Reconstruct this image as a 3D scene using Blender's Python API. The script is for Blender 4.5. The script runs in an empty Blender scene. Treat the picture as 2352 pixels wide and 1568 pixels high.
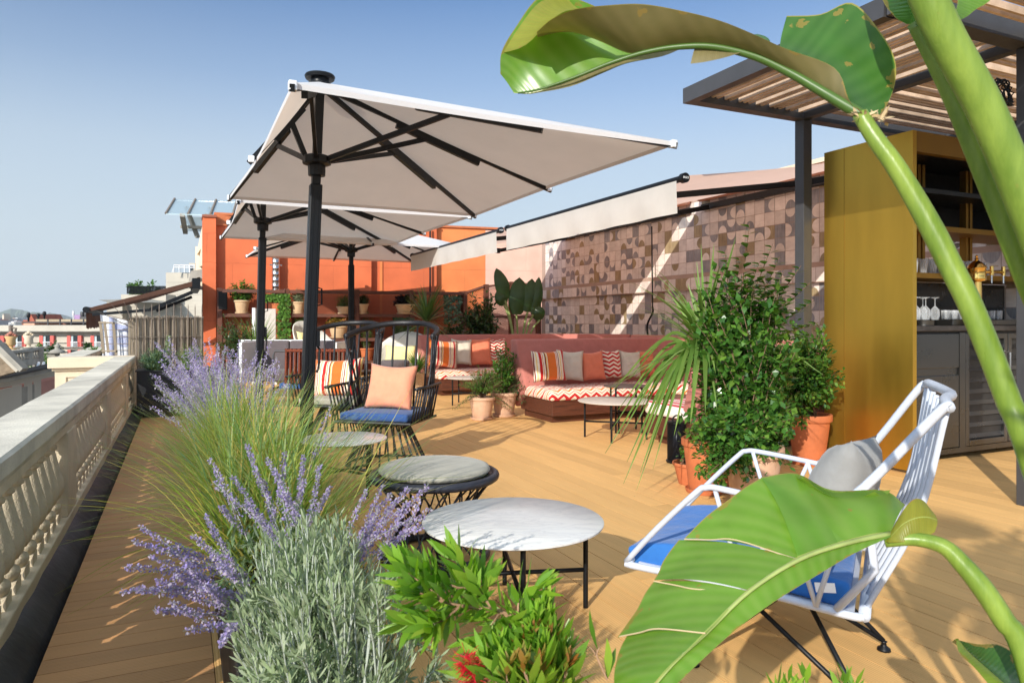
import bpy, math, random
from math import sin, cos, pi, radians, sqrt, atan2
from mathutils import Vector, Matrix
random.seed(7)
R = random.random
def U(a, b): return a + (b - a) * random.random()
SC = bpy.context.scene
COL = SC.collection
# ---------------------------------------------------------------- camera model (reference picture 2352 x 1568)
CA, SA, FPX, HH, HY, CX = cos(radians(25)), sin(radians(25)), 1630.0, 1.2, 738.0, 1176.0
def ray(x):
    u = (x - CX) / FPX
    return SA + u * CA, CA - u * SA
def PZ(x, y, Z):
    a, b = ray(x)
    return Vector((a * Z, b * Z, HH - (y - HY) * Z / FPX))
def PG(x, y, z=0.0):
    return PZ(x, y, (HH - z) * FPX / (y - HY))
def PY(x, y, Y):
    a, b = ray(x)
    return PZ(x, y, Y / b)
def PX(x, y, X):
    a, b = ray(x)
    return PZ(x, y, X / a)
V = Vector
# ---------------------------------------------------------------- materials
MATS = {}
def nt(name):
    m = bpy.data.materials.new(name); m.use_nodes = True
    t = m.node_tree; t.nodes.clear()
    out = t.nodes.new('ShaderNodeOutputMaterial')
    return m, t, out
def N(t, typ, **kw):
    n = t.nodes.new(typ)
    for k, v in kw.items():
        if k.startswith('i_'):
            key = k[2:]
            key = int(key) if key.isdigit() else key.replace('_', ' ')
            n.inputs[key].default_value = v
        else: setattr(n, k, v)
    return n
def L(t, a, b): t.links.new(a, b)
def MA(t, op, a, b=None, c=None):
    n = t.nodes.new('ShaderNodeMath'); n.operation = op
    for i, s in enumerate((a, b, c)):
        if s is None: continue
        if isinstance(s, (int, float)): n.inputs[i].default_value = s
        else: t.links.new(s, n.inputs[i])
    return n.outputs[0]
def ramp(t, fac, stops, interp='LINEAR'):
    n = t.nodes.new('ShaderNodeValToRGB'); cr = n.color_ramp; cr.interpolation = interp
    while len(cr.elements) < len(stops): cr.elements.new(0.5)
    for e, (p, c) in zip(cr.elements, stops): e.position = p; e.color = (c[0], c[1], c[2], 1)
    t.links.new(fac, n.inputs[0]); return n.outputs[0]
def mixc(t, fac, a, b):
    n = t.nodes.new('ShaderNodeMix'); n.data_type = 'RGBA'
    for k, s in ((0, fac), (6, a), (7, b)):
        if isinstance(s, (int, float)): n.inputs[k].default_value = s
        elif isinstance(s, (tuple, list)): n.inputs[k].default_value = (s[0], s[1], s[2], 1)
        else: t.links.new(s, n.inputs[k])
    return n.outputs[2]
def pm(name, c, rough=.6, metal=0, var=.12, sc=6, bump=0, bs=60, stretch=(1, 1, 1), c2=None, isl=0, spec=.5, trans=0, fine=0):
    """painted, stone, metal or cloth surface: two-tone noise colour, optional bump, per-piece variation"""
    if name in MATS: return MATS[name]
    m, t, out = nt(name)
    tc = N(t, 'ShaderNodeTexCoord'); mp = N(t, 'ShaderNodeMapping'); mp.inputs['Scale'].default_value = stretch
    L(t, tc.outputs['Object'], mp.inputs[0])
    n1 = N(t, 'ShaderNodeTexNoise', i_Scale=sc, i_Detail=6.0, i_Roughness=.65); L(t, mp.outputs[0], n1.inputs['Vector'])
    ca = tuple(max(0, v * (1 - var)) for v in c); cb = c2 or tuple(min(1, v * (1 + var)) for v in c)
    col = ramp(t, n1.outputs[0], [(.3, ca), (.7, cb)])
    if isl:
        g = N(t, 'ShaderNodeNewGeometry')
        h = N(t, 'ShaderNodeHueSaturation'); L(t, col, h.inputs['Color'])
        L(t, MA(t, 'MULTIPLY_ADD', g.outputs['Random Per Island'], isl * 2, 1 - isl), h.inputs['Value']); col = h.outputs[0]
    b = N(t, 'ShaderNodeBsdfPrincipled', i_Roughness=rough, i_Metallic=metal)
    b.inputs['Specular IOR Level'].default_value = spec
    L(t, col, b.inputs['Base Color'])
    if var > .02:
        n3 = N(t, 'ShaderNodeTexNoise', i_Scale=sc * 2.3, i_Detail=4.0); L(t, mp.outputs[0], n3.inputs['Vector'])
        L(t, MA(t, 'MULTIPLY_ADD', n3.outputs[0], .3, rough - .15), b.inputs['Roughness'])
    if bump:
        n2 = N(t, 'ShaderNodeTexNoise', i_Scale=bs, i_Detail=5.0); L(t, mp.outputs[0], n2.inputs['Vector'])
        bp = N(t, 'ShaderNodeBump', i_Strength=bump, i_Distance=.01); L(t, n2.outputs[0], bp.inputs['Height']); L(t, bp.outputs[0], b.inputs['Normal'])
    sh = b.outputs[0]
    if trans:
        tr = N(t, 'ShaderNodeBsdfTranslucent'); L(t, col, tr.inputs[0])
        mx = N(t, 'ShaderNodeMixShader', i_0=trans); L(t, sh, mx.inputs[1]); L(t, tr.outputs[0], mx.inputs[2]); sh = mx.outputs[0]
    L(t, sh, out.inputs[0]); MATS[name] = m; return m
def lm(name, cols, rough=.42, trans=.4, tint=(1.1, 1.25, .35), spec=.5):
    """foliage: every leaf its own tone, light shining through"""
    if name in MATS: return MATS[name]
    m, t, out = nt(name); g = N(t, 'ShaderNodeNewGeometry')
    n = len(cols); col = ramp(t, g.outputs['Random Per Island'], [((i + .5) / n, c) for i, c in enumerate(cols)])
    tc = N(t, 'ShaderNodeTexCoord'); n1 = N(t, 'ShaderNodeTexNoise', i_Scale=9.0, i_Detail=3.0); L(t, tc.outputs['Object'], n1.inputs['Vector'])
    h = N(t, 'ShaderNodeHueSaturation'); L(t, col, h.inputs['Color']); L(t, MA(t, 'MULTIPLY_ADD', n1.outputs[0], .7, .65), h.inputs['Value'])
    b = N(t, 'ShaderNodeBsdfPrincipled', i_Roughness=rough); b.inputs['Specular IOR Level'].default_value = spec
    L(t, h.outputs[0], b.inputs['Base Color'])
    tr = N(t, 'ShaderNodeBsdfTranslucent')
    mu = N(t, 'ShaderNodeMix', data_type='RGBA', blend_type='MULTIPLY'); mu.inputs[0].default_value = 1; L(t, h.outputs[0], mu.inputs[6]); mu.inputs[7].default_value = (*tint, 1)
    L(t, mu.outputs[2], tr.inputs[0])
    mx = N(t, 'ShaderNodeMixShader', i_0=trans); L(t, b.outputs[0], mx.inputs[1]); L(t, tr.outputs[0], mx.inputs[2])
    L(t, mx.outputs[0], out.inputs[0]); MATS[name] = m; return m
# ---------------------------------------------------------------- mesh builder
class MB:
    def __init__(s): s.v = []; s.f = []; s.m = []; s.cur = 0
    def add(s, vs, fs):
        o = len(s.v); s.v.extend(vs); s.f.extend([tuple(i + o for i in f) for f in fs]); s.m.extend([s.cur] * len(fs)); return s
    def box(s, a, b, rz=0, piv=None):
        x0, y0, z0 = a; x1, y1, z1 = b
        vs = [V((x, y, z)) for z in (z0, z1) for x, y in ((x0, y0), (x1, y0), (x1, y1), (x0, y1))]
        if rz:
            pv = V(piv) if piv else V(((x0 + x1) / 2, (y0 + y1) / 2, 0)); M = Matrix.Rotation(rz, 4, 'Z')
            vs = [M @ (v - pv) + pv for v in vs]
        return s.add(vs, [(0, 3, 2, 1), (4, 5, 6, 7), (0, 1, 5, 4), (1, 2, 6, 5), (2, 3, 7, 6), (3, 0, 4, 7)])
    def beam(s, p, q, w, h=None, up=(0, 0, 1)):
        p = V(p); q = V(q); h = h or w; d = (q - p).normalized(); upv = V(up)
        if abs(d.dot(upv)) > .99: upv = V((0, 1, 0)) if abs(d.y) < .9 else V((1, 0, 0))
        sd = d.cross(upv).normalized(); u = sd.cross(d)
        vs = [c + sd * a * w / 2 + u * b * h / 2 for c in (p, q) for a, b in ((-1, -1), (1, -1), (1, 1), (-1, 1))]
        return s.add(vs, [(0, 1, 2, 3)[::-1], (4, 5, 6, 7), (0, 1, 5, 4), (1, 2, 6, 5), (2, 3, 7, 6), (3, 0, 4, 7)])
    def hexa(s, b, t):
        """b, t: four bottom and four top points, counter-clockwise"""
        return s.add([V(p) for p in b] + [V(p) for p in t], [(0, 3, 2, 1), (4, 5, 6, 7), (0, 1, 5, 4), (1, 2, 6, 5), (2, 3, 7, 6), (3, 0, 4, 7)])
    def tube(s, pts, r, n=8, cap=True, flat=1.0):
        pts = [V(p) for p in pts]; m = len(pts); rs = list(r) + [r[-1]] * m if isinstance(r, (list, tuple)) else [r] * m
        vs = []; fs = []; prev = None
        for i, p in enumerate(pts):
            d = (pts[min(i + 1, m - 1)] - pts[max(i - 1, 0)]).normalized()
            if prev is None:
                a = V((0, 0, 1)) if abs(d.z) < .9 else V((1, 0, 0)); e = d.cross(a).normalized()
            else:
                e = prev - d * prev.dot(d); e.normalize()
            prev = e; g = d.cross(e)
            for k in range(n):
                an = 2 * pi * k / n; vs.append(p + (e * cos(an) + g * sin(an) * flat) * rs[i])
        for i in range(m - 1):
            for k in range(n):
                k2 = (k + 1) % n; fs.append((i * n + k, i * n + k2, (i + 1) * n + k2, (i + 1) * n + k))
        if cap: fs.append(tuple(range(n))[::-1]); fs.append(tuple((m - 1) * n + k for k in range(n)))
        return s.add(vs, fs)
    def lathe(s, prof, c=(0, 0, 0), n=20, sx=1, sy=1):
        c = V(c); m = len(prof); vs = []; fs = []
        for r, z in prof:
            for k in range(n):
                a = 2 * pi * k / n; vs.append(c + V((r * cos(a) * sx, r * sin(a) * sy, z)))
        for i in range(m - 1):
            for k in range(n):
                k2 = (k + 1) % n; fs.append((i * n + k, i * n + k2, (i + 1) * n + k2, (i + 1) * n + k))
        fs.append(tuple(range(n))[::-1]); fs.append(tuple((m - 1) * n + k for k in range(n)))
        return s.add(vs, fs)
    def grid(s, rows, closed=False):
        n = len(rows[0]); vs = [V(p) for r in rows for p in r]; fs = []
        for i in range(len(rows) - 1):
            for k in range(n - 1): fs.append((i * n + k, i * n + k + 1, (i + 1) * n + k + 1, (i + 1) * n + k))
            if closed: fs.append((i * n + n - 1, i * n, (i + 1) * n, (i + 1) * n + n - 1))
        return s.add(vs, fs)
    def prism(s, poly, off):
        """flat polygon (3-D points) extruded by vector off"""
        n = len(poly); o = V(off); vs = [V(p) for p in poly] + [V(p) + o for p in poly]
        return s.add(vs, [tuple(range(n))[::-1], tuple(range(n, 2 * n))] + [(i, (i + 1) % n, n + (i + 1) % n, n + i) for i in range(n)])
    def leaf(s, p, d, nrm, ln, w, bend=.2, seg=2, tip=.5):
        """tapered blade from p along d, curving towards -nrm; tip = where the widest point lies"""
        d = d.normalized(); sd = d.cross(nrm)
        if sd.length < 1e-4: sd = d.cross(V((.3, .5, .8)))
        sd.normalize(); nn = sd.cross(d); o = len(s.v); q = p.copy(); dd = d.copy(); st = ln / seg
        s.v.append(q.copy()); 
        for i in range(1, seg):
            dd = (dd - nn * bend / seg).normalized(); q = q + dd * st
            tt = i / seg; ww = w * .5 * (min(1, tt / tip) ** .7 if tt < tip else (1 - (tt - tip) / (1 - tip)) ** .8)
            s.v.append(q + sd * ww); s.v.append(q - sd * ww)
        dd = (dd - nn * bend / seg).normalized(); q = q + dd * st; s.v.append(q)
        f = s.f; c = s.cur
        f.append((o, o + 2, o + 1)); s.m.append(c)
        for i in range(seg - 2):
            a = o + 1 + 2 * i; f.append((a, a + 1, a + 3, a + 2)); s.m.append(c)
        a = o + 1 + 2 * (seg - 2); f.append((a, a + 1, a + 2)); s.m.append(c)
    def build(s, name, mats, parent=None, smooth=False, w=True, bevel=0, angle=None):
        me = bpy.data.meshes.new(name); me.from_pydata([tuple(v) for v in s.v], [], s.f)
        if not isinstance(mats, (list, tuple)): mats = [mats]
        for m in mats: me.materials.append(m)
        if len(mats) > 1: me.polygons.foreach_set('material_index', s.m)
        if smooth: me.polygons.foreach_set('use_smooth', [True] * len(s.f))
        me.update()
        o = bpy.data.objects.new(name, me); COL.objects.link(o)
        if bevel:
            b = o.modifiers.new('bevel', 'BEVEL'); b.width = bevel; b.segments = 2; b.limit_method = 'ANGLE'; b.angle_limit = radians(40)
        if angle and smooth:
            e = o.modifiers.new('split', 'EDGE_SPLIT'); e.split_angle = radians(angle)
        if parent:
            o.parent = parent
            if w: o.matrix_parent_inverse = wm(parent).inverted()
        return o
def wm(o):
    m = o.matrix_basis.copy()
    if o.parent: m = wm(o.parent) @ o.matrix_parent_inverse @ m
    return m
def tag(o, label, cat, group=None):
    o['label'] = label; o['category'] = cat
    if group: o['group'] = group
    return o
def thing(name, label, cat, loc=(0, 0, 0), rz=0, group=None):
    o = bpy.data.objects.new(name, None); o.empty_display_size = .1; COL.objects.link(o)
    o.location = loc; o.rotation_euler = (0, 0, rz); tag(o, label, cat, group); return o
def struct(o): o['kind'] = 'structure'; return o
def dup(root, loc, label, rz=None, group=None):
    r = root.copy(); COL.objects.link(r); r.location = loc; r['label'] = label
    if rz is not None: r.rotation_euler = (0, 0, rz)
    if group: r['group'] = group
    for c in list(root.children):
        k = c.copy(); COL.objects.link(k); k.parent = r; k.matrix_parent_inverse = c.matrix_parent_inverse
        for g in list(c.children):
            j = g.copy(); COL.objects.link(j); j.parent = k; j.matrix_parent_inverse = g.matrix_parent_inverse
    return r
def crv(pts, n=8):
    """Catmull-Rom through points"""
    P = [V(p) for p in pts]; P = [P[0] * 2 - P[1]] + P + [P[-1] * 2 - P[-2]]; out = []
    for i in range(1, len(P) - 2):
        a, b, c, d = P[i - 1:i + 3]
        for k in range(n):
            t = k / n; out.append(.5 * ((2 * b) + (c - a) * t + (2 * a - 5 * b + 4 * c - d) * t * t + (3 * b - a - 3 * c + d) * t ** 3))
    out.append(P[-2].copy()); return out
def rdir(zmin=-1.0):
    while True:
        v = V((U(-1, 1), U(-1, 1), U(-1, 1)))
        if .05 < v.length < 1 and v.normalized().z >= zmin: return v.normalized()
# palette -------------------------------------------------------------------
STONE = pm('weathered_stone', (.66, .57, .42), .9, var=.18, sc=3.5, bump=.5, bs=120)
STONETOP = pm('rail_stone', (.60, .56, .47), .9, var=.3, sc=2.2, bump=.35, bs=90)
CREAM = pm('cream_render', (.72, .60, .44), .9, var=.08, sc=3, bump=.2, bs=80)
BLACK = pm('black_powder_coat', (.006, .007, .009), .42, var=.1, sc=12, spec=.3)
BLACKW = pm('black_stained_wood', (.010, .010, .013), .42, var=.5, sc=9, bump=.3, bs=60, stretch=(1, 1, 4))
DKGREY = pm('dark_grey_steel', (.05, .05, .054), .5, var=.12, sc=4, metal=.0)
ANTH = pm('anthracite_planter', (.014, .016, .02), .5, var=.3, sc=2.5)
TERRA = pm('pale_terracotta', (.62, .36, .22), .85, var=.16, sc=7, bump=.15, bs=120, c2=(.68, .44, .30))
TERRA2 = pm('orange_terracotta', (.48, .14, .05), .8, var=.2, sc=6, bump=.15, bs=120)
BUFF = pm('buff_clay', (.60, .42, .25), .85, var=.15, sc=9, bump=.2, bs=90)
CORTEN = pm('corten_brown', (.11, .038, .022), .65, var=.3, sc=5)
DKWOOD = pm('dark_stained_wood', (.09, .028, .014), .5, var=.4, sc=5, stretch=(1, 8, 8), bump=.2, bs=30)
WHITEP = pm('white_powder_coat', (.72, .73, .75), .45, var=.04)
SOIL = pm('potting_soil', (.05, .03, .02), 1, var=.5, sc=30, bump=1, bs=40)
CHROME = pm('polished_steel', (.6, .6, .6), .25, metal=1, var=.05)
STEM = pm('woody_stem', (.16, .09, .05), .8, var=.3, sc=30)
GSTEM = pm('green_stem', (.22, .30, .09), .5, var=.2, sc=30)
SSTEM = pm('silver_stem', (.38, .42, .36), .7, var=.2, sc=30)
# ================================================================= GROUND, DECK, SETTING
def wood_deck(name, c, axis):
    m, t, out = nt(name)
    tc = N(t, 'ShaderNodeTexCoord'); mp = N(t, 'ShaderNodeMapping'); mp.inputs['Scale'].default_value = (1, 12, 12) if axis == 'X' else (12, 1, 12)
    L(t, tc.outputs['Object'], mp.inputs[0])
    n1 = N(t, 'ShaderNodeTexNoise', i_Scale=1.6, i_Detail=7.0, i_Roughness=.7); L(t, mp.outputs[0], n1.inputs['Vector'])
    n2 = N(t, 'ShaderNodeTexNoise', i_Scale=1.1, i_Detail=5.0); L(t, tc.outputs['Object'], n2.inputs['Vector'])
    n4 = N(t, 'ShaderNodeTexNoise', i_Scale=38.0, i_Detail=3.0); L(t, tc.outputs['Object'], n4.inputs['Vector'])
    col = ramp(t, n1.outputs[0], [(.3, tuple(v * .9 for v in c)), (.7, tuple(min(1, v * 1.08) for v in c))])
    col = mixc(t, MA(t, 'MULTIPLY', n2.outputs[0], .35), col, tuple(v * .72 for v in c))
    col = mixc(t, MA(t, 'MULTIPLY', MA(t, 'GREATER_THAN', n4.outputs[0], .74), .45), col, (.12, .07, .04))
    g = N(t, 'ShaderNodeNewGeometry'); h = N(t, 'ShaderNodeHueSaturation'); L(t, col, h.inputs['Color'])
    L(t, MA(t, 'MULTIPLY_ADD', g.outputs['Random Per Island'], .2, .9), h.inputs['Value'])
    b = N(t, 'ShaderNodeBsdfPrincipled', i_Roughness=.62); L(t, h.outputs[0], b.inputs['Base Color'])
    sx = N(t, 'ShaderNodeSeparateXYZ'); L(t, tc.outputs['Object'], sx.inputs[0])
    s = MA(t, 'SINE', MA(t, 'MULTIPLY', sx.outputs[1 if axis == 'X' else 0], 2 * pi / .0117))
    bp = N(t, 'ShaderNodeBump', i_Strength=.5, i_Distance=.0009); L(t, s, bp.inputs['Height'])
    bp2 = N(t, 'ShaderNodeBump', i_Strength=.25, i_Distance=.003); L(t, n1.outputs[0], bp2.inputs['Height']); L(t, bp.outputs[0], bp2.inputs['Normal'])
    L(t, bp2.outputs[0], b.inputs['Normal']); L(t, b.outputs[0], out.inputs[0]); return m
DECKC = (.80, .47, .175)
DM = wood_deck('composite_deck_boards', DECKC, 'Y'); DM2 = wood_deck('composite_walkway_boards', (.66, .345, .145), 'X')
mb = MB(); x = .106; k = 0
while x < 13.2:
    y = -3.2 - U(0, 2.5)
    while y < 16.9:
        y1 = min(y + 4.0, 16.95); 
        if y1 > -3: mb.box((x, max(y, -3), -.025), (x + .136, y1 - .005, 0))
        y = y1
    x += .1405
struct(mb.build('deck', DM))
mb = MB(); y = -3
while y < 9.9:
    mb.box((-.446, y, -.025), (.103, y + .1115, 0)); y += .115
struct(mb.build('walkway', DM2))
mb = MB(); mb.box((-.60, -4, -.4), (14, 18, -.06)); struct(mb.build('roof_slab', pm('dark_underlay', (.03, .022, .016), .95)))
MEMB = pm('waterproof_membrane', (.045, .047, .055), .5, var=.5, sc=3, bump=.6, bs=14)
mb = MB()
rows = []
for i in range(61):
    y = -2 + i * .21
    rows.append([V((-.586, y, .112 + U(-.006, .006))), V((-.558 + U(-.004, .004), y, .10 + U(-.01, .008))), V((-.53, y, .075)), V((-.48 + U(-.006, .006), y, .02)), V((-.455, y, -.03)), V((-.455, y, -.07))])
mb.grid(rows); struct(mb.build('kerb', MEMB, smooth=True))
mb = MB(); mb.box((-2600, -900, -18.4), (2600, 5200, -18)); struct(mb.build('ground', pm('city_ground', (.16, .15, .13), .95, var=.3, sc=.02)))
# distant wooded hills ------------------------------------------------------
def hill(Z, x0, x1, prof, name, mat, depth):
    mb = MB(); rows = [[], [], [], []]; n = 160
    for i in range(n + 1):
        x = x0 + (x1 - x0) * i / n; y = prof(x); a = PZ(x, y, Z); b = PZ(x, HY + 4, Z * .93); c = PZ(x, y - 2 * sin(x * .05), Z + depth)
        g = V((b.x, b.y, -18)); rows[0].append(g); rows[1].append((a * .5 + b * .5) + V((0, 0, U(-4, 4)))); rows[2].append(a + V((0, 0, U(-5, 6)))); rows[3].append(c)
    mb.grid(rows); return struct(mb.build(name, mat, smooth=False))
HM = pm('wooded_hill', (.045, .075, .035), .95, var=.5, sc=.012, c2=(.10, .13, .06))
hill(2600, -300, 720, lambda x: 721 - 7 * sin((x + 30) / 46) - 3 * sin(x / 17) + max(0, (x - 90)) * .03, 'hills', HM, 500)
hill(1500, -300, 720, lambda x: 731 - 3 * sin((x + 10) / 31) - 1.5 * sin(x / 9), 'terrain', pm('lower_hill', (.06, .085, .04), .95, var=.5, sc=.03, c2=(.16, .15, .09)), 300)

# ================================================================= BALUSTRADE
t = thing('balustrade', 'cream stone balustrade with turned balusters along the left edge of the terrace', 'balustrade', (-.64, 5.5, 0))
RW = .26; XI = -.55; XO = XI - RW
mb = MB()
rows = []
for i in range(43):
    y = -1.5 + i * .291; j = lambda: U(-.002, .002)
    rows.append([V((XO - .02, y, .64)), V((XO - .02, y, .70 + j())), V((XO + .01, y, .733 + j())), V((XI - .012, y, .735 + j())), V((XI + .002, y, .724 + j())), V((XI + .002, y, .665 + j())), V((XI - .008, y, .64))])
mb.grid(rows, closed=True); mb.add([V(p) for p in rows[-1]], [(0, 1, 2, 3, 4, 5, 6)]); mb.build('top_rail', STONETOP, t)
MB().box((XO + .02, -1.5, -.06), (XI, 10.72, .142)).build('plinth', STONE, t, bevel=.006)
MB().box((XO + .04, -1.5, .6), (XI - .012, 10.72, .638)).build('lower_rail', STONE, t)
MB().box((XO - .95, -1.5, -.5), (XO, 10.7, -.14)).build('ledge', pm('shade_brown_ledge', (.20, .13, .08), .9, var=.3, sc=2), t)  # dark brown stands in for the shade behind the balusters
piers = [2.4, 4.67, 6.93, 9.2]; PWD = .17
pr = [(.030, 0), (.036, .0), (.036, .018), (.022, .03), (.026, .04), (.0165, .055), (.019, .09), (.027, .15), (.040, .215), (.048, .27), (.049, .31), (.041, .355), (.027, .378), (.020, .384)]
prof = [(.044, .142), (.044, .196)]
bal = MB()
def baluster(y):
    b = MB(); x = XI - .085; s = .075
    b.box((x - s * .72, y - s * .72, .142), (x + s * .72, y + s * .72, .188))
    b.lathe([(.050, .188), (.058, .200), (.062, .215), (.058, .232), (.040, .244), (.032, .252), (.034, .256), (.054, .268), (.072, .30), (.076, .333), (.070, .37), (.056, .42), (.042, .475), (.034, .51), (.033, .522), (.042, .528), (.044, .536), (.042, .545), (.034, .55), (.035, .572), (.05, .578), (.05, .602)], (x, y, 0), 18)
    return b
proto = None
for i, py in enumerate([.13] + piers + [10.62]):
    if i: MB().box((XO + .035, py - PWD, .142), (XI - .004, py + PWD, .60)).build('pier', STONE, t, bevel=.006)
    nxt = ([.13] + piers + [10.62])[i + 1] if i < 5 else None
    if nxt:
        n = 11 if i != 4 else 6; a = py + PWD; b = nxt - PWD
        for k in range(n):
            y = a + (b - a) * (k + .5) / n
            if y < .9: continue
            if proto is None:
                proto = baluster(0).build('baluster', STONE, t, smooth=True, angle=45); proto.location = (0, y, 0); proto.matrix_parent_inverse = wm(t).inverted()
            else:
                c = proto.copy(); COL.objects.link(c); c.parent = t; c.matrix_parent_inverse = proto.matrix_parent_inverse; c.location = (0, y, 0)
                c.rotation_euler = (0, 0, 0)
# ---- panelled end wall and coping beyond the balustrade
t = thing('parapet', 'cream rendered parapet with a sunken panel beyond the end of the balustrade', 'parapet', (-1.0, 10.9, 0))
MB().box((-1.47, 10.74, -3), (-.55, 11.0, .60)).build('wall', CREAM, t)
mb = MB(); mb.box((-1.54, 10.66, .60), (-.56, 11.06, .735)); mb.box((-1.50, 10.705, .565), (-.56, 11.03, .6)); mb.build('coping', CREAM, t, bevel=.008)
mb = MB()
for a, b in (((-1.36, 10.722, .48), (-.56, 10.745, .495)), ((-1.36, 10.722, .015), (-.56, 10.745, .03)), ((-1.36, 10.722, .03), (-1.345, 10.745, .48))): mb.box(a, b)
mb.box((-1.52, 10.68, -.08), (-.56, 10.745, -.045)); mb.box((-1.56, 10.65, -.3), (-.56, 10.745, -.08)); mb.build('moulding', CREAM, t)
t = thing('side_parapet', 'cream coping running away beside the neighbouring terrace', 'parapet', (-1.55, 13, 0))
MB().box((-1.50, 11.065, -3), (-1.3, 15.5, .64)).build('wall', CREAM, t)
MB().box((-1.55, 11.065, .64), (-1.22, 15.5, .72)).build('coping', STONETOP, t, bevel=.01)

# ================================================================= ORANGE WALL
def orange(name, c):
    m, t, out = nt(name); tc = N(t, 'ShaderNodeTexCoord'); sx = N(t, 'ShaderNodeSeparateXYZ'); L(t, tc.outputs['Object'], sx.inputs[0])
    cb = N(t, 'ShaderNodeCombineXYZ'); L(t, sx.outputs[0], cb.inputs[0]); L(t, sx.outputs[2], cb.inputs[1])
    br = N(t, 'ShaderNodeTexBrick', offset=.5); br.inputs['Scale'].default_value = 1; br.inputs['Brick Width'].default_value = 1.05; br.inputs['Row Height'].default_value = .62
    br.inputs['Mortar Size'].default_value = .006; br.inputs['Color1'].default_value = (1, 1, 1, 1); br.inputs['Color2'].default_value = (.9, .9, .9, 1); br.inputs['Mortar'].default_value = (.62, .62, .62, 1)
    n = N(t, 'ShaderNodeTexNoise', i_Scale=1.7, i_Detail=5.0); L(t, tc.outputs['Object'], n.inputs['Vector'])
    nz = N(t, 'ShaderNodeTexNoise', i_Scale=2.5, i_Detail=2.0); L(t, tc.outputs['Object'], nz.inputs['Vector'])
    va = N(t, 'ShaderNodeVectorMath', operation='MULTIPLY_ADD'); L(t, nz.outputs[1], va.inputs[0]); va.inputs[1].default_value = (.05, .05, .05); L(t, cb.outputs[0], va.inputs[2]); L(t, va.outputs[0], br.inputs['Vector'])
    col = ramp(t, n.outputs[0], [(.35, tuple(v * .88 for v in c)), (.7, tuple(min(1, v * 1.12) for v in c))])
    mu = N(t, 'ShaderNodeMix', data_type='RGBA', blend_type='MULTIPLY'); mu.inputs[0].default_value = .35; L(t, col, mu.inputs[6]); L(t, br.outputs[0], mu.inputs[7])
    b = N(t, 'ShaderNodeBsdfPrincipled', i_Roughness=.9); L(t, mu.outputs[2], b.inputs['Base Color'])
    nb = N(t, 'ShaderNodeTexNoise', i_Scale=55.0, i_Detail=4.0); L(t, tc.outputs['Object'], nb.inputs['Vector'])
    bp = N(t, 'ShaderNodeBump', i_Strength=.5, i_Distance=.012); L(t, MA(t, 'ADD', MA(t, 'MULTIPLY', nb.outputs[0], .5), MA(t, 'MULTIPLY', br.outputs[1], -1)), bp.inputs['Height']); L(t, bp.outputs[0], b.inputs['Normal'])
    L(t, b.outputs[0], out.inputs[0]); return m
OR = orange('orange_render', (.62, .145, .055)); OR2 = orange('amber_render', (.74, .22, .07)); PK = orange('pink_render', (.76, .46, .36))
def wl(x, Yl):
    a, b = ray(x); r = a / b; Y = (Yl + .105) / (1 + .14 * r); return r * Y, Y
t = thing('orange_wall', 'tall orange rendered party wall behind the planted shelves', 'wall', (4, 16.8, 0))
def seg(xa, xb, Yl, top, mat, name='wall', th=.8, base=-.05):
    (ax, ay), (bx, by) = wl(xa, Yl), wl(xb, Yl); mb = MB(); mb.hexa([(ax, ay, base), (bx, by, base), (bx, by + th, base), (ax, ay + th, base)], [(ax, ay, top), (bx, by, top), (bx, by + th, top), (ax, ay + th, top)]); return mb.build(name, mat, t)
seg(466, 496, 16.42, 3.42, OR, 'end_pier', .6); seg(464.5, 498, 16.38, 3.47, pm('clay_coping', (.28, .09, .05), .8), 'pier_coping', .6, 3.42)
seg(490, 853, 16.62, 3.5, OR); seg(853, 1003, 16.80, 3.5, OR); seg(1003, 1115, 16.98, 3.47, OR2); seg(1115, 1290, 16.98, 3.45, PK)
seg(492, 853, 16.56, 3.55, TERRA2, 'coping', .9, 3.502); seg(853, 1003, 16.75, 3.55, TERRA2, 'coping', .9, 3.502); seg(1003, 1292, 16.93, 3.52, TERRA2, 'coping', .9, 3.472)
seg(873, 878.5, 16.77, 3.3, OR2, 'strip', .04)
t2 = t
t = thing('drain_pipe', 'galvanised ribbed duct rising up the orange wall', 'pipe', (0, 0, 0))
x0, y0 = wl(633.5, 16.46); mb = MB()
pf = [(.085, 1.6)]
for i in range(16): z = 1.7 + .13 * i; pf += [(.085, z), (.091, z + .008), (.085, z + .016)]
mb.lathe(pf, (x0, y0, 0), 18); mb.build('pipe', CHROME, t, smooth=True, angle=60)
mb = MB(); mb.lathe([(.094, 2.42), (.094, 2.45)], (x0, y0, 0), 16); mb.box((x0 - .13, y0 - .01, 2.42), (x0 + .13, y0 + .01, 2.45)); mb.build('bracket', CHROME, t)
t = thing('cable_conduit', 'thin black conduit running down the orange wall behind the rear parasol', 'conduit')
x0, y0 = wl(988, 16.7); MB().tube([(x0, y0, 1.7), (x0, y0, 3.4)], .022, 8).build('pipe', BLACK, t)
# security camera on the pier
t = thing('security_camera', 'small white camera mounted on top of the orange end pier', 'camera')
c = PZ(483, 503, 15.2); mb = MB(); mb.tube([c + V((.03, .25, 0)), c + V((0, -.02, -.01))], .075, 14); mb.build('housing', WHITEP, t, smooth=True, angle=40)
MB().tube([c + V((0, -.02, -.01)), c + V((-.002, -.03, -.011))], .055, 12).build('lens', BLACK, t)
MB().beam(c + V((.02, .2, .0)), c + V((.02, .25, -.16)), .05).build('bracket', WHITEP, t)
MB().box((c.x + .1, c.y + .05, c.z - .12), (c.x + .48, c.y + .4, c.z + .16)).build('brick_block', TERRA2, t)
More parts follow.
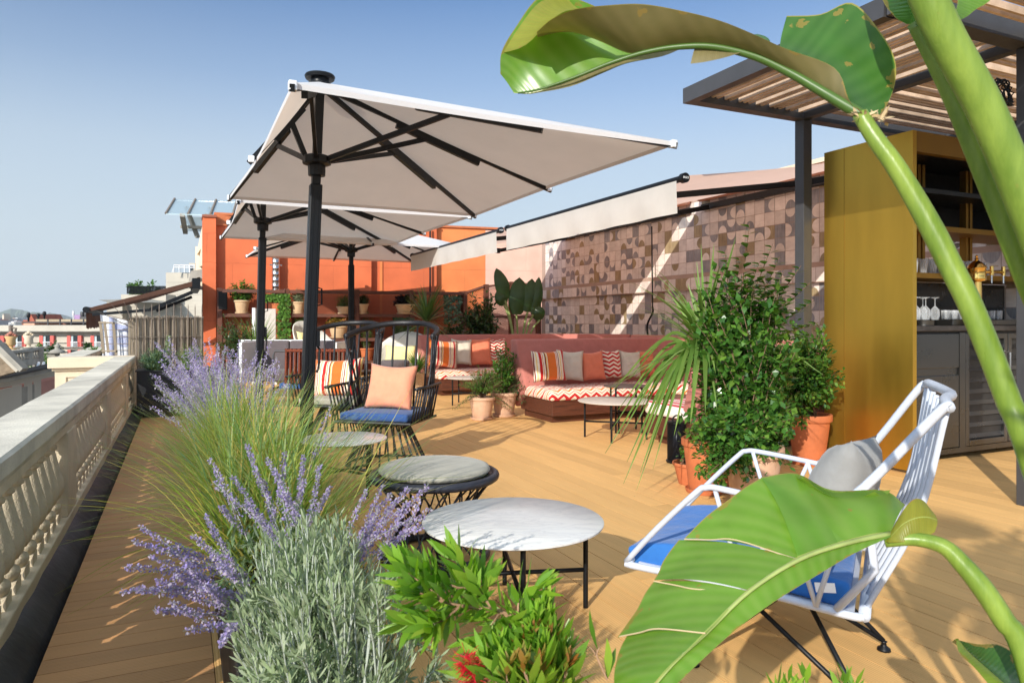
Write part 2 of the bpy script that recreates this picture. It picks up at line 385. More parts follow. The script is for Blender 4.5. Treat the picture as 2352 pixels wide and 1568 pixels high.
# loudspeaker
t = thing('loudspeaker', 'small black loudspeaker fixed at the left end of the planted shelves', 'speaker')
c = PY(510, 690, 16.1); MB().box((c.x - .09, c.y - .1, c.z - .2), (c.x + .1, c.y + .1, c.z + .2)).build('cabinet', BLACK, t, bevel=.02)
MB().beam(c + V((0, .1, 0)), c + V((0, .35, 0)), .05).build('bracket', BLACK, t)

# ================================================================= TILED WALL
GROUT = pm('tile_grout', (.42, .30, .24), .9)
def glaze(name, c, c2, streak=1):
    m, t, out = nt(name); tc = N(t, 'ShaderNodeTexCoord'); g = N(t, 'ShaderNodeNewGeometry')
    mp = N(t, 'ShaderNodeMapping'); mp.inputs['Scale'].default_value = (3, 3 if streak else 9, 22 if not streak else 4) if not streak else (3, 60, 5)
    L(t, tc.outputs['Object'], mp.inputs[0]); n = N(t, 'ShaderNodeTexNoise', i_Scale=1.0, i_Detail=4.0); L(t, mp.outputs[0], n.inputs['Vector'])
    n2 = N(t, 'ShaderNodeTexNoise', i_Scale=7.0, i_Detail=3.0); L(t, tc.outputs['Object'], n2.inputs['Vector'])
    f = MA(t, 'ADD', MA(t, 'MULTIPLY', n.outputs[0], .5), MA(t, 'MULTIPLY', n2.outputs[0], .5))
    col = ramp(t, f, [(.35, c), (.65, c2)]); h = N(t, 'ShaderNodeHueSaturation'); L(t, col, h.inputs['Color']); L(t, MA(t, 'MULTIPLY_ADD', g.outputs['Random Per Island'], .3, .85), h.inputs['Value'])
    b = N(t, 'ShaderNodeBsdfPrincipled', i_Roughness=.35); L(t, h.outputs[0], b.inputs['Base Color']); L(t, b.outputs[0], out.inputs[0]); return m
TL = glaze('tile_pale', (.64, .57, .52), (.80, .73, .67), 0); TB = glaze('tile_slate_blue', (.17, .17, .19), (.34, .335, .345)); TO = glaze('tile_olive', (.23, .17, .09), (.40, .32, .19))
XW = 7.7
t = thing('tiled_wall', 'long wall of pale tiles patterned with slate blue and olive half circles', 'wall', (XW, 9, 0))
MB().box((XW, 3.2, -.05), (XW + .3, 14.85, 3.3)).build('wall', GROUT, t)
PT = .196
def tiles(x, y0, y1, z0, nz, seed):
    rnd = random.Random(seed); mb = MB(); n = int((y1 - y0) / PT); g = .003
    for i in range(n):
        for j in range(nz):
            ya = y0 + i * PT + g; yb = ya + PT - 2 * g; za = z0 + j * PT + g; zb = za + PT - 2 * g
            k = rnd.random(); dark = 1 if rnd.random() < .62 else 2
            base, mot = (0, None)
            if k < .42: pass
            elif k < .56: base = dark
            elif k < .83: mot = dark
            else: base, mot = dark, 0
            mb.cur = base; mb.add([V((x, ya, za)), V((x, yb, za)), V((x, yb, zb)), V((x, ya, zb))], [(0, 3, 2, 1)])
            if mot is not None:
                o = rnd.choice((0, 1, 2, 3, 0, 1)); mb.cur = mot; s = yb - ya; r = s * .49; cy = (ya + yb) / 2; cz = (za + zb) / 2; pts = []
                for q in range(11):
                    a = pi * q / 10; u = cos(a) * r; w = sin(a) * r * 1.25 - s / 2 + .001
                    if o == 0: pts.append(V((x - .0015, cy + u, cz + w)))
                    elif o == 1: pts.append(V((x - .0015, cy - u, cz - w)))
                    elif o == 2: pts.append(V((x - .0015, cy + w, cz - u)))
                    else: pts.append(V((x - .0015, cy - w, cz + u)))
                mb.add(pts, [tuple(range(11))[::-1]])
    return mb
tiles(XW - .004, 3.3, 14.85, -.03, 9, 3).build('lower_tiles', [TL, TB, TO], t)
tiles(XW - .004, 3.3, 14.85, 1.99, 6, 9).build('upper_tiles', [TL, TB, TO], t)
MB().box((XW - .07, 3.2, 1.715), (XW, 14.95, 1.985)).build('band', GROUT, t)
mb = tiles(XW - .074, 3.3, 14.95, 1.725, 1, 5); mb.build('band_tiles', [TL, TB, TO], t)
MB().box((XW - .05, 3.2, 3.3), (XW + .35, 14.9, 3.36)).build('coping', CREAM, t)

# ================================================================= PLANT SHELVES WITH PERFORATED BACK
def perf(name, c):
    m, t, out = nt(name); tc = N(t, 'ShaderNodeTexCoord'); sx = N(t, 'ShaderNodeSeparateXYZ'); L(t, tc.outputs['Object'], sx.inputs[0])
    p = .032; ix = MA(t, 'MULTIPLY', sx.outputs[0], 1 / p); iz = MA(t, 'MULTIPLY', sx.outputs[2], 1 / (p * .87))
    row = MA(t, 'FLOOR', iz); off = MA(t, 'MULTIPLY', MA(t, 'MODULO', row, 2.0), .5)
    fx = MA(t, 'SUBTRACT', MA(t, 'FRACT', MA(t, 'ADD', ix, off)), .5); fz = MA(t, 'SUBTRACT', MA(t, 'FRACT', iz), .5)
    d = MA(t, 'SQRT', MA(t, 'ADD', MA(t, 'MULTIPLY', fx, fx), MA(t, 'MULTIPLY', fz, fz)))
    b = N(t, 'ShaderNodeBsdfPrincipled', i_Roughness=.7); n = N(t, 'ShaderNodeTexNoise', i_Scale=2.0); L(t, tc.outputs['Object'], n.inputs['Vector'])
    L(t, ramp(t, n.outputs[0], [(.3, tuple(v * .7 for v in c)), (.7, c)]), b.inputs['Base Color']); tr = N(t, 'ShaderNodeBsdfTransparent')
    mx = N(t, 'ShaderNodeMixShader'); L(t, MA(t, 'LESS_THAN', d, .37), mx.inputs[0]); L(t, b.outputs[0], mx.inputs[1]); L(t, tr.outputs[0], mx.inputs[2]); L(t, mx.outputs[0], out.inputs[0]); return m
PERF = perf('perforated_corten', (.30, .075, .03))
t = thing('plant_shelves', 'long rust brown shelving with a perforated metal back against the orange wall', 'shelving', (3.2, 16.2, 0))
RK = 16.32
def rk(x, dy=0): X, Y = wl(x, RK); return V((X, Y + dy, 0))
posts = [503, 655, 813.5, 936, 1058]
for px in posts:
    p = rk(px); MB().box((p.x - .045, p.y - .32, 0), (p.x + .045, p.y + .02, 1.90)).build('post', CORTEN, t)
for z, nm in ((1.84, 'top_rail'), (1.33, 'shelf'), (.8, 'shelf'), (.3, 'shelf')):
    for a, b in zip(posts[:-1], posts[1:]):
        p, q = rk(a), rk(b); th = .035
        mb = MB(); e = .05 if nm == 'shelf' else .05
        w0, w1 = (-.3, 0) if nm == 'shelf' else (-.34, -.12)
        mb.hexa([(p.x + e, p.y + w0, z - th), (q.x - e, q.y + w0, z - th), (q.x - e, q.y + w1, z - th), (p.x + e, p.y + w1, z - th)], [(p.x + e, p.y + w0, z + th), (q.x - e, q.y + w0, z + th), (q.x - e, q.y + w1, z + th), (p.x + e, p.y + w1, z + th)]); mb.build(nm, CORTEN, t)
p, q = rk(504), rk(1058)
MB().add([p + V((0, .01, .05)), q + V((0, .01, .05)), q + V((0, .01, 1.8)), p + V((0, .01, 1.8))], [(0, 1, 2, 3)]).build('mesh_back', PERF, t)
# angled screens between shelves and tiled wall
t = thing('metal_screen', 'rust brown perforated screen panels with posts in the corner by the tiled wall', 'screen', (6.8, 15.2, 0))
pts = [V((rk(1058).x + .06, rk(1058).y - .02, 0)), V((6.35, 15.02, 0)), V((6.95, 14.95, 0)), V((7.62, 14.88, 0))]
tops = [1.9, 2.05, 2.12, 2.12]
for i in range(3):
    a, b = pts[i], pts[i + 1]; z1 = tops[i + 1]
    mb = MB(); mb.add([a + V((0, 0, .05)), b + V((0, 0, .05)), b + V((0, 0, z1 - .08)), a + V((0, 0, tops[i] - .08))], [(0, 1, 2, 3)]); mb.build('mesh_panel', PERF, t)
    MB().box((b.x - .045, b.y - .06, 0), (b.x + .045, b.y + .06, z1)).build('post', CORTEN, t)
    MB().beam(a + V((0, -.03, tops[i] - .05)), b + V((-.05, -.03, z1 - .05)), .08, .05).build('top_rail', CORTEN, t)
    MB().beam(a + V((0, -.03, 1.3)), b + V((-.05, -.03, 1.3)), .05, .05).build('cross_rail', CORTEN, t)
# ================================================================= PARASOLS
CANV = pm('parasol_canvas', (.73, .63, .54), .85, var=.03, sc=3, trans=.38, bump=.15, bs=700)
_t = CANV.node_tree; _g = N(_t, 'ShaderNodeNewGeometry'); _b = [n for n in _t.nodes if n.type == 'BSDF_PRINCIPLED'][0]; _c = _b.inputs['Base Color'].links[0].from_socket
L(_t, mixc(_t, _g.outputs['Backfacing'], (.88, .88, .89), _c), _b.inputs['Base Color'])     # direct sun painted in as a white outer face, inner face taupe
def parasol(label, x0, x1, y0, y1, px, ze, za, lean=0.0, mids='LR', base=0.0, cor=None):
    py = (y0 + y1) / 2; t = thing('parasol', label, 'parasol', (px - lean, py, 0), group='large square parasols over the terrace')
    A = V((px, py, za)); c = [V((*q_, ze)) for q_ in cor] if cor else [V((x0, y0, ze)), V((x1, y0, ze)), V((x1, y1, ze)), V((x0, y1, ze))]
    bot = V((px - lean, py, 0)); top = V((px, py, za + .02)); col_z = ze + .03
    cp = bot.lerp(top, (col_z) / top.z)
    # canopy: four panels with a little sag, plus hem
    mb = MB(); nn = 9
    ring = []
    for i in range(4):
        a, b = c[i], c[(i + 1) % 4]
        for k in range(nn): 
            f = k / nn; p = a.lerp(b, f); p.z -= 0; inw = .045 * sin(pi * f); ctr = V(((x0 + x1) / 2, py, ze)); p = p + (ctr - p).normalized() * inw
            ring.append((p, f, i))
    rows = []
    for j in range(9):
        g = j / 8; r = []
        for p, f, i in ring:
            q = p.lerp(A, g); q.z -= .028 * sin(pi * g) * sin(pi * f); r.append(q)
        rows.append(r)
    rows[-1] = [A + (q[0] - A).normalized() * .09 for q in ring]
    mb.grid(rows, closed=True)
    mb.grid([[p - V((0, 0, .034)) for p, f, i in ring], [p.copy() for p, f, i in ring]], closed=True)
    mb.build('canopy', CANV, t, smooth=True, angle=30)
    # ribs
    tips = list(c)
    if 'L' in mids: tips.append((c[0] + c[3]) / 2)
    if 'R' in mids: tips.append((c[1] + c[2]) / 2)
    if 'F' in mids: tips.append(V((px, y0, ze)))
    if 'B' in mids: tips.append(V((px, y1, ze)))
    for p in tips:
        d = (p - A); d0 = d.normalized(); dn = V((0, 0, -.035)); a = A + d0 * .1 + dn; e = p + d0 * .03 + V((0, 0, -.03))
        MB().beam(a, e, .03, .045).build('rib', BLACK, t)
        ln = d.length; s0 = .30 if ln > 1.6 else .25; s1 = .66
        mb = MB(); mb.beam(A + d * s0 + V((0, 0, -.075)), A + d * s1 + V((0, 0, -.085)), .045, .055); mb.build('rib_sleeve', BLACK, t)
        j = A + d * min(.42, 1.25 / ln) + V((0, 0, -.09)); hd = V((d.x, d.y, 0)).normalized()
        MB().beam(cp + hd * .09, j, .03, .045).build('strut', BLACK, t)
        MB().box((p.x - .025, p.y - .025, p.z - .05), (p.x + .025, p.y + .025, p.z + .01)).build('corner_fitting', WHITEP, t, bevel=.008)
    ux = V((0, 0, 1))
    mb = MB(); mb.beam(bot + V((0, 0, base)), bot.lerp(top, .72), .105, .105); mb.build('pole', BLACK, t, bevel=.01)
    mb = MB(); mb.beam(bot.lerp(top, .72), top - V((0, 0, .05)), .075, .075); mb.build('upper_pole', BLACK, t, bevel=.006)
    mb = MB()
    for s in (-1, 1): mb.beam(bot.lerp(top, .02) + V((s * .02, -.055, 0)), bot.lerp(top, .7) + V((s * .02, -.055, 0)), .008, .006)
    mb.build('track', BLACK, t)
    mb = MB(); mb.lathe([(.085, -.05), (.125, -.035), (.125, .03), (.085, .045)], cp, 12); mb.lathe([(.075, -.14), (.078, -.05)], cp, 12); mb.build('collar', BLACK, t, bevel=.004)
    mb = MB(); mb.lathe([(.07, -.09), (.12, -.08), (.12, -.03), (.07, -.01)], A, 12); mb.build('hub', BLACK, t)
    mb = MB(); mb.lathe([(.08, -.02), (.08, .02), (.125, .022), (.133, .045), (.125, .058), (.05, .062)], A, 28); mb.build('cap', BLACK, t, smooth=True, angle=40)
    q = bot.lerp(top, 1.0 / top.z); mb = MB(); mb.tube([q + V((.055, -.02, -.25)), q + V((.075, -.02, -.22)), q + V((.085, -.02, -.05)), q + V((.055, -.02, 0))], .011, 6); mb.box((q.x + .05, q.y - .045, q.z - .02), (q.x + .085, q.y + .02, q.z + .12)); mb.build('crank_lever', BLACK, t)
    q = bot.lerp(top, 1.42 / top.z); mb = MB(); mb.tube([q + V((.05, 0, -.08)), q + V((.09, 0, -.07)), q + V((.09, 0, .07)), q + V((.05, 0, .08))], .008, 6); mb.build('handle', BLACK, t)
    return t
parasol('nearest and largest looking parasol, its pole beside the black spindle chairs', .555, 3.47, 4.33, 8.56, 1.12, 2.6, 3.33, .13, cor=((.593, 4.318), (3.475, 4.477), (3.462, 8.58), (.49, 8.52)))
parasol('second parasol, partly covered by the nearest one, pole before the grey sofa', .60, 3.45, 8.72, 12.6, 1.07, 2.6, 3.3, .07)
parasol('rearmost parasol, white on top, standing centrally on its pole before the plant shelves', 1.22, 4.75, 12.0, 15.4, 2.97, 2.55, 3.16, 0, 'LRFB')

# ================================================================= AWNINGS
AWU = pm('awning_cloth', (.72, .49, .39), .85, var=.04, trans=.74, bump=.1, bs=600)
AWV = pm('valance_cloth', (.74, .71, .66), .85, var=.03, trans=.35, bump=.1, bs=600)
def text(name, s, size, mat, M, parent):
    cu = bpy.data.curves.new(name, 'FONT'); cu.body = s; cu.size = size; cu.extrude = size * .02; cu.align_x = 'CENTER'; cu.align_y = 'CENTER'; cu.resolution_u = 3
    o = bpy.data.objects.new(name, cu); COL.objects.link(o); bpy.context.view_layer.update()
    me = bpy.data.meshes.new_from_object(o.evaluated_get(bpy.context.evaluated_depsgraph_get())); bpy.data.objects.remove(o); me.name = name
    me.materials.clear(); me.materials.append(mat); me.transform(M); q = bpy.data.objects.new(name, me); COL.objects.link(q); q.parent = parent; q.matrix_parent_inverse = wm(parent).inverted(); return q
WHT = pm('white_print', (.8, .8, .8), .6, var=0)
def awning(label, ya, yb, xf=4.2, zf=2.5, xw=7.68, zw=3.14):
    t = thing('awning', label, 'awning', (xw, (ya + yb) / 2, zw), group='awnings reaching out from the tiled wall')
    mb = MB(); rows = []; n = 14; m = 12
    for i in range(n + 1):
        f = i / n; rows.append([V((xf + (xw - xf) * f, ya + (yb - ya) * k / m, zf + .045 + (zw - zf) * f - .05 * sin(pi * f) - .012 * sin(pi * k / m))) for k in range(m + 1)])
    mb.grid(rows); mb.build('cloth', AWU, t, smooth=True)
    rows = []
    for j in range(6): rows.append([V((xf - .045 + .012 * sin(k * .9 + j * .3) * j / 5, ya + .03 + (yb - ya - .06) * k / 40, zf + .0 - .30 * j / 5)) for k in range(41)])
    MB().grid(rows).build('valance', AWV, t, smooth=True)
    MB().beam((xf, ya, zf + .02), (xf, yb, zf + .02), .07, .055).build('front_bar', BLACK, t, bevel=.02)
    MB().tube([(xw - .08, ya, zw + .06), (xw - .08, yb, zw + .06)], .07, 14).build('roller', AWU, t, smooth=True)
    MB().beam((xw - .03, ya, zw - .1), (xw - .03, yb, zw - .1), .06, .09).build('wall_bar', BLACK, t)
    for s, y in ((-1, ya), (1, yb)):
        mb = MB(); mb.tube([(xf, y, zf + .02), (xf, y + s * .05, zf + .02)], .046, 16); mb.build('end_cap', BLACK, t, smooth=True, angle=40)
        y0 = y - s * (yb - ya) * .06; e = V((xf + (xw - xf) * .45, y0 - s * 1.3, zf + .12)); 
        w_ = V((xw - .1, y0, zw - .13)); f_ = V((xf + .06, y - s * (yb - ya) * .30, zf - .0)); w_, f_, e = w_, f_, V((xf + (xw - xf) * .5, y0 + s * .0 - s * .02, zf + .16))
        MB().beam(w_, e, .06, .075).build('arm', BLACK, t, bevel=.01); MB().beam(e, f_, .05, .065).build('forearm', BLACK, t, bevel=.01)
        MB().tube([e - V((0, 0, .05)), e + V((0, 0, .05))], .05, 12).build('elbow', BLACK, t)
    M = Matrix.Translation((xf, ya - .0525, zf + .02)) @ Matrix.Rotation(pi / 2, 4, 'X')
    text('lettering', 'IASO', .03, WHT, M, t)
    return t
awning('larger awning over the chevron sofas, white valance hanging from its front bar', 5.28, 9.12)
awning('smaller awning further back, its white valance partly in shade in front of the orange wall', 9.42, 13.7)
t = thing('awning_crank', 'thin black crank rod hanging down the tiled wall behind the sofas', 'crank')
p = PX(1497, 520, 7.5); b = PX(1499, 705, 7.5); c = PX(1487, 745, 7.5); d = PX(1488, 775, 7.5)
MB().tube([p, b], .012, 6).build('rod', BLACK, t); MB().tube(crv([b, b + V((0, 0, -.1)), c, d, d - V((0, 0, .3))], 4), .018, 6).build('handle', BLACK, t)

# ================================================================= PERGOLA
SLAT = pm('pale_timber_slat', (.50, .36, .25), .7, var=.25, sc=3, stretch=(2, 2, 2), isl=.16, c2=(.66, .50, .37))
t = thing('pergola', 'dark steel pergola with pale timber slats over the bar', 'pergola', (5, 3.7, 0))
ZB, ZT = 2.98, 3.10
for x, y in ((4.96, 4.57), (4.96, 2.72), (9.4, 4.57), (9.4, 2.72)): MB().box((x, y, 0), (x + .10, y + .10, ZB)).build('post', DKGREY, t, bevel=.004)
beams = [((3.80, 4.57), (10.2, 4.67)), ((3.80, 2.72), (10.2, 2.84)), ((3.80, -1.2), (10.2, -1.1))]
for i, (a, b) in enumerate(beams): MB().box((a[0], a[1], ZB), (b[0], b[1], ZT + (.06 if i == 1 else .0))).build('beam', DKGREY, t)
for x in (3.72, 4.96, 6.9, 8.4, 10.2):
    for a, b in ((-1.2, 2.72), (2.84, 4.57)):
        MB().box((x, a - (0 if x > 3.8 else .0), ZB - (0 if x > 3.8 else .001)), (x + .08, b + (.1 if x == 3.72 else 0), ZT + .001)).build('beam', DKGREY, t)
mb = MB()
def slatsY(x0, x1, y0, y1):
    x = x0 + .07; k = 0
    while x < x1 - .03:
        mb.box((x, y0, ZB + .045), (x + .02, y1, ZB + U(.085, .115))); x += (.052, .052, .085, .05, .10)[k % 5]; k += 1
def slatsX(x0, x1, y0, y1):
    y = y0 + .05; k = 0
    while y < y1 - .03:
        mb.box((x0, y, ZB + .045), (x1, y + .02, ZB + U(.085, .115))); y += (.052, .085, .052, .10, .05)[k % 5]; k += 1
slatsY(3.8, 4.96, 2.85, 4.56); slatsX(5.04, 6.9, 2.85, 4.56); slatsY(6.98, 8.4, 2.85, 4.56); slatsX(8.48, 10.2, 2.85, 4.56)
mb.build('slats', SLAT, t); mb = MB()
slatsX(3.8, 4.96, 1.0, 2.71); slatsX(5.04, 6.9, 1.0, 2.71); slatsX(6.98, 8.4, 1.0, 2.71)
mb.build('slats', SLAT, t)
t = thing('cable_coil', 'coil of black cable tied high on the right-hand pergola post', 'cable')
c = PY(2305, 205, 2.68); mb = MB()
for k in range(9):
    r1, r2 = U(.04, .075), U(.05, .1); ph = U(0, 6); ti = U(-.5, .5)
    mb.tube([c + V((cos(a) * r1 + U(-.008, .008), U(-.02, .02) + sin(a) * .02, sin(a + ti) * r2 - .02)) for a in [ph + 2 * pi * q / 14 for q in range(15)]], .0045, 5)
mb.tube(crv([c, c + V((.01, 0, -.14)), c + V((.0, 0, -.25)), c + V((.02, .02, -.45))], 5), .0045, 5)
mb.build('coil', BLACK, t, smooth=True)

# ================================================================= BRASS BAR
def brass(name, c, rough):
    m, t, out = nt(name); tc = N(t, 'ShaderNodeTexCoord'); mp = N(t, 'ShaderNodeMapping'); mp.inputs['Scale'].default_value = (3, 3, .5); L(t, tc.outputs['Object'], mp.inputs[0])
    n = N(t, 'ShaderNodeTexNoise', i_Scale=2.0, i_Detail=5.0); L(t, mp.outputs[0], n.inputs['Vector']); n2 = N(t, 'ShaderNodeTexNoise', i_Scale=300.0, i_Detail=2.0); L(t, tc.outputs['Object'], n2.inputs['Vector'])
    b = N(t, 'ShaderNodeBsdfPrincipled', i_Metallic=.9); L(t, ramp(t, n.outputs[0], [(.3, tuple(v * .85 for v in c)), (.7, c)]), b.inputs['Base Color'])
    L(t, MA(t, 'MULTIPLY_ADD', n.outputs[0], .25, rough - .1), b.inputs['Roughness']); bp = N(t, 'ShaderNodeBump', i_Strength=.25, i_Distance=.002); L(t, n2.outputs[0], bp.inputs['Height']); L(t, bp.outputs[0], b.inputs['Normal'])
    L(t, b.outputs[0], out.inputs[0]); return m
BRASS = brass('brushed_brass', (.64, .40, .06), .36); BRASSD = brass('dark_brass', (.30, .17, .035), .5); GOLD = pm('polished_brass', (.75, .48, .14), .15, metal=1, var=.05)
STEEL = pm('brushed_steel', (.11, .11, .108), .30, metal=.92, var=.03, sc=2); SLATE = pm('dark_stone_counter', (.035, .03, .028), .45, var=.6, sc=14)
t = thing('bar_kiosk', 'tall brass clad bar kiosk open towards the terrace', 'bar', (5.9, 4.1, 0))
X0, X1, Y0, Y1, ZK = 5.165, 8.6, 3.69, 4.53, 2.69
MB().box((X0, Y0, .03), (X0 + .045, Y1, ZK)).build('side_panel', BRASS, t)
MB().box((X0 - .0015, 4.32, .03), (X0, 4.323, ZK)).build('seam', BRASSD, t)
MB().box((X0 + .046, Y0 + .002, 2.53), (X1, Y0 + .06, ZK)).build('fascia', BRASSD, t); MB().box((X0 + .046, Y0 + .06, 2.62), (X1, Y1, ZK - .004)).build('roof_panel', BLACK, t)
MB().box((X0 + .046, Y1 - .04, .03), (X1, Y1, 1.10)).build('back_panel', BLACK, t); MB().box((X1, Y0, .03), (X1 + .045, Y1, ZK)).build('side_panel', BRASS, t)
for z, y0 in ((1.98, 4.0), (1.575, 4.05)): MB().box((X0 + .05, y0, z), (X1 - .02, Y1 - .06, z + .045)).build('shelf', BRASSD, t)
MB().box((X0 + .046, Y1 - .05, 2.03), (X1, Y1 - .01, 2.62)).build('back_panel', BLACK, t); MB().box((X0 + .046, Y1 - .045, 1.165), (X1, Y1 - .012, 1.57)).build('added_dark_glass', pm('added_dark_glass_panel', (.03, .03, .03), .12, var=.3, sc=4), t)  # upper back panel and dark glass added to keep the interior dark
MB().box((X0 + .05, 4.0, 2.30), (X1 - .02, Y1 - .06, 2.34)).build('shelf', BLACK, t)
for x in (5.95, 6.62, 7.4):
    for dx in (0, .06): MB().box((x + dx, 4.2, 1.62), (x + dx + .035, 4.26, 2.60)).build('upright', BRASSD, t)
t = thing('back_bar_counter', 'dark stone topped steel back bar with drawers and louvred doors', 'counter', (6.4, 4.0, 0))
CY = 3.95
MB().box((5.22, CY - .03, 1.118), (8.5, 4.46, 1.163)).build('worktop', SLATE, t, bevel=.004); MB().box((5.28, CY + .02, .09), (8.45, 4.45, 1.116)).build('carcass', pm('dark_interior', (.02, .02, .02), .6), t)
cx = lambda x: PY(x, 900, CY).x
STL = [5.30, cx(2202.5), cx(2217), cx(2313), cx(2325), 6.95, 7.5, 8.1]
MB().box((STL[0], CY - .002, .80), (STL[1], CY + .02, 1.095)).build('drawer', STEEL, t, bevel=.005); MB().box((STL[0], CY - .002, .11), (STL[1], CY + .02, .735)).build('door', STEEL, t, bevel=.005)
MB().box((STL[0], CY + .012, .735), (STL[1], CY + .03, .80)).build('grip_channel', STEEL, t)
MB().box((STL[0] - .03, CY - .004, .06), (STL[-1], CY + .02, .105)).build('base_rail', STEEL, t)
MB().box((STL[1] + .004, CY - .004, .105), (STL[2] - .004, CY + .02, 1.10)).build('upright', STEEL, t)
for a, b in ((STL[2], STL[3]), (STL[3] + .012, STL[3] + .62)):
    f = MB(); f.box((a, CY - .006, .11), (a + .05, CY + .018, 1.095)); f.box((b - .05, CY - .006, .11), (b, CY + .018, 1.095)); f.box((a + .05, CY - .006, .11), (b - .05, CY + .018, .16)); f.box((a + .05, CY - .006, 1.045), (b - .05, CY + .018, 1.095)); fr = f.build('door', STEEL, t, bevel=.003)
    lv = MB()
    for k in range(9): z = .175 + k * .098; lv.hexa([(a + .05, CY + .0, z), (b - .05, CY, z), (b - .05, CY + .006, z), (a + .05, CY + .006, z)], [(a + .05, CY + .035, z + .058), (b - .05, CY + .035, z + .058), (b - .05, CY + .041, z + .058), (a + .05, CY + .041, z + .058)])
    lv.build('louvres', STEEL, fr)
MB().tube([(STL[3] - .03, CY - .006, .93), (STL[3] - .03, CY - .045, .92), (STL[3] - .03, CY - .045, .75), (STL[3] - .03, CY - .006, .74)], .008, 8).build('handle', CHROME, t)
for x in (5.33, 7.2):
    w = MB().tube([(x - .012, CY + .04, .033), (x + .012, CY + .04, .033)], .033, 18).build('caster', WHITEP, t, smooth=True, angle=40); MB().box((x - .02, CY + .01, .05), (x + .02, CY + .07, .09)).build('bracket', CHROME, w)
MB().box((6.2, 4.05, 1.164), (8.0, 4.4, 1.215)).build('ice_rail', STEEL, t, bevel=.004)
GLASS = None
m, tt, out = nt('clear_glass'); g = N(tt, 'ShaderNodeBsdfPrincipled', i_Roughness=.08); g.inputs['Transmission Weight'].default_value = .85; g.inputs['Base Color'].default_value = (.92, .95, .97, 1); g.inputs['IOR'].default_value = 1.2; tr_ = N(tt, 'ShaderNodeBsdfTransparent'); gl_ = N(tt, 'ShaderNodeBsdfPrincipled', i_Roughness=.12); gl_.inputs['Base Color'].default_value = (.80, .84, .88, 1); lw_ = N(tt, 'ShaderNodeLayerWeight', i_Blend=.45); mx_ = N(tt, 'ShaderNodeMixShader'); L(tt, MA(tt, 'MULTIPLY_ADD', lw_.outputs[1], .6, .12), mx_.inputs[0]); L(tt, tr_.outputs[0], mx_.inputs[1]); L(tt, gl_.outputs[0], mx_.inputs[2]); L(tt, mx_.outputs[0], out.inputs[0]); GLASS = m
def glassp(h, r): return [(.01, .004), (r * .78, .004), (r, h), (r - .003, h), (r * .78 - .003, .012), (.001, .012)]
def put_glasses(xs, y, z, h, r, lab, nm='tumbler'):
    t0 = None
    for i, x in enumerate(xs):
        if t0 is None:
            t0 = MB().lathe(glassp(h, r), (0, 0, 0), 12).build(nm, GLASS, None, smooth=True); tag(t0, lab, 'glass', lab.split(' among')[0] + 's'); t0.location = (x, y(i) if callable(y) else y, z)
        else:
            q = t0.copy(); COL.objects.link(q); q.location = (x, y(i) if callable(y) else y, z)
put_glasses([5.27, 5.36], 4.12, 1.621, .20, .042, 'tall straight glass at the left end of the brass glass shelf', 'highball_glass')
put_glasses([5.44 + .062 * i for i in range(24)], lambda i: 4.14 + .07 * (i % 2), 1.621, .13, .035, 'tumbler standing among the row on the brass glass shelf')
put_glasses([5.44 + .066 * i for i in range(22)], lambda i: 4.30 + .07 * (i % 2), 1.621, .15, .036, 'taller tumbler in the back row on the brass glass shelf')
put_glasses([6.22 + .055 * i for i in range(16)], lambda i: 4.12 + .06 * (i % 2), 1.216, .085, .026, 'small shot glass in the row on the steel ice rail')
def wine(p, lab):
    o = MB().lathe([(.03, 0), (.038, .04), (.034, .09), (.012, .115), (.004, .125), (.004, .185), (.034, .195), (.034, .198)], p, 12).build('wine_glass', GLASS, None, smooth=True); tag(o, lab, 'glass', 'upturned wine glasses on the counter')
for i in range(7): wine((5.66 + .062 * i, 4.10 + .07 * (i % 2), 1.164 + .05), 'stemmed wine glass standing upside down beside the woven baskets')
# tap
t = thing('beer_tap', 'polished brass beer tap tower with side faucets on the bar', 'tap', (5.82, 3.86, 1.163))
c = PY(2243, 700, 3.98); c.z = 0; mb = MB(); mb.lathe([(.07, 1.163), (.07, 1.18), (.042, 1.19), (.042, 1.56)], c, 20); mb.build('column', GOLD, t, smooth=True, angle=40)
mb = MB(); mb.lathe([(.05, 1.55), (.072, 1.56), (.078, 1.58), (.072, 1.60), (.072, 1.665), (.08, 1.675), (.066, 1.70), (.035, 1.73), (.012, 1.745), (.018, 1.755), (.008, 1.765), (.014, 1.78), (.002, 1.79)], c, 20); mb.build('head', GOLD, t, smooth=True, angle=50)
for x, ln in ((.05, .05), (.05, .22)):
    q = c + V((x, -.05, 1.64)); f = MB().tube([c + V((0, 0, 1.64)), q, q + V((ln, -.02, 0))], .014, 10).build('faucet', GOLD, t, smooth=True)
    e = q + V((ln, -.02, 0)); MB().tube([e + V((0, 0, .05)), e + V((0, 0, -.03))], .016, 10).build('valve', GOLD, f); MB().tube([e + V((0, 0, -.03)), e + V((0, 0, -.10))], .007, 8).build('spout', CHROME, f)
    MB().tube([e + V((0, 0, .05)), e + V((.09, 0, .055))], .006, 8).build('lever', CHROME, f)
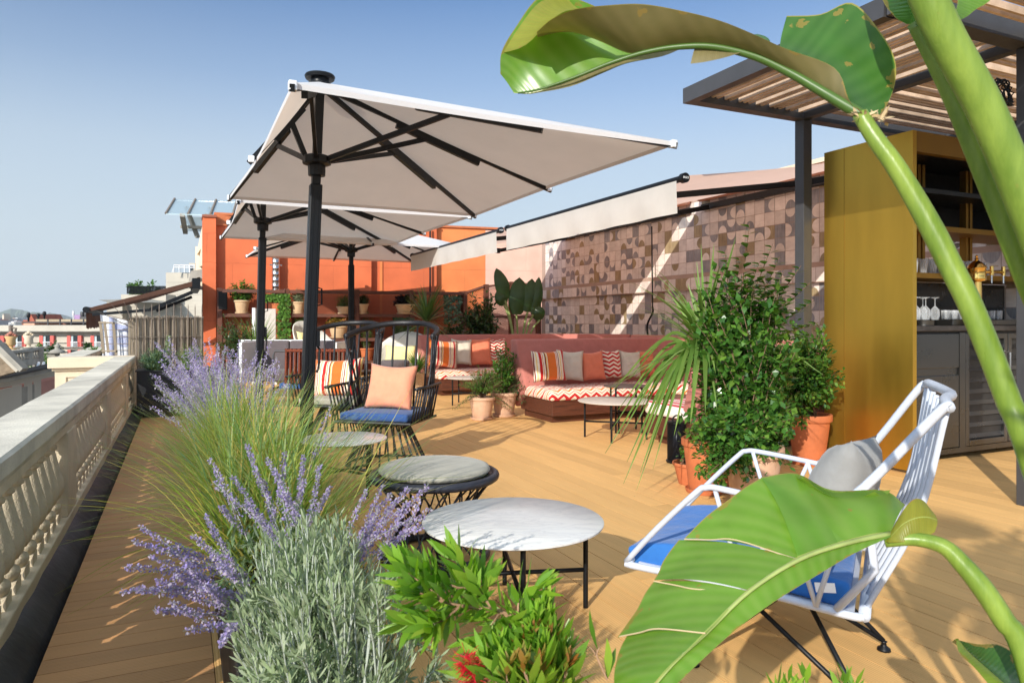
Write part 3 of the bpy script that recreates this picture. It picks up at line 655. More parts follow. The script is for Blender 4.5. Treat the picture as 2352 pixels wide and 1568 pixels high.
# terminal, baskets
t = thing('control_panel', 'grey control panel with a small screen on the inside of the brass side', 'panel')
a = PY(2099, 745, 3.80); MB().box((X0 + .046, 3.74, 1.215), (X0 + .065, 3.90, 1.42)).build('housing', pm('grey_plastic', (.25, .25, .26), .5), t, bevel=.004)
MB().box((X0 + .065, 3.755, 1.235), (X0 + .067, 3.885, 1.405)).build('face_plate', pm('light_plastic', (.55, .56, .58), .5), t); MB().box((X0 + .067, 3.78, 1.36), (X0 + .069, 3.86, 1.39)).build('screen', BLACK, t)
WOV = pm('woven_cane', (.55, .38, .22), .8, var=.35, sc=60, bump=.6, bs=90)
for i, lab in enumerate(('left woven cane pot of cutlery on the bar worktop', 'middle woven cane pot of cutlery on the bar worktop', 'right woven cane pot of cutlery next to the wine glasses')):
    t = thing('cane_pot', lab, 'pot', (5.42 + .075 * i, 4.05, 1.164), group='woven cane cutlery pots')
    c = V((5.42 + .075 * i, 4.05, 1.164)); MB().lathe([(.034, 0), (.037, .05), (.035, .10), (.030, .10), (.030, .01)], c, 14).build('body', WOV, t, smooth=True, angle=50)
    for k in range(4): MB().beam(c + V((U(-.01, .01), U(-.01, .01), .02)), c + V((U(-.04, .04), U(-.02, .02), .19)), .012, .004).build('utensil', BLACK, t)
t = thing('ashtray', 'round dark steel tray on the bar worktop', 'tray', (5.78, 4.02, 1.164)); MB().lathe([(.08, 0), (.085, .045), (.078, .045), (.073, .006)], (5.76, 4.02, 1.164), 24).build('bowl', STEEL, t, smooth=True, angle=50)
t = thing('pendant_lamp', 'white layered pendant lamp hanging inside the bar', 'lamp')
c = PY(2221, 565, 4.9); WL = pm('white_enamel', (.75, .77, .8), .4, var=.02)
for r, z, nm in ((.05, .09, 'shade'), (.13, .03, 'shade'), (.10, -.03, 'shade')): MB().lathe([(r * .35, z + .05), (r, z), (r * .97, z - .004), (r * .33, z + .045)], c, 20).build(nm, WL, t, smooth=True, angle=60)
MB().tube([c + V((0, 0, .1)), V((c.x, c.y, ZB + .03))], .004, 5).build('cord', BLACK, t); MB().lathe([(.02, -.1), (.035, -.07), (.02, -.03)], c, 12).build('bulb', GLASS, t, smooth=True)
# ================================================================= FABRICS
def fabric(name, build, rough=.9, weave=420, bs=.25):
    m, t, out = nt(name); tc = N(t, 'ShaderNodeTexCoord'); sx = N(t, 'ShaderNodeSeparateXYZ'); L(t, tc.outputs['Object'], sx.inputs[0])
    col = build(t, sx.outputs[0], sx.outputs[1], sx.outputs[2]); n0 = N(t, 'ShaderNodeTexNoise', i_Scale=14.0, i_Detail=4.0); L(t, tc.outputs['Object'], n0.inputs['Vector'])
    h = N(t, 'ShaderNodeHueSaturation'); L(t, col, h.inputs['Color']); L(t, MA(t, 'MULTIPLY_ADD', n0.outputs[0], .3, .85), h.inputs['Value'])
    b = N(t, 'ShaderNodeBsdfPrincipled', i_Roughness=rough); b.inputs['Specular IOR Level'].default_value = .2; b.inputs['Sheen Weight'].default_value = .15; L(t, h.outputs[0], b.inputs['Base Color'])
    n = N(t, 'ShaderNodeTexNoise', i_Scale=float(weave), i_Detail=2.0); L(t, tc.outputs['Object'], n.inputs['Vector']); n2 = N(t, 'ShaderNodeTexNoise', i_Scale=9.0, i_Detail=3.0); L(t, tc.outputs['Object'], n2.inputs['Vector'])
    bp = N(t, 'ShaderNodeBump', i_Strength=bs, i_Distance=.003); L(t, n.outputs[0], bp.inputs['Height']); bp2 = N(t, 'ShaderNodeBump', i_Strength=.4, i_Distance=.03); L(t, n2.outputs[0], bp2.inputs['Height']); L(t, bp.outputs[0], bp2.inputs['Normal']); L(t, bp2.outputs[0], b.inputs['Normal'])
    L(t, b.outputs[0], out.inputs[0]); return m
def plain(c): return lambda t, x, y, z: ramp(t, x, [(0, c), (1, c)])
CRM = (.78, .68, .54); RED = (.52, .02, .02); ORG = (.68, .16, .03); PNK = (.66, .24, .20); WIN = (.20, .015, .02); YEL = (.72, .48, .16)
def chev(t, x, y, z):
    u = MA(t, 'ADD', x, MA(t, 'MULTIPLY', y, .5)); tri = MA(t, 'MULTIPLY', MA(t, 'ABSOLUTE', MA(t, 'SUBTRACT', MA(t, 'FRACT', MA(t, 'MULTIPLY', u, 1 / .15)), .5)), .105)
    v = MA(t, 'FRACT', MA(t, 'MULTIPLY', MA(t, 'ADD', MA(t, 'ADD', z, y), tri), 1 / .23))
    return ramp(t, v, [(0, CRM), (.12, RED), (.28, CRM), (.40, PNK), (.46, CRM), (.58, ORG), (.70, CRM), (.82, PNK), (.86, CRM), (.93, RED), (.97, CRM)], 'CONSTANT')
def stripes(t, x, y, z):
    v = MA(t, 'FRACT', MA(t, 'ADD', MA(t, 'MULTIPLY', x, 1 / .30), .9))
    return ramp(t, v, [(0, ORG), (.16, CRM), (.19, RED), (.21, CRM), (.25, WIN), (.28, CRM), (.33, YEL), (.37, CRM), (.45, RED), (.56, CRM), (.59, ORG), (.62, CRM), (.68, WIN), (.73, YEL), (.77, CRM), (.80, ORG)], 'CONSTANT')
def herr(t, x, y, z):
    c = MA(t, 'MULTIPLY', x, 1 / .062); k = MA(t, 'MODULO', MA(t, 'FLOOR', MA(t, 'ADD', c, 100)), 2.0); f = MA(t, 'FRACT', MA(t, 'ADD', c, 100))
    sl = MA(t, 'ABSOLUTE', MA(t, 'SUBTRACT', k, f)); v = MA(t, 'FRACT', MA(t, 'ADD', MA(t, 'MULTIPLY', z, 1 / .055), MA(t, 'MULTIPLY', sl, .6)))
    v2 = MA(t, 'ABSOLUTE', MA(t, 'SUBTRACT', v, MA(t, 'MULTIPLY', k, .0))); return ramp(t, v2, [(0, CRM), (.5, RED)], 'CONSTANT')
def rwst(t, x, y, z):
    v = MA(t, 'FRACT', MA(t, 'MULTIPLY', x, 1 / .24)); return ramp(t, v, [(0, (.62, .04, .06)), (.34, (.8, .74, .68)), (.42, (.62, .04, .06)), (.45, (.8, .74, .68)), (.5, (.62, .04, .06)), (.53, (.8, .74, .68)), (.64, (.62, .04, .06)), (.8, (.8, .74, .68))], 'CONSTANT')
F_CHEV = fabric('chevron_fabric', chev); F_STR = fabric('striped_fabric', stripes); F_HER = fabric('herringbone_fabric', herr); F_RW = fabric('red_white_stripe_fabric', rwst)
F_PINK = fabric('dusty_pink_upholstery', plain((.46, .17, .14))); F_CORAL = fabric('coral_fabric', plain((.70, .20, .11))); F_PEACH = fabric('peach_fabric', plain((.78, .30, .18)))
F_BEIGE = fabric('beige_linen', plain((.60, .54, .44))); F_BLUE = fabric('royal_blue_canvas', plain((.03, .15, .45))); F_NAVY = fabric('dusk_blue_canvas', plain((.035, .085, .24))); F_GREY = fabric('grey_green_canvas', plain((.36, .34, .28)))
F_CHAR = fabric('aubergine_grey_canvas', plain((.115, .095, .10))); F_YEL = fabric('pale_yellow_fabric', plain((.80, .72, .34))); F_PGREY = fabric('mid_grey_linen', plain((.26, .26, .255))); F_TAUPE = fabric('screen_mesh_cloth', plain((.50, .46, .42)))
ROPE = pm('rust_rope', (.10, .025, .015), .9, var=.7, sc=70, c2=(.34, .075, .03), bump=.6, bs=120)
SKYB = pm('pale_blue_paint', (.53, .57, .65), .4, var=.08, sc=8, bump=.1, bs=60)
# ================================================================= PILLOWS
def pillow(label, c, w, h, th, yaw, lean, mat, group=None, roll=0):
    n = 16; mb = MB(); top = []; bot = []
    for j in range(n + 1):
        for s, L_ in ((1, top), (-1, bot)):
            r = []
            for i in range(n + 1):
                a = i / n * 2 - 1; b = j / n * 2 - 1
                e = (1 - a ** 4) * (1 - b ** 4); tk = th / 2 * (max(0, e) ** .5) * (1 - .12 * (a * a + b * b))
                pin = 1 - .09 * (1 - b * b) * abs(a) ** 3; pin2 = 1 - .09 * (1 - a * a) * abs(b) ** 3
                wr = .004 * sin(a * 9 + b * 5) * e + .003 * sin(b * 13 - a * 4) * e
                r.append(V((a * w / 2 * pin, s * (tk + wr), b * h / 2 * pin2 - .012 * (1 - a * a) * (b > 0))))
            L_.append(r)
    mb.grid(top); mb.grid([r[::-1] for r in bot]); o = mb.build('pillow', mat, None, smooth=True)
    wd = o.modifiers.new('weld', 'WELD'); wd.merge_threshold = .0008
    o.location = c; o.rotation_euler = (lean, roll, yaw); tag(o, label, 'pillow', group); return o
# ================================================================= BOOTH SOFAS
def bench(label, a, b, n, seat, depth=.82, hz=0.0, wood=DKWOOD, inset=.09, cut=.0):
    a = V((*a, 0)); b = V((*b, 0)); n = V((*n, 0)).normalized(); d = (b - a).normalized(); t = thing('sofa', label, 'sofa', (a + b) / 2)
    def pt(s, q, z): return (a if s == 0 else b) + n * q + V((0, 0, z)) + d * (0)
    def blk(q0, q1, z0, z1, e0=0, e1=0): 
        mb = MB(); A = a + d * e0; B = b - d * e1; mb.hexa([A + n * q1 + V((0, 0, z0)), B + n * q1 + V((0, 0, z0)), B + n * q0 + V((0, 0, z0)), A + n * q0 + V((0, 0, z0))], [A + n * q1 + V((0, 0, z1)), B + n * q1 + V((0, 0, z1)), B + n * q0 + V((0, 0, z1)), A + n * q0 + V((0, 0, z1))]); return mb
    blk(-.05, depth - .04 - inset, 0, .085, inset, inset).build('plinth', wood, t); blk(-.08, depth - .04, .085 + hz, .262 + hz, .05, .0).build('base', wood, t, bevel=.003)
    m = blk(-.02, depth, .265 + hz, .40 + hz, .0, 0); o = m.build('seat_cushion', seat, t, smooth=True, bevel=0); bv = o.modifiers.new('bevel', 'BEVEL'); bv.width = .045; bv.segments = 4
    lean = .16; mb = MB(); A = a - d * .02; B = b
    mb.hexa([A + n * .20 + V((0, 0, .37)), B + n * .20 + V((0, 0, .37)), B - n * .12 + V((0, 0, .1)), A - n * .12 + V((0, 0, .1))], [A + n * .0 - d * .05 + V((0, 0, .97 + hz)), B + V((0, 0, .97 + hz)), B - n * .17 + V((0, 0, .97 + hz)), A - n * .17 - d * .05 + V((0, 0, .97 + hz))])
    o = mb.build('backrest', F_PINK, t, smooth=True); bv = o.modifiers.new('bevel', 'BEVEL'); bv.width = .03; bv.segments = 3
    return t
bench('dusty pink sofa with chevron seat, the nearer one in full view with six pillows', (3.90, 8.12), (6.03, 8.12), (0, -1), F_CHEV)
bench('corner piece of the nearer booth, chevron seat behind the arching green straps', (6.05, 8.10), (6.72, 7.32), (-.76, -.65), F_CHEV, .8, .003)
bench('side bench of the nearer booth along the tiled wall, chevron seat', (6.74, 7.30), (6.74, 5.25), (-1, 0), F_CHEV, .8, -.003)
bench('red and white striped bench with sunlit pink back behind the big potted shrub', (6.4, 5.12), (4.22, 5.12), (0, 1), F_RW, .8, .006)
bench('dusty pink sofa with chevron seat further back, left of the large terracotta pots', (3.73, 11.58), (6.0, 11.58), (0, -1), F_CHEV)
bench('corner piece of the rear booth seen over the nearer sofa', (6.02, 11.56), (7.2, 10.5), (-.66, -.75), F_CHEV, .8, .003)
bench('rear booth bench along the tiled wall, only its pink back top showing', (7.22, 10.45), (7.22, 8.5), (-1, 0), F_CHEV, .8, -.003)
def pil(label, x0, x1, y0, y1, Y, yaw, mat, lean=-.22, roll=0, th=.15, group='scatter pillows on the booth sofas'):
    c = PY((x0 + x1) / 2, (y0 + y1) / 2, Y); Z = c.x * SA + c.y * CA; k = Z / FPX; return pillow(label, c, (x1 - x0) * k * 1.04, (y1 - y0) * k * 1.06, th, yaw, lean, mat, group, roll)
pil('orange and red striped pillow at the left end of the nearer sofa', 1221, 1299, 805, 874, 7.66, -.15, F_STR, roll=-.04)
pil('beige pillow directly right of the striped pillow on the nearer sofa', 1278, 1340, 805, 873, 7.80, -.30, F_BEIGE, roll=.05)
pil('coral pillow between a beige and a herringbone pillow on the nearer sofa', 1333, 1389, 807, 872, 7.78, -.2, F_CORAL, roll=-.06)
pil('red and white herringbone pillow on the nearer sofa', 1380, 1427, 804, 868, 7.86, -.1, F_HER)
pil('beige pillow right of the herringbone pillow on the nearer sofa', 1422, 1472, 806, 866, 7.85, -.25, F_BEIGE, roll=.05)
pil('coral pillow at the right end of the nearer sofa', 1462, 1503, 804, 865, 7.92, -.3, F_CORAL, roll=-.05)
pil('orange and red striped pillow at the left end of the rear sofa', 982, 1053, 780, 843, 11.2, .1, F_STR, roll=.12)
pil('beige pillow right of the striped one on the rear sofa', 1036, 1083, 779, 837, 11.30, -.2, F_BEIGE, roll=.05)
pil('coral pillow on the rear sofa behind the bottlebrush pot', 1076, 1128, 777, 838, 11.30, -.3, F_CORAL, roll=-.05)
pil('red and white herringbone pillow on the rear sofa', 1118, 1163, 777, 836, 11.32, -.1, F_HER)

# ================================================================= ROUND TABLES
def marble():
    m, t, out = nt('white_marble'); tc = N(t, 'ShaderNodeTexCoord'); mp = N(t, 'ShaderNodeMapping'); mp.inputs['Rotation'].default_value = (0, 0, .9); mp.inputs['Scale'].default_value = (1, 3.4, 1); L(t, tc.outputs['Object'], mp.inputs[0])
    n = N(t, 'ShaderNodeTexNoise', i_Scale=4.0, i_Detail=8.0, i_Roughness=.62, i_Distortion=1.2); L(t, mp.outputs[0], n.inputs['Vector'])
    v = MA(t, 'ABSOLUTE', MA(t, 'SUBTRACT', n.outputs[0], .5)); col = ramp(t, v, [(0, (.60, .59, .58)), (.035, (.69, .68, .66)), (.12, (.73, .715, .685))])
    b = N(t, 'ShaderNodeBsdfPrincipled', i_Roughness=.28); L(t, col, b.inputs['Base Color']); L(t, b.outputs[0], out.inputs[0]); return m
MARB = marble(); MATTOP = pm('pale_stone_top', (.58, .50, .43), .6, var=.08, sc=5); DARKTOP = pm('dark_brown_top', (.075, .05, .045), .5, var=.2)
def rtable(label, c, r, h, top, rot, group='round side tables'):
    t = thing('side_table', label, 'table', (c[0], c[1], 0), rot, group); th = .012
    MB().lathe([(r * .3, h - th), (r - .006, h - th), (r, h - th + .004), (r, h - .002), (r - .003, h), (r * .3, h)], (0, 0, 0), 72).build('tabletop', top, t, smooth=True, w=False, angle=40)
    R_ = r * .82; lr = .0105
    for k in range(4):
        a = k * pi / 2; x, y = R_ * cos(a), R_ * sin(a); MB().tube([(x, y, 0), (x, y, h - th)], lr, 10).build('leg', BLACK, t, smooth=True, w=False, angle=40)
        MB().tube([(x, y, h - th - .012), (x * .2, y * .2, h - th - .012)], .006, 6).build('top_rail', BLACK, t, w=False)
    MB().tube([(R_, 0, h * .42), (-R_, 0, h * .42)], .0095, 8).build('stretcher', BLACK, t, smooth=True, w=False); MB().tube([(0, R_, h * .42 - .003), (0, -R_, h * .42 - .003)], .0095, 8).build('stretcher', BLACK, t, smooth=True, w=False)
    return t
rtable('large round white marble table in the foreground beside the lavender planter', (1.247, 2.665), .375, .38, MARB, radians(-18))
rtable('round marble table in front of the black chair with the peach pillow', (1.03, 5.0), .30, .385, MARB, .5)
rtable('round pale table before the chevron seat of the nearer sofa', (4.05, 6.17), .385, .39, MATTOP, radians(-40))
rtable('smaller dark topped table standing taller behind the pale sofa table', (4.42, 6.52), .245, .5, DARKTOP, .4)
rtable('small pale round table left of the terracotta pots by the rear sofa', (3.79, 9.6), .345, .39, MATTOP, .2)
rtable('small dark round table behind the black spindle chairs', tuple(PG(836, 850, .46))[:2], .2, .46, DARKTOP, .3)

# ================================================================= OTTOMAN
t = thing('ottoman', 'round black lattice ottoman with a grey cushion beside the marble table', 'ottoman', (1.18, 3.47, 0)); c = (1.18, 3.47, 0)
def lathe_cush(r, z0, h, n=48): return MB().lathe([(r * .6, z0), (r - .01, z0 + .004), (r, z0 + .018), (r, z0 + h - .022), (r - .007, z0 + h - .008), (r - .03, z0 + h), (r * .6, z0 + h + .004), (.01, z0 + h + .006)], c, n)
lathe_cush(.285, .425, .042).build('cushion', F_GREY, t, smooth=True, angle=60)
tor = lambda r, z, q, sq=1: MB().tube([(c[0] + r * cos(2 * pi * k / 48), c[1] + r * sin(2 * pi * k / 48), z) for k in range(49)], q, 10, flat=sq)
tor(.312, .412, .021).build('rim', pm('slate_black_frame', (.028, .030, .042), .45, var=.1), t, smooth=True); tor(.27, .018, .017).build('base_ring', MATS['slate_black_frame'], t, smooth=True)
MB().lathe([(.29, .405), (.31, .41), (.31, .42), (.29, .424)], c, 40).build('seat_pan', BLACK, t)
for k in range(18):
    a = 2 * pi * k / 18
    for s in (-1, 1):
        P = []
        for q in range(7):
            f = q / 6; rr = .165 + (.31 - .165) * max(0, (f - .45) / .55) ** 1.3 + (.265 - .165) * max(0, (.45 - f) / .45) ** 1.3; an = a + s * .62 * (f - .45) * 1.3; P.append((c[0] + rr * cos(an), c[1] + rr * sin(an), .02 + f * .39))
        MB().tube(P, .0048, 5).build('strut', MATS['slate_black_frame'], t)

# ================================================================= BLACK SPINDLE ARMCHAIRS
def spindle_chair(label, c, yaw, cush):
    t = thing('spindle_armchair', label, 'armchair', c, yaw, 'tall black spindle armchairs'); B = BLACKW
    W, D0, D1 = .33, -.31, .25
    rows = MB(); rows.box((-W, D0, .375), (W, D1, .392)); rows.build('seat', B, t, w=False)
    MB().tube([(-W, D1, .385), (-W, D0, .385), (W, D0, .385), (W, D1, .385)], .012, 8).build('seat_frame', B, t, w=False)
    o = MB().box((-W + .03, D0 + .02, .394), (W - .03, D1, .46)).build('cushion', cush, t, smooth=True, w=False); bv = o.modifiers.new('bevel', 'BEVEL'); bv.width = .02; bv.segments = 3
    hoop = crv([(-.40, .0, 1.07), (-.35, .24, 1.13), (-.19, .38, 1.175), (0, .43, 1.185), (.19, .38, 1.175), (.35, .24, 1.13), (.40, .0, 1.07)], 6)
    MB().tube(hoop, .021, 10, flat=1.25).build('top_rail', B, t, smooth=True, w=False)
    n = 11; seatb = crv([(-W, .02, .39), (-.3, .2, .39), (0, .28, .39), (.3, .2, .39), (W, .02, .39)], 6)
    for i in range(n):
        f = i / (n - 1); q = hoop[int(f * (len(hoop) - 1))]; f2 = .5 + (f - .5) * .82; p = seatb[int(round(f2 * (len(seatb) - 1)))]
        MB().tube([p, p.lerp(q, .5), q], [.0085, .0105, .008], 7).build('back_spindle', B, t, smooth=True, w=False)
    for s in (-1, 1):
        for (p, q) in (((s * .30, .17, .39), (s * .425, .03, 1.08)), ((s * .345, -.10, .39), (s * .39, .17, 1.11))): MB().tube([V(p), V(q)], [.010, .009], 7).build('back_spindle', B, t, smooth=True, w=False)
        MB().tube([(s * .395, -.33, .665), (s * .40, -.1, .668), (s * .385, .20, .672)], [.021, .018, .02], 10, flat=.6).build('armrest', B, t, smooth=True, w=False)
        for k in range(9):
            y = -.30 + k * .056; MB().tube([(s * .335, y + .01, .385), (s * .395, y, .665)], .0075, 6).build('arm_spindle', B, t, smooth=True, w=False)
    MB().lathe([(.17, .33), (.2, .345), (.2, .372)], (0, 0, 0), 24).build('hub', B, t, w=False)
    for k in range(26):
        a = 2 * pi * k / 26; MB().tube([(.17 * cos(a), .17 * sin(a) - .02, .36), (.34 * cos(a + .12), .33 * sin(a + .12) - .02, .01)], .008, 6).build('base_spindle', B, t, w=False)
    MB().tube([(.34 * cos(2 * pi * k / 32), .33 * sin(2 * pi * k / 32) - .02, .012) for k in range(33)], .011, 8).build('base_ring', B, t, smooth=True, w=False)
    return t
YW = atan2(-.495, .869) * 1.0
C1 = V((1.585, 5.875, 0)); C2 = V((1.445, 7.155, 0)); YW = -radians(40)
spindle_chair('black spindle armchair in front with a blue seat cushion and peach pillow', C1, YW, F_NAVY)
spindle_chair('black spindle armchair behind the parasol pole with a striped pillow', C2, YW, F_GREY)
def chp(C, x, y, z): return C + Matrix.Rotation(YW, 3, 'Z') @ V((x, y, z))
pillow('peach pillow with soft creases leaning in the front black spindle chair', chp(C1, -.0, .06, .645), .44, .40, .15, YW, -.32, F_PEACH, roll=.03)
pillow('wide striped orange, red and cream pillow in the spindle chair behind the pole', chp(C2, -.04, .02, .64), .56, .40, .16, YW, -.30, F_STR, roll=-.06)

# ================================================================= ROPE BENCH, GREY SOFA, SHELL CHAIRS
t = thing('rope_bench', 'bench with a rust coloured rope back on a thin dark frame', 'bench'); Z0 = 9.0
P = lambda x, y, dz=0: PZ(x, y, Z0 + dz)
fr = [P(628, 905), P(628, 815), P(632, 806), P(816, 806), P(822, 813), P(822, 905)]
MB().tube(fr, .013, 8).build('back_frame', DKGREY, t, smooth=True)
bk = V((.62 * SA, .62 * CA, 0))
for x in (628, 822):
    a = PG(x, 950, .02); a = P(x, 905); MB().tube([V((a.x, a.y, .01)), a], .013, 8).build('leg', DKGREY, t); b = a + bk; MB().tube([V((b.x, b.y, .01)), V((b.x, b.y, .35))], .013, 8).build('leg', DKGREY, t); MB().tube([V((a.x, a.y, .35)), V((b.x, b.y, .35))], .013, 8).build('side_rail', DKGREY, t)
nr = 15
for k in range(nr):
    x = 659 + (801 - 659) * k / (nr - 1); p = P(x, 804); q = P(x, 880); dz = V((SA, CA, 0)) * .03
    MB().tube([p - dz * .6 + V((0, 0, -.0)), p + V((0, 0, .02)), q - dz], .024, 7, flat=.7).build('rope_strap', ROPE, t, smooth=True)
MB().tube([P(656, 805), P(804, 805)], .022, 8).build('rope_wrap', ROPE, t)
a, b = P(640, 905), P(810, 905); MB().hexa([V((a.x, a.y, .34)), V((b.x, b.y, .34)), V((b.x, b.y, .34)) + bk, V((a.x, a.y, .34)) + bk], [V((a.x, a.y, .42)), V((b.x, b.y, .42)), V((b.x, b.y, .42)) + bk, V((a.x, a.y, .42)) + bk]).build('seat_cushion', F_NAVY, t, bevel=.02)
t = thing('outdoor_sofa', 'low white framed sofa with two aubergine grey back cushions', 'sofa'); Z0 = 11.4
def slab(x0, x1, y0, y1, Zc, th, lean=0.0):
    a, b, c, d = PZ(x0, y1, Zc), PZ(x1, y1, Zc), PZ(x1, y0, Zc + lean), PZ(x0, y0, Zc + lean); n = V((SA, CA, 0)) * th; return MB().hexa([a, b, b + n, a + n], [d, c, c + n, d + n])
for i, (x0, x1) in enumerate(((556, 663), (664.5, 766))):
    o = slab(x0, x1, 782, 852, Z0, .12, .12).build('back_cushion', F_CHAR, t, smooth=True); bv = o.modifiers.new('b', 'BEVEL'); bv.width = .035; bv.segments = 3
o = slab(556, 766, 853, 877, Z0 - .62, .75).build('seat_cushion', F_CHAR, t, smooth=True); bv = o.modifiers.new('b', 'BEVEL'); bv.width = .035; bv.segments = 3
slab(553, 770, 780, 872, Z0 + .13, .03, .12).build('back_panel', WHITEP, t)
for x0, x1 in ((548, 556), (766, 774)): slab(x0, x1, 786, 880, Z0 - .55, .72).build('arm', WHITEP, t, bevel=.01)
for x in (556, 768):
    for dz in (-.5, .2): p = PZ(x, 880, Z0 + dz); MB().tube([V((p.x, p.y, 0)), V((p.x, p.y, .22))], .015, 8).build('leg', WHITEP, t)
SHELL = pm('white_shell', (.74, .72, .66), .7, var=.05, sc=5, bump=.4, bs=160)
def shell_chair(label, c, w, d, zt, zb, yaw, pil_):
    t = thing('shell_chair', label, 'armchair', c, yaw, 'white shell armchairs'); mb = MB(); rows = []; n = 36
    for j in range(9):
        g = j / 8; r = []
        for k in range(n):
            a = 2 * pi * k / n; bck = .5 + .5 * sin(a); rr = .55 + .45 * g ** .6
            r.append(V((cos(a) * w / 2 * rr, sin(a) * d / 2 * rr + .08 * g * bck, zb + (g ** 1.6) * ((zt - zb) * bck ** 1.25 + .09))))
        rows.append(r)
    mb.grid(rows, closed=True); mb.add([V((0, 0, zb))] + [p.copy() for p in rows[0]], [(0, 1 + (k + 1) % n, 1 + k) for k in range(n)])
    o = mb.build('shell', SHELL, t, smooth=True, w=False); so = o.modifiers.new('s', 'SOLIDIFY'); so.thickness = .018
    MB().lathe([(.1, zb + .03), (w * .36, zb + .035), (w * .38, zb + .09), (w * .35, zb + .13), (.02, zb + .14)], (0, -.02, 0), 28, 1, d / w).build('seat_cushion', pil_, t, smooth=True, w=False)
    for a in (.6, 2.5, 3.8, 5.6): MB().tube([(cos(a) * w * .2, sin(a) * d * .2, zb), (cos(a) * w * .34, sin(a) * d * .34, 0)], .010, 6).build('leg', WHITEP, t, w=False)
    return t
p = PZ(925, 800, 12.3); shell_chair('low white shell armchair with a yellow cushion before the rear shelves', (p.x, p.y, 0), 1.0, .85, .93, .30, -radians(30), F_YEL)
pillow('pale yellow pillow in the low white shell armchair', PZ(920, 813, 12.1), .55, .32, .14, -radians(25), -.3, F_YEL)
p = PZ(735, 800, 13.4); shell_chair('tall white shell armchair behind the grey sofa with a yellow pillow', (p.x, p.y, 0), .95, .85, 1.12, .30, -radians(-35), F_YEL)
pillow('pale yellow pillow in the tall white shell armchair behind the sofa', PZ(706, 785, 13.2), .40, .42, .14, .5, -.3, F_YEL)
t = thing('wire_table', 'small white wire side table with a dark round cushion', 'table'); c = PZ(908, 848, 11.0); c.z = 0
MB().lathe([(.02, .50), (.21, .50), (.22, .52), (.22, .58), (.2, .6), (.02, .605)], c, 28).build('cushion', F_CHAR, t, smooth=True, angle=50)
MB().tube([c + V((.23 * cos(2 * pi * k / 24), .23 * sin(2 * pi * k / 24), .49)) for k in range(25)], .008, 6).build('rim', WHITEP, t)
for k in range(12):
    a = 2 * pi * k / 12; MB().tube([c + V((.23 * cos(a), .23 * sin(a), .49)), c + V((.15 * cos(a + .26), .15 * sin(a + .26), .25)), c + V((.2 * cos(a), .2 * sin(a), .0))], .006, 5).build('strut', WHITEP, t)
# fabric screen
t = thing('privacy_screen', 'pale grey fabric privacy screen panel standing before the ivy', 'screen'); slab(585, 633, 709, 872, 13.6, .015).build('fabric', F_TAUPE, t)
slab(579, 586, 707, 880, 13.55, .06).build('frame', WHITEP, t)
for x in (583, 630): p = PZ(x, 880, 13.6); MB().box((p.x - .03, p.y - .15, 0), (p.x + .03, p.y + .15, .04)).build('foot', WHITEP, t)

# ================================================================= PALE BLUE LOUNGE CHAIR
t = thing('lounge_chair', 'pale blue strap lounge chair with blue seat and black wire base at the right', 'chair', (1.96, 1.9, 0))
A0 = V((1.52, 2.225, 0)); dv = V((.50, -.866, 0)); ev = V((.80, .60, 0))
def Q(s, w, z): return A0 + dv * s + ev * w + V((0, 0, z))
WD = .75
mb = MB(); mb.tube(crv([Q(0, .02, .30), Q(.02, 0, .29), Q(.4, .03, .285), Q(.74, .0, .28), Q(.80, .0, .285)], 4), .0135, 8); mb.build('seat_rail', SKYB, t, smooth=True)
MB().tube(crv([Q(0, WD - .02, .30), Q(.4, WD - .03, .285), Q(.80, WD, .285)], 4), .0135, 8).build('seat_rail', SKYB, t, smooth=True)
MB().tube([Q(0, 0, .30), Q(-.02, WD * .5, .305), Q(0, WD, .30)], .0135, 8).build('front_rail', SKYB, t, smooth=True); MB().tube([Q(.80, 0, .285), Q(.80, WD, .285)], .018, 8).build('rear_rail', SKYB, t, smooth=True)
mb = MB(); mb.hexa([Q(.03, .03, .285), Q(.77, .03, .27), Q(.77, WD - .03, .27), Q(.03, WD - .03, .285)], [Q(.03, .03, .297), Q(.77, .03, .282), Q(.77, WD - .03, .282), Q(.03, WD - .03, .297)]); mb.build('seat_pan', SKYB, t)
mb = MB(); rows = []
for j in range(13):
    f = j / 12; s = -.0 + .75 * f; r = []
    for i in range(13):
        w = .04 + (WD - .08) * i / 12; r.append(Q(s, w, .308 - .03 * f + .012 * sin(pi * f) - .02 * sin(pi * i / 12) - .0 + (-.05 * (1 - f) ** 6)))
    rows.append(r)
n = 12; mb.grid(rows); o = mb.build('seat_cushion', F_BLUE, t, smooth=True); so = o.modifiers.new('s', 'SOLIDIFY'); so.thickness = .085; so.offset = -1; bv = o.modifiers.new('b', 'BEVEL'); bv.width = .016; bv.segments = 3; bv.limit_method = 'ANGLE'; bv.angle_limit = radians(50)
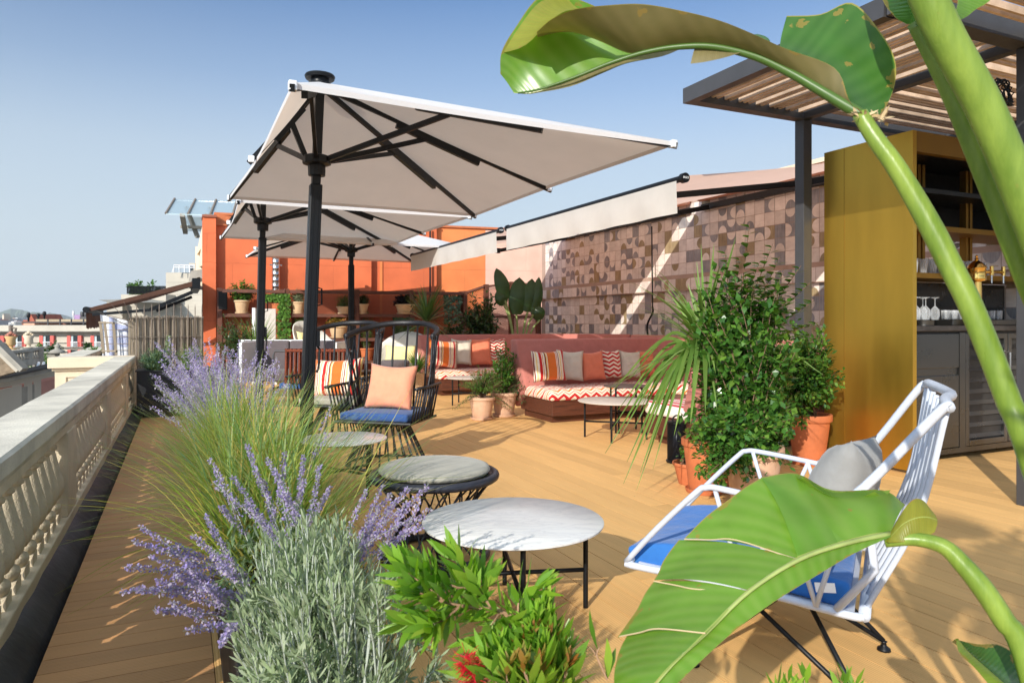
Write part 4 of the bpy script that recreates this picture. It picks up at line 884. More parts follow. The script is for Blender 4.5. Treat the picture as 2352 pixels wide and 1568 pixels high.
for w in (0, WD):
    s_ = -.02 if w == 0 else .02
    MB().tube(crv([Q(-.01, w, .30), Q(.12, w + s_, .45), Q(.265, w + s_, .60), Q(.30, w + s_, .622), Q(.36, w + s_, .625), Q(.6, w + s_, .60), Q(.74, w + s_, .575)], 5), .0108, 8).build('arm', SKYB, t, smooth=True)
    top = V((2.02, 1.33, .95)) if w == 0 else V((2.60, 1.80, .955))
    MB().tube(crv([Q(.60, w + s_, .60), Q(.72, w + s_, .635), Q(.80, w + s_, .69), top - V((0, 0, .02)) + dv * -.03, top], 5), .0122, 8, flat=1.2).build('back_tube', SKYB, t, smooth=True)
    zz = [(.33, .62), (.43, .29), (.56, .60), (.66, .29), (.74, .57)]
    for (a, z1), (b, z2) in zip(zz[:-1], zz[1:]): MB().tube([Q(a, w + s_ * .5, z1), Q(b, w + s_ * .5, z2)], .0085, 7).build('side_strap', SKYB, t, smooth=True)
    MB().tube([Q(.72, w, .29), Q(.83, w + s_, .44), Q(.80, w + s_, .69)], .013, 8).build('rear_tube', SKYB, t, smooth=True)
TA, TB_ = V((2.02, 1.33, .95)), V((2.60, 1.80, .955))
MB().tube(crv([TA, TA.lerp(TB_, .15) + V((0, 0, .012)), TA.lerp(TB_, .5) + V((.03, -.03, .005)), TA.lerp(TB_, .85) + V((0, 0, .015)), TB_], 5), .0165, 9).build('top_rail', SKYB, t, smooth=True)
for k in range(7):
    f = (k + .3) / 6.6; q = TA.lerp(TB_, f); r = Q(.80, WD * (.08 + .84 * k / 6), .285)
    MB().tube(crv([q, q.lerp(r, .5) + dv * .035 + V((0, 0, -.01)), r], 5), .0105, 7, flat=.7).build('back_strap', SKYB, t, smooth=True)
hub = [Q(.26, .24, .275), Q(.26, .52, .275), Q(.58, .24, .265), Q(.58, .52, .265)]; F = [V((2.325, 1.774, .035)), V((1.87, 1.50, .035)), V((1.62, 1.98, .035)), V((2.07, 2.28, .035))]
for f, (h1, h2) in zip(F, ((3, 1), (2, 0), (0, 2), (1, 3))):
    lg = MB().tube([hub[h1], f], .0085, 8).build('leg', BLACK, t, smooth=True); MB().tube([hub[h2], f], .0085, 8).build('leg', BLACK, t, smooth=True)
    MB().lathe([(.012, .0), (.024, .002), (.022, .010), (.010, .018), (.008, .03), (.012, .034)], V((f.x, f.y, 0)), 16).build('foot', BLACK, lg, smooth=True)
c = (hub[0] + hub[3]) / 2 - V((0, 0, .06)); MB().tube([c + V((.13 * cos(2 * pi * k / 24), .13 * sin(2 * pi * k / 24), 0)) for k in range(25)], .006, 6).build('base_ring', BLACK, t)
MB().hexa([Q(.66, -.012, .335), Q(.72, -.012, .345), Q(.72, -.010, .345), Q(.66, -.010, .335)], [Q(.655, -.012, .365), Q(.715, -.012, .375), Q(.715, -.010, .375), Q(.655, -.010, .365)]).build('care_tag', WHT, t)
mz = Q(.70, .37, .55); pillow('grey linen pillow resting against the straps of the pale blue lounge chair', mz, .56, .50, .20, -radians(150), -.36, F_PGREY, roll=-.10)
pillow('taupe beige pillow lying low at the back of the pale blue lounge chair seat', Q(.60, .26, .445), .46, .24, .14, -radians(150), -.9, fabric('taupe_linen', plain((.36, .31, .24))), roll=.05)
# ================================================================= LANTERN
t = thing('lantern', 'black ribbed cylindrical lantern with a loop handle beside the shrub pots', 'lantern', (3.83, 4.89, 0)); c = V((3.83, 4.89, 0))
MB().lathe([(.085, 0), (.09, .008), (.09, .02), (.078, .026)], c, 28).build('base', BLACK, t, smooth=True, angle=40); MB().lathe([(.06, .33), (.083, .335), (.083, .35), (.06, .356)], c, 28).build('lid', BLACK, t, smooth=True, angle=40)
MB().tube([c + V((.045 * cos(pi * k / 10), 0, .355 + .045 * sin(pi * k / 10))) for k in range(11)], .007, 6).build('handle', BLACK, t); MB().lathe([(.055, .03), (.06, .03), (.06, .33), (.055, .33)], c, 20).build('inner_tube', pm('smoked_core', (.05, .055, .08), .3), t, smooth=True)
for k in range(40):
    a = 2 * pi * k / 40; MB().beam(c + V((.076 * cos(a), .076 * sin(a), .024)), c + V((.076 * cos(a), .076 * sin(a), .334)), .005).build('rib', BLACK, t)
# ================================================================= FOLIAGE MATERIALS
G_SHRUB = lm('glossy_shrub_leaf', [(.04, .12, .02), (.065, .18, .025), (.035, .10, .02), (.11, .24, .03), (.045, .13, .02), (.14, .26, .035)], .24, .25)
G_DARK = lm('dark_leaf', [(.025, .06, .018), (.045, .10, .025), (.03, .075, .015), (.07, .13, .03)], .38, .2)
G_MID = lm('mid_green_leaf', [(.06, .14, .025), (.09, .20, .03), (.13, .25, .04), (.07, .16, .03)], .42, .35)
G_IVY = lm('ivy_leaf', [(.06, .15, .02), (.10, .24, .03), (.15, .30, .05), (.05, .12, .02)], .38, .35)
G_SILV = lm('silver_leaf', [(.24, .31, .17), (.33, .40, .24), (.17, .24, .11), (.42, .47, .32), (.28, .36, .19)], .75, .25, (1, 1.1, .7), .2)
G_GRASS = lm('grass_blade', [(.16, .27, .08), (.24, .37, .09), (.42, .46, .08), (.55, .44, .14), (.20, .31, .13), (.17, .29, .12), (.36, .44, .07), (.30, .40, .15), (.48, .30, .10), (.25, .38, .09)], .45, .4)
G_STRAP = lm('strap_leaf', [(.13, .24, .05), (.18, .30, .07), (.25, .37, .09), (.11, .20, .04), (.21, .32, .08)], .38, .35)
G_YUC = lm('yucca_leaf', [(.05, .11, .03), (.08, .16, .04), (.12, .20, .05), (.06, .12, .035)], .35, .25)
G_SAGE = lm('sage_foliage', [(.18, .27, .13), (.25, .33, .18), (.14, .23, .08), (.30, .36, .24)], .6, .3)
G_BUD = lm('bottlebrush_leaf', [(.17, .34, .03), (.26, .44, .04), (.12, .27, .03), (.20, .38, .05), (.33, .48, .06)], .32, .42)
G_TIP = lm('orange_young_leaf', [(.45, .17, .04), (.36, .24, .05), (.30, .32, .06), (.50, .22, .08)], .4, .45, (1.2, 1, .4))
P_FLO = lm('violet_floret', [(.34, .28, .52), (.42, .35, .55), (.26, .20, .42), (.52, .46, .58), (.46, .38, .44), (.34, .28, .62), (.48, .44, .50), (.38, .36, .40)], .7, .35, (1.05, 1, 1.2), .15)
R_FLO = lm('crimson_stamen', [(.65, .01, .03), (.80, .03, .06), (.50, .01, .02)], .5, .3, (1.2, .6, .6))
H_LEAF = lm('bronze_leaf', [(.38, .26, .04), (.45, .20, .05), (.28, .28, .05), (.35, .13, .06)], .45, .4)
PURP = lm('near_black_leaf', [(.018, .014, .02), (.035, .022, .03), (.012, .012, .014)], .35, .1)
# ================================================================= PLANT BUILDERS
UP = V((0, 0, 1))
def stems_leaves(base, ctr, rad, ns, nl, ll, lw, t0=.35, spread=.06, bend=.25, seg=2, up=.3, surf=.55, stemr=.005, bj=.06):
    S = MB(); F = MB(); base = V(base); ctr = V(ctr)
    for i in range(ns):
        d = rdir(-.9); rr = surf + (1 - surf) * R(); e = ctr + V((d.x * rad[0], d.y * rad[1], d.z * rad[2])) * rr
        b = base + V((U(-bj, bj), U(-bj, bj), 0)); m = b.lerp(e, .5) + V((U(-.1, .1) * rad[0], U(-.1, .1) * rad[1], .12 * rad[2])); P = crv([b, m, e], 5)
        S.tube([P[0], P[3], P[5], P[8], P[10]], [stemr, stemr * .8, stemr * .6, stemr * .45, stemr * .3], 4, cap=False)
        for k in range(nl):
            f = t0 + (1 - t0) * (k + R()) / nl; q = P[min(10, int(f * 10))].lerp(P[min(10, int(f * 10) + 1)], f * 10 % 1)
            o = rdir() * spread * R(); dd = (rdir() + (e - ctr).normalized() * .5 + UP * up).normalized(); sc = U(.7, 1.15)
            F.leaf(q + o, dd, (UP + rdir() * .6).normalized(), ll * sc, lw * sc, bend, seg)
    return S, F
def pot(c, r, h, mat, t, saucer=True, rim=.13):
    c = V(c); o = MB().lathe([(r * .62, 0), (r * .66, .01), (r * .90, h * (1 - rim) - .004), (r * .985, h * (1 - rim)), (r, h * (1 - rim) + .006), (r, h - .006), (r * .985, h), (r * .9, h), (r * .88, h - .03), (.01, h - .035)], c, 36)
    p = o.build('pot', mat, t, smooth=True, angle=35); MB().lathe([(.01, h - .034), (r * .87, h - .03)], c, 20).build('soil', SOIL, p)
    if saucer: MB().lathe([(r * .6, -.0), (r * .78, .004), (r * .84, .03), (r * .81, .032), (r * .76, .012), (.01, .011)], c - UP * .001, 32).build('saucer', mat, t, smooth=True, angle=40)
def potted(name, label, cat, c, r, h, mat, ctr, rad, ns, nl, ll, lw, fm, sm=STEM, group=None, saucer=True, **kw):
    t = thing(name, label, cat, c, group=group); pot(c, r, h, mat, t, saucer); S, F = stems_leaves(V(c) + UP * (h - .03), ctr, rad, ns, nl, ll, lw, **kw); S.build('stems', sm, t); F.build('foliage', fm, t); return t
def rosette(mb, c, n, ln, w, droop, emin=-.2, seg=6, wob=.15, tilt=None):
    for i in range(n):
        a = 2 * pi * i / n * 2.399 * n / 6.283 + U(-.2, .2); el = emin + (1.45 - emin) * R() ** .8; d = V((cos(a) * cos(el), sin(a) * cos(el), sin(el)))
        if tilt: d = (d + V(tilt)).normalized()
        s = d.cross(UP); nn = s.cross(d).normalized() if s.length > .01 else V((1, 0, 0)); mb.leaf(c + d * .01, d, nn, ln * U(.75, 1.1), w * U(.8, 1.1), droop * U(.6, 1.3), seg, .3)
def blades(mb, x0, x1, y0, y1, z, n, h, w, bend, lean=(0, 0), seg=5, out=.5):
    cx, cy = (x0 + x1) / 2, (y0 + y1) / 2
    for i in range(n):
        p = V((U(x0, x1), U(y0, y1), z)); a = U(0, 2 * pi); o = U(.05, out); d = V((cos(a) * o + lean[0] + (p.x - cx) * .6, sin(a) * o + lean[1], 1)).normalized(); s = d.cross(UP)
        nn = s.cross(d).normalized() if s.length > .01 else V((1, 0, 0)); mb.leaf(p, d, nn, h * U(.55, 1.15), w * U(.7, 1.2), bend * U(.3, 1.5), seg, .2)
def spikes(S, F, FO, pts, fl, ff, n_f, fs, stemr=.0018, spread=.010, whorl=.022, leaf=0):
    """pts: list of (base, tip) ; F florets from ff..1 of the stem"""
    for b, e in pts:
        b = V(b); e = V(e); m = b.lerp(e, .55) + V((U(-.03, .03), U(-.03, .03), .05 * (e - b).length)); P = crv([b, m, e], 6); L_ = (e - b).length
        S.tube(P[::3], [stemr, stemr * .8, stemr * .6, stemr * .4, stemr * .3][:len(P[::3])], 4, cap=False)
        n = int(n_f * U(.7, 1.2))
        nw = max(4, int(L_ * (1 - ff) / whorl))
        for k in range(n):
            f = ff + (1 - ff) * ((k % nw) + U(0, .35)) / nw; f = min(f, .999); g = f * 12; q = P[int(g)].lerp(P[int(g) + 1], g % 1); tp = 1 - .55 * (f - ff) / (1 - ff)
            d = rdir(); q = q + d * spread * tp * U(.3, 1); s = fs * U(.6, 1.25)
            F.leaf(q, (d + rdir() * .6).normalized(), rdir(), s, s * .75, .3, 2, .55)
        for k in range(leaf):
            f = U(.1, ff) * 12; q = P[int(f)]; FO.leaf(q, (rdir() + UP * .4).normalized(), UP, U(.03, .055), U(.006, .012), .4, 3)

# ================================================================= TROUGH PLANTER ROW
for i, (y0, y1, lab) in enumerate(((1.15, 3.30, 'dark grey trough planter nearest the camera, holding silver lavender'), (3.33, 5.48, 'dark grey trough planter in the middle of the row, under the tall grass'), (5.51, 7.66, 'dark grey trough planter at the far end of the row, under the violet sage'))):
    t = thing('trough_planter', lab, 'planter', (.28, (y0 + y1) / 2, 0), group='dark trough planters between walkway and terrace'); w = .012
    mb = MB(); mb.box((.125, y0, .02), (.125 + w, y1, .40)); mb.box((.43 - w, y0, .02), (.43, y1, .40)); mb.box((.125 + w, y0 + .001, .02), (.43 - w, y0 + w, .399)); mb.box((.125 + w, y1 - w, .02), (.43 - w, y1 - .001, .399)); mb.build('box', ANTH, t)
    mb = MB(); mb.box((.118, y0 - .006, .395), (.15, y1 + .006, .408)); mb.box((.405, y0 - .006, .395), (.437, y1 + .006, .408)); mb.build('rim', ANTH, t); MB().box((.14, y0 + .013, .30), (.418, y1 - .013, .365)).build('soil', SOIL, t)
# silver lavender in front ---------------------------------------------------
t = thing('lavender_bush', 'dense silver grey lavender bush filling the lower left foreground', 'plant', (.3, 1.6, .37))
S = MB(); F = MB()
shoots = []
for i in range(330):
    a = U(0, 2 * pi); el = math.asin(R() ** .75); bx, by = .29 + U(-.05, .05), 1.62 + U(-.24, .24); d = V((cos(a) * cos(el), sin(a) * cos(el), sin(el))); h = U(.26, .40)
    e = V((bx, by, .37)) + V((d.x * .17, d.y * .22, d.z * h)) + V((U(-.02, .02), U(-.02, .02), U(-.03, .03))); m = V((bx, by, .37)).lerp(e, .45) + V((d.x * .04, d.y * .04, -.01)); shoots.append((V((bx, by, .36)), m, e))
    if i % 2 == 0: a2 = U(0, 6.28); shoots.append((m, m.lerp(e, .5) + V((cos(a2) * .015, sin(a2) * .015, .02)), e + V((cos(a2) * .035, sin(a2) * .035, -.02))))
for b, m, e in shoots:
    P = crv([b, m, e], 5); S.tube([P[0], P[4], P[7], P[10]], [.0026, .0022, .0018, .001], 4, cap=False)
    for k in range(20):
        f = .42 + .58 * k / 19; g = min(f * 10, 9.99); q = P[int(g)].lerp(P[int(g) + 1], g % 1); ax = (P[min(10, int(g) + 1)] - P[int(g)]).normalized(); a = k * 2.4 + U(-.3, .3); s1 = ax.orthogonal().normalized(); s2 = ax.cross(s1); o = s1 * cos(a) + s2 * sin(a)
        el = .35 + 1.0 * (f - .4); d = (o + ax * el * U(.7, 1.3) + UP * .3).normalized(); F.leaf(q, d, (ax - o * .2).normalized(), U(.024, .044), U(.0052, .0085), U(-.9, .1), 4, .62)
S.build('stems', SSTEM, t); F.build('foliage', G_SILV, t)
# violet sage in the foreground ---------------------------------------------
def sage(label, bx, tips, n_f, fs, leaf=8, stemr=.0018, spread=.011, ff=.5, whorl=.02):
    t = thing('violet_sage', label, 'plant', (bx[0], bx[1], .37)); S = MB(); F = MB(); FO = MB()
    spikes(S, F, FO, tips, 0, ff, n_f, fs, stemr, spread, whorl, leaf); S.build('stems', SSTEM, t); F.build('flowers', P_FLO, t); FO.build('foliage', G_SAGE, t)
tips = []
for x, y, Z in ((316, 1205, 1.75), (300, 1240, 1.7), (280, 1300, 1.6), (275, 1360, 1.55), (300, 1350, 1.65), (350, 1400, 1.6), (420, 1448, 1.5), (400, 1250, 1.8), (470, 1180, 1.9), (340, 1275, 1.7), (360, 1330, 1.7), (420, 1290, 1.7), (450, 1350, 1.65), (390, 1380, 1.6), (505, 1480, 1.4), (440, 1225, 1.8), (395, 1320, 1.62), (480, 1260, 1.75), (500, 1300, 1.65), (470, 1340, 1.6)):
    b = V((.20 + U(-.03, .06), 2.02 + U(-.15, .2), .38)); tips.append((b, PZ(x, y, Z)))
sage('violet sage sprays arching left over the walkway in the foreground', (.2, 2.0), tips, 250, .0085, 12, .002, .0085, .42, .014)
tips = []
for x, y, Z in ((565, 1018, 2.2), (480, 1050, 2.3), (488, 1105, 2.2), (530, 1090, 2.1), (610, 1050, 2.3), (655, 1035, 2.3), (698, 1042, 2.3), (600, 1095, 2.2), (700, 1100, 2.2), (735, 1065, 2.3), (560, 1150, 2.0), (650, 1130, 2.0), (505, 1160, 2.1), (760, 1115, 2.2), (630, 1075, 2.05), (590, 1185, 1.95)):
    b = V((.30 + U(-.08, .06), 2.3 + U(-.2, .2), .38)); tips.append((b, PZ(x, y, Z)))
sage('violet sage flower spikes standing right behind the silver lavender', (.3, 2.3), tips, 220, .009, 10, .002, .009, .42, .016)
tips = []
for x, y, Z in ((985, 1110, 2.0), (940, 1120, 2.05), (900, 1130, 2.1), (965, 1150, 1.95), (920, 1165, 2.0), (870, 1160, 2.05), (950, 1190, 1.9), (990, 1165, 1.9), (845, 1120, 2.15), (880, 1110, 2.1), (910, 1145, 2.0), (975, 1205, 1.85), (860, 1190, 2.0), (935, 1150, 2.0)):
    b = V((.38 + U(-.05, .04), 2.0 + U(-.15, .2), .38)); tips.append((b, PZ(x, y, Z)))
sage('violet sage flower spikes leaning over the edge of the marble table', (.38, 2.0), tips, 200, .009, 8, .002, .009, .45, .016)
tips = [(V((.40, 2.9, .38)), PZ(765, 925, 2.9)), (V((.42, 2.9, .38)), PZ(755, 985, 2.8))]
sage('single violet flower spike standing before the black chair', (.4, 2.9), tips, 60, .012, 3, .0015, .010, .45, .03)
tips = []
for i in range(170):
    y = U(4.4, 7.5); f = (y - 4.4) / 3.1; b = V((U(.16, .40), y, .38)); tips.append((b, V((b.x + U(-.42, .26) * (1 - .2 * f), y + U(-.3, .3), U(.60, .98) + (.12 if R() < .2 else 0)))))
sage('large cloud of pale violet sage at the far end of the trough planters', (.3, 6), tips, 150, .013, 12, .0022, .018, .28, .025)
tips = [(V((U(.2, .3), U(4.5, 5.5), .38)), PZ(x, y, Z)) for x, y, Z in ((378, 935, 5.0), (400, 905, 5.2), (395, 960, 4.9), (640, 825, 5.6), (620, 850, 5.5), (660, 880, 5.2), (480, 775, 6.0), (500, 790, 5.8), (430, 985, 4.8), (405, 875, 5.4), (590, 800, 5.8))]
sage('violet sage stems straggling out at the edges of the big sage cloud', (.25, 5), tips, 110, .016, 8, .0022, .017, .35, .03)
# ornamental grass ----------------------------------------------------------
t = thing('ornamental_grass', 'big clump of green and straw grass arching over the middle of the planter row', 'grass', (.3, 3.3, .37)); F = MB()
blades(F, .14, .42, 2.5, 4.7, .37, 1500, .62, .0074, .75, (.03, 0), 6, .75); blades(F, .12, .44, 2.4, 4.6, .37, 750, .46, .0065, 1.1, (0, 0), 6, 1.3)
blades(F, .14, .42, 2.5, 4.4, .37, 480, .70, .0062, .9, (-.45, -.1), 6, .5); blades(F, .25, .42, 2.3, 3.8, .37, 300, .70, .0062, .7, (.45, -.05), 6, .4)
F.build('foliage', G_GRASS, t)
t = thing('ornamental_grass', 'loose long grass blades reaching left across the walkway', 'grass', (.2, 2.3, .37)); F = MB()
for x, y, Z in [(U(120, 360), U(980, 1420), U(1.8, 2.8)) for _ in range(34)] + list(((100, 1155, 2.3), (210, 1145, 2.3), (60, 1270, 2.0), (150, 1240, 2.1), (180, 1310, 2.0), (190, 1250, 2.1), (235, 1090, 2.5), (280, 1010, 2.8), (290, 1180, 2.2), (185, 1480, 1.7), (220, 1400, 1.8), (345, 1040, 2.6), (240, 1380, 1.8), (330, 1115, 2.4), (260, 1055, 2.6), (300, 1150, 2.3), (320, 960, 3.2), (180, 1200, 2.1), (270, 1130, 2.4), (350, 1230, 2.0), (260, 1240, 2.05), (230, 1280, 1.95))):
    b = V((.18 + U(-.03, .05), U(2.15, 2.9), .38)); e = PZ(x, y, Z); m = b.lerp(e, .5) + V((0, 0, .09)); P = crv([b, m, e], 7); w = .0038; sd = ((e - b).cross(UP).normalized() + (e - b).cross(V((SA, CA, 0))).normalized()).normalized()
    rows = [[p + sd * w * (1 - i / 15), p - sd * w * (1 - i / 15)] for i, p in enumerate(P)]; F.grid(rows)
for x, y, Z in ((1120, 1090, 2.4), (990, 1010, 2.9), (1050, 1135, 2.2), (1165, 1340, 1.75), (1000, 940, 3.0), (925, 900, 3.1), (880, 960, 2.8), (960, 1075, 2.4), (905, 1030, 2.6)):
    b = V((.38 + U(-.03, .03), U(2.1, 2.9), .38)); e = PZ(x, y, Z); m = b.lerp(e, .5) + V((0, 0, .07)); P = crv([b, m, e], 7); sd = ((e - b).cross(UP).normalized() + (e - b).cross(V((SA, CA, 0))).normalized()).normalized(); rows = [[p + sd * .0036 * (1 - i / 15), p - sd * .0036 * (1 - i / 15)] for i, p in enumerate(P)]; F.grid(rows)
F.build('foliage', lm('bright_grass_blade', [(.34, .46, .08), (.50, .52, .10), (.62, .50, .14), (.28, .42, .08), (.44, .50, .07)], .45, .35), t)
t = thing('green_filler_plant', 'low green foliage filling the trough between the sage and the grass', 'plant', (.3, 3.5, .37)); S = MB(); F = MB()
for i in range(900):
    p = V((U(.12, .44), U(1.9, 7.6), U(.38, .55))); 
    for k in range(5): F.leaf(p + rdir() * .03, (rdir() + UP * .5).normalized(), UP, U(.03, .06), U(.008, .014), .4, 3)
F.build('foliage', G_SAGE, t)

# ================================================================= FAR PLANTER
t = thing('black_planter', 'tall black planter box closing the end of the walkway', 'planter', (.1, 10.1, 0)); MB().box((-.50, 9.9, .035), (.62, 10.42, .575)).build('box', ANTH, t, bevel=.004); MB().box((-.515, 9.885, .575), (.635, 10.435, .59)).build('rim', ANTH, t)
for x in (-.42, .5): MB().lathe([(.012, 0), (.02, .002), (.02, .01), (.008, .014), (.008, .04)], (x, 9.98, 0), 10).build('foot', BLACK, t)
def mound(name, label, c, rad, ns, nl, ll, lw, fm, cat='plant', sm=GSTEM, **kw):
    t = thing(name, label, cat, (c[0], c[1], c[2] - rad[2])); S, F = stems_leaves((c[0], c[1], c[2] - rad[2] * .9), c, rad, ns, nl, ll, lw, **kw); S.build('stems', sm, t); F.build('foliage', fm, t); return t
G_EUPH = lm('blue_green_leaf', [(.06, .12, .07), (.09, .17, .09), (.14, .22, .12), (.05, .10, .06)], .5, .25)
mound('spurge_bush', 'blue green spurge mound at the left end of the black planter', (-.28, 10.05, .72), (.24, .2, .17), 110, 26, .05, .009, G_EUPH, surf=.4, bend=-.2)
mound('heather_bush', 'yellow green feathery bush in the black planter right of the spurge', (.12, 10.05, .74), (.22, .2, .18), 150, 30, .025, .006, G_MID, surf=.4)
t = thing('flower_spire', 'single pale flower spire above the spurge in front of the reed fence', 'plant', (-.1, 10.1, .6)); S = MB(); F = MB(); FO = MB(); spikes(S, F, FO, [(V((-.12, 10.1, .6)), V((-.15, 10.1, 1.02)))], 0, .35, 160, .025, .003, .03, .02, 0); S.build('stem', GSTEM, t); F.build('flowers', G_SILV, t)
mound('shrub', 'leafy dark green shrub beside the orange end pier', (.86, 12.6, .85), (.42, .42, .58), 120, 34, .05, .022, G_DARK, surf=.35, cat='shrub', sm=STEM)
t = thing('spiky_grass', 'tuft of long bright green straps rising behind the dark shrub', 'plant', (1.2, 12.9, .4)); F = MB(); rosette(F, V((1.15, 12.6, .55)), 90, .95, .022, .6, .5); F.build('foliage', G_STRAP, t)
# ================================================================= TWO POTS BY THE SOFA
p1 = V((3.34, 8.04, .002)); t = thing('potted_rosemary', 'pale terracotta pot of trailing rosemary, left of the pair by the sofa', 'plant', p1); pot(p1, .165, .275, TERRA, t); S = MB(); F = MB()
for i in range(130):
    a = U(0, 2 * pi); r = U(.05, .34); e = p1 + V((cos(a) * r, sin(a) * r, .30 + U(.06, .40) * (1 - r * 1.6)))
    if i < 5: e = p1 + V((-.42 + i * .05, -.1 + U(-.1, .05), .14 + i * .03))
    if 5 <= i < 8: e = p1 + V((.30 + U(0, .1), -.15, .12 + U(-.06, .05)))
    P = crv([p1 + UP * .26, p1.lerp(e, .5) + V((0, 0, .16 + U(0, .06))), e], 7); S.tube(P[::4], .003, 4, cap=False)
    for k in range(60): f = .25 + .75 * k / 60; g = f * 13.9; q = P[int(g)].lerp(P[min(14, int(g) + 1)], g % 1); F.leaf(q, (rdir() + UP * .3).normalized(), UP, U(.022, .036), .0065, .2, 2)
S.build('stems', STEM, t); F.build('foliage', G_IVY, t)
p2 = V((3.71, 8.19, .002)); t = potted('potted_bottlebrush', 'pale terracotta pot with an upright leafy shrub, right of the pair by the sofa', 'plant', p2, .175, .305, TERRA, p2 + V((-.02, -.02, .62)), (.19, .19, .36), 64, 38, .06, .018, G_SHRUB, t0=.25, up=.6, surf=.3)
S, F = stems_leaves(p2 + UP * .28, p2 + V((.22, -.08, .38)), (.22, .2, .26), 40, 26, .05, .012, bend=.3, surf=.4); F.build('side_foliage', G_DARK, t); S.build('side_stems', STEM, t)
# ================================================================= BIG RIGHT GROUP
pA = PG(1730, 738 + 1956 / 4.4); t = thing('potted_shrub', 'large pale terracotta pot with the big glossy green shrub, nearest of the right group', 'plant', pA); pot(pA, .185, .43, TERRA, t)
S, F = stems_leaves(pA + UP * .40, pA + V((.18, .30, .90)), (.46, .40, .74), 260, 44, .068, .040, surf=.30, spread=.06, t0=.25); 
S2, F2 = stems_leaves(pA + V((-.1, 0, .42)), pA + V((-.14, -.04, .46)), (.42, .24, .32), 120, 40, .048, .029, surf=.5, spread=.05, t0=.3); F.v += []; 
o = len(F.v); F.add(F2.v, F2.f); S.add(S2.v, S2.f)
for x, y, Z in ((1722, 512, 4.7), (1665, 575, 4.6), (1775, 560, 4.8), (1800, 625, 4.7), (1745, 600, 4.6), (1690, 640, 4.6), (1840, 610, 4.7), (1870, 690, 4.6), (1630, 660, 4.7), (1700, 590, 4.8), (1760, 660, 4.6), (1880, 740, 4.6), (1860, 650, 4.8), (1790, 590, 4.9), (1810, 690, 4.5)):
    e = PZ(x, y, Z); b = pA + V((.1, .3, .9)); P = crv([pA + UP * .4, b.lerp(e, .3) + V((U(-.05, .05), 0, 0)), e], 9); S.tube([P[0], P[6], P[12], P[18]], [.006, .005, .004, .002], 5, cap=False)
    for k in range(34): f = .42 + .58 * k / 34; g = f * 17.9; q = P[int(g)].lerp(P[int(g) + 1], g % 1); a = k * 2.0; F.leaf(q, V((cos(a), sin(a), .55)).normalized(), UP, U(.08, .12) * (1.15 - .4 * (f > .9)), U(.042, .056), .5, 4)
S.build('stems', STEM, t); F.build('foliage', G_SHRUB, t)
pB = PG(1618, 738 + 1956 / 5.0); t = thing('potted_cordyline', 'orange terracotta pot with long arching strap leaves, left of the big shrub', 'plant', pB); pot(pB, .16, .38, TERRA2, t); F = MB()
base = pB + V((.05, .05, .98))
MB().tube([pB + UP * .34, pB + V((.02, .02, .7)), base], [.028, .024, .03], 10).build('trunk', STEM, t, smooth=True)
for x, y, Z, w in ((1432, 1110, 4.6, .026), (1440, 1060, 4.5, .024), (1390, 1040, 4.8, .02), (1470, 1085, 4.5, .03), (1455, 985, 4.8, .026), (1478, 1020, 4.5, .028), (1420, 940, 5.0, .02), (1400, 905, 5.1, .02), (1500, 1000, 4.4, .03), (1530, 960, 4.4, .03), (1560, 940, 4.3, .04), (1585, 975, 4.3, .045), (1620, 950, 4.3, .045), (1640, 560, 5.1, .028), (1600, 600, 5.2, .022), (1580, 650, 5.2, .022), (1560, 690, 5.2, .02), (1690, 545, 4.9, .03), (1530, 660, 5.4, .018), (1610, 560, 5.3, .02), (1720, 640, 4.8, .03), (1445, 870, 5.1, .02), (1490, 830, 5.2, .022), (1425, 1000, 4.8, .022), (1462, 1125, 4.5, .02), (1512, 1030, 4.5, .03), (1548, 1000, 4.5, .03), (1405, 985, 4.9, .02), (1470, 940, 4.9, .024), (1900, 830, 4.6, .016), (1890, 860, 4.5, .014), (1845, 770, 4.6, .014), (1540, 830, 4.9, .02), (1570, 760, 5.3, .02), (1500, 1075, 4.45, .022), (1590, 880, 4.5, .04)):
    e = PZ(x, y, Z); dn = e.z < base.z - .1; m = base.lerp(e, .42) + V((0, 0, (.22 if dn else .02))); P = crv([base + V((U(-.02, .02), U(-.02, .02), U(-.12, .02))), m, e], 8); n = len(P)
    for i in range(1): rows = []
    for i, p in enumerate(P):
        f = i / (n - 1); d = (P[min(n - 1, i + 1)] - P[max(0, i - 1)]).normalized(); sd = d.cross(V((SA, CA, 0)) + UP * .3).normalized(); ww = w * .62 * min(1, .5 + f * 2) * (1 - max(0, f - .45) / .55) ** .8 + .0006; rows.append([p - sd * ww, p + V((0, 0, -.004)), p + sd * ww])
    F.grid(rows)
rosette(F, base, 120, .80, .030, 1.0, -.2); F.build('foliage', G_STRAP, t, smooth=True)
pC = PG(1858, 738 + 1956 / 6.0); potted('potted_shrub', 'orange terracotta pot against the brass bar, under the right side of the shrub', 'plant', pC, .185, .42, TERRA2, pC + V((-.22, -.14, .78)), (.34, .26, .50), 130, 44, .055, .030, G_SHRUB, surf=.4)
pD = PG(1585, 1110); potted('potted_creeper', 'small orange terracotta bowl at the left foot of the shrub group', 'plant', pD, .13, .16, TERRA2, pD + V((.12, .02, .30)), (.22, .16, .20), 46, 26, .040, .024, G_SHRUB, surf=.4, saucer=False)
pE = PG(1660, 1118); potted('potted_creeper', 'reddish pot nearly hidden by hanging leaves between the bowl and the big pale pot', 'plant', pE, .15, .30, TERRA2, pE + V((-.03, -.08, .36)), (.20, .14, .24), 50, 26, .042, .025, G_SHRUB, surf=.5)
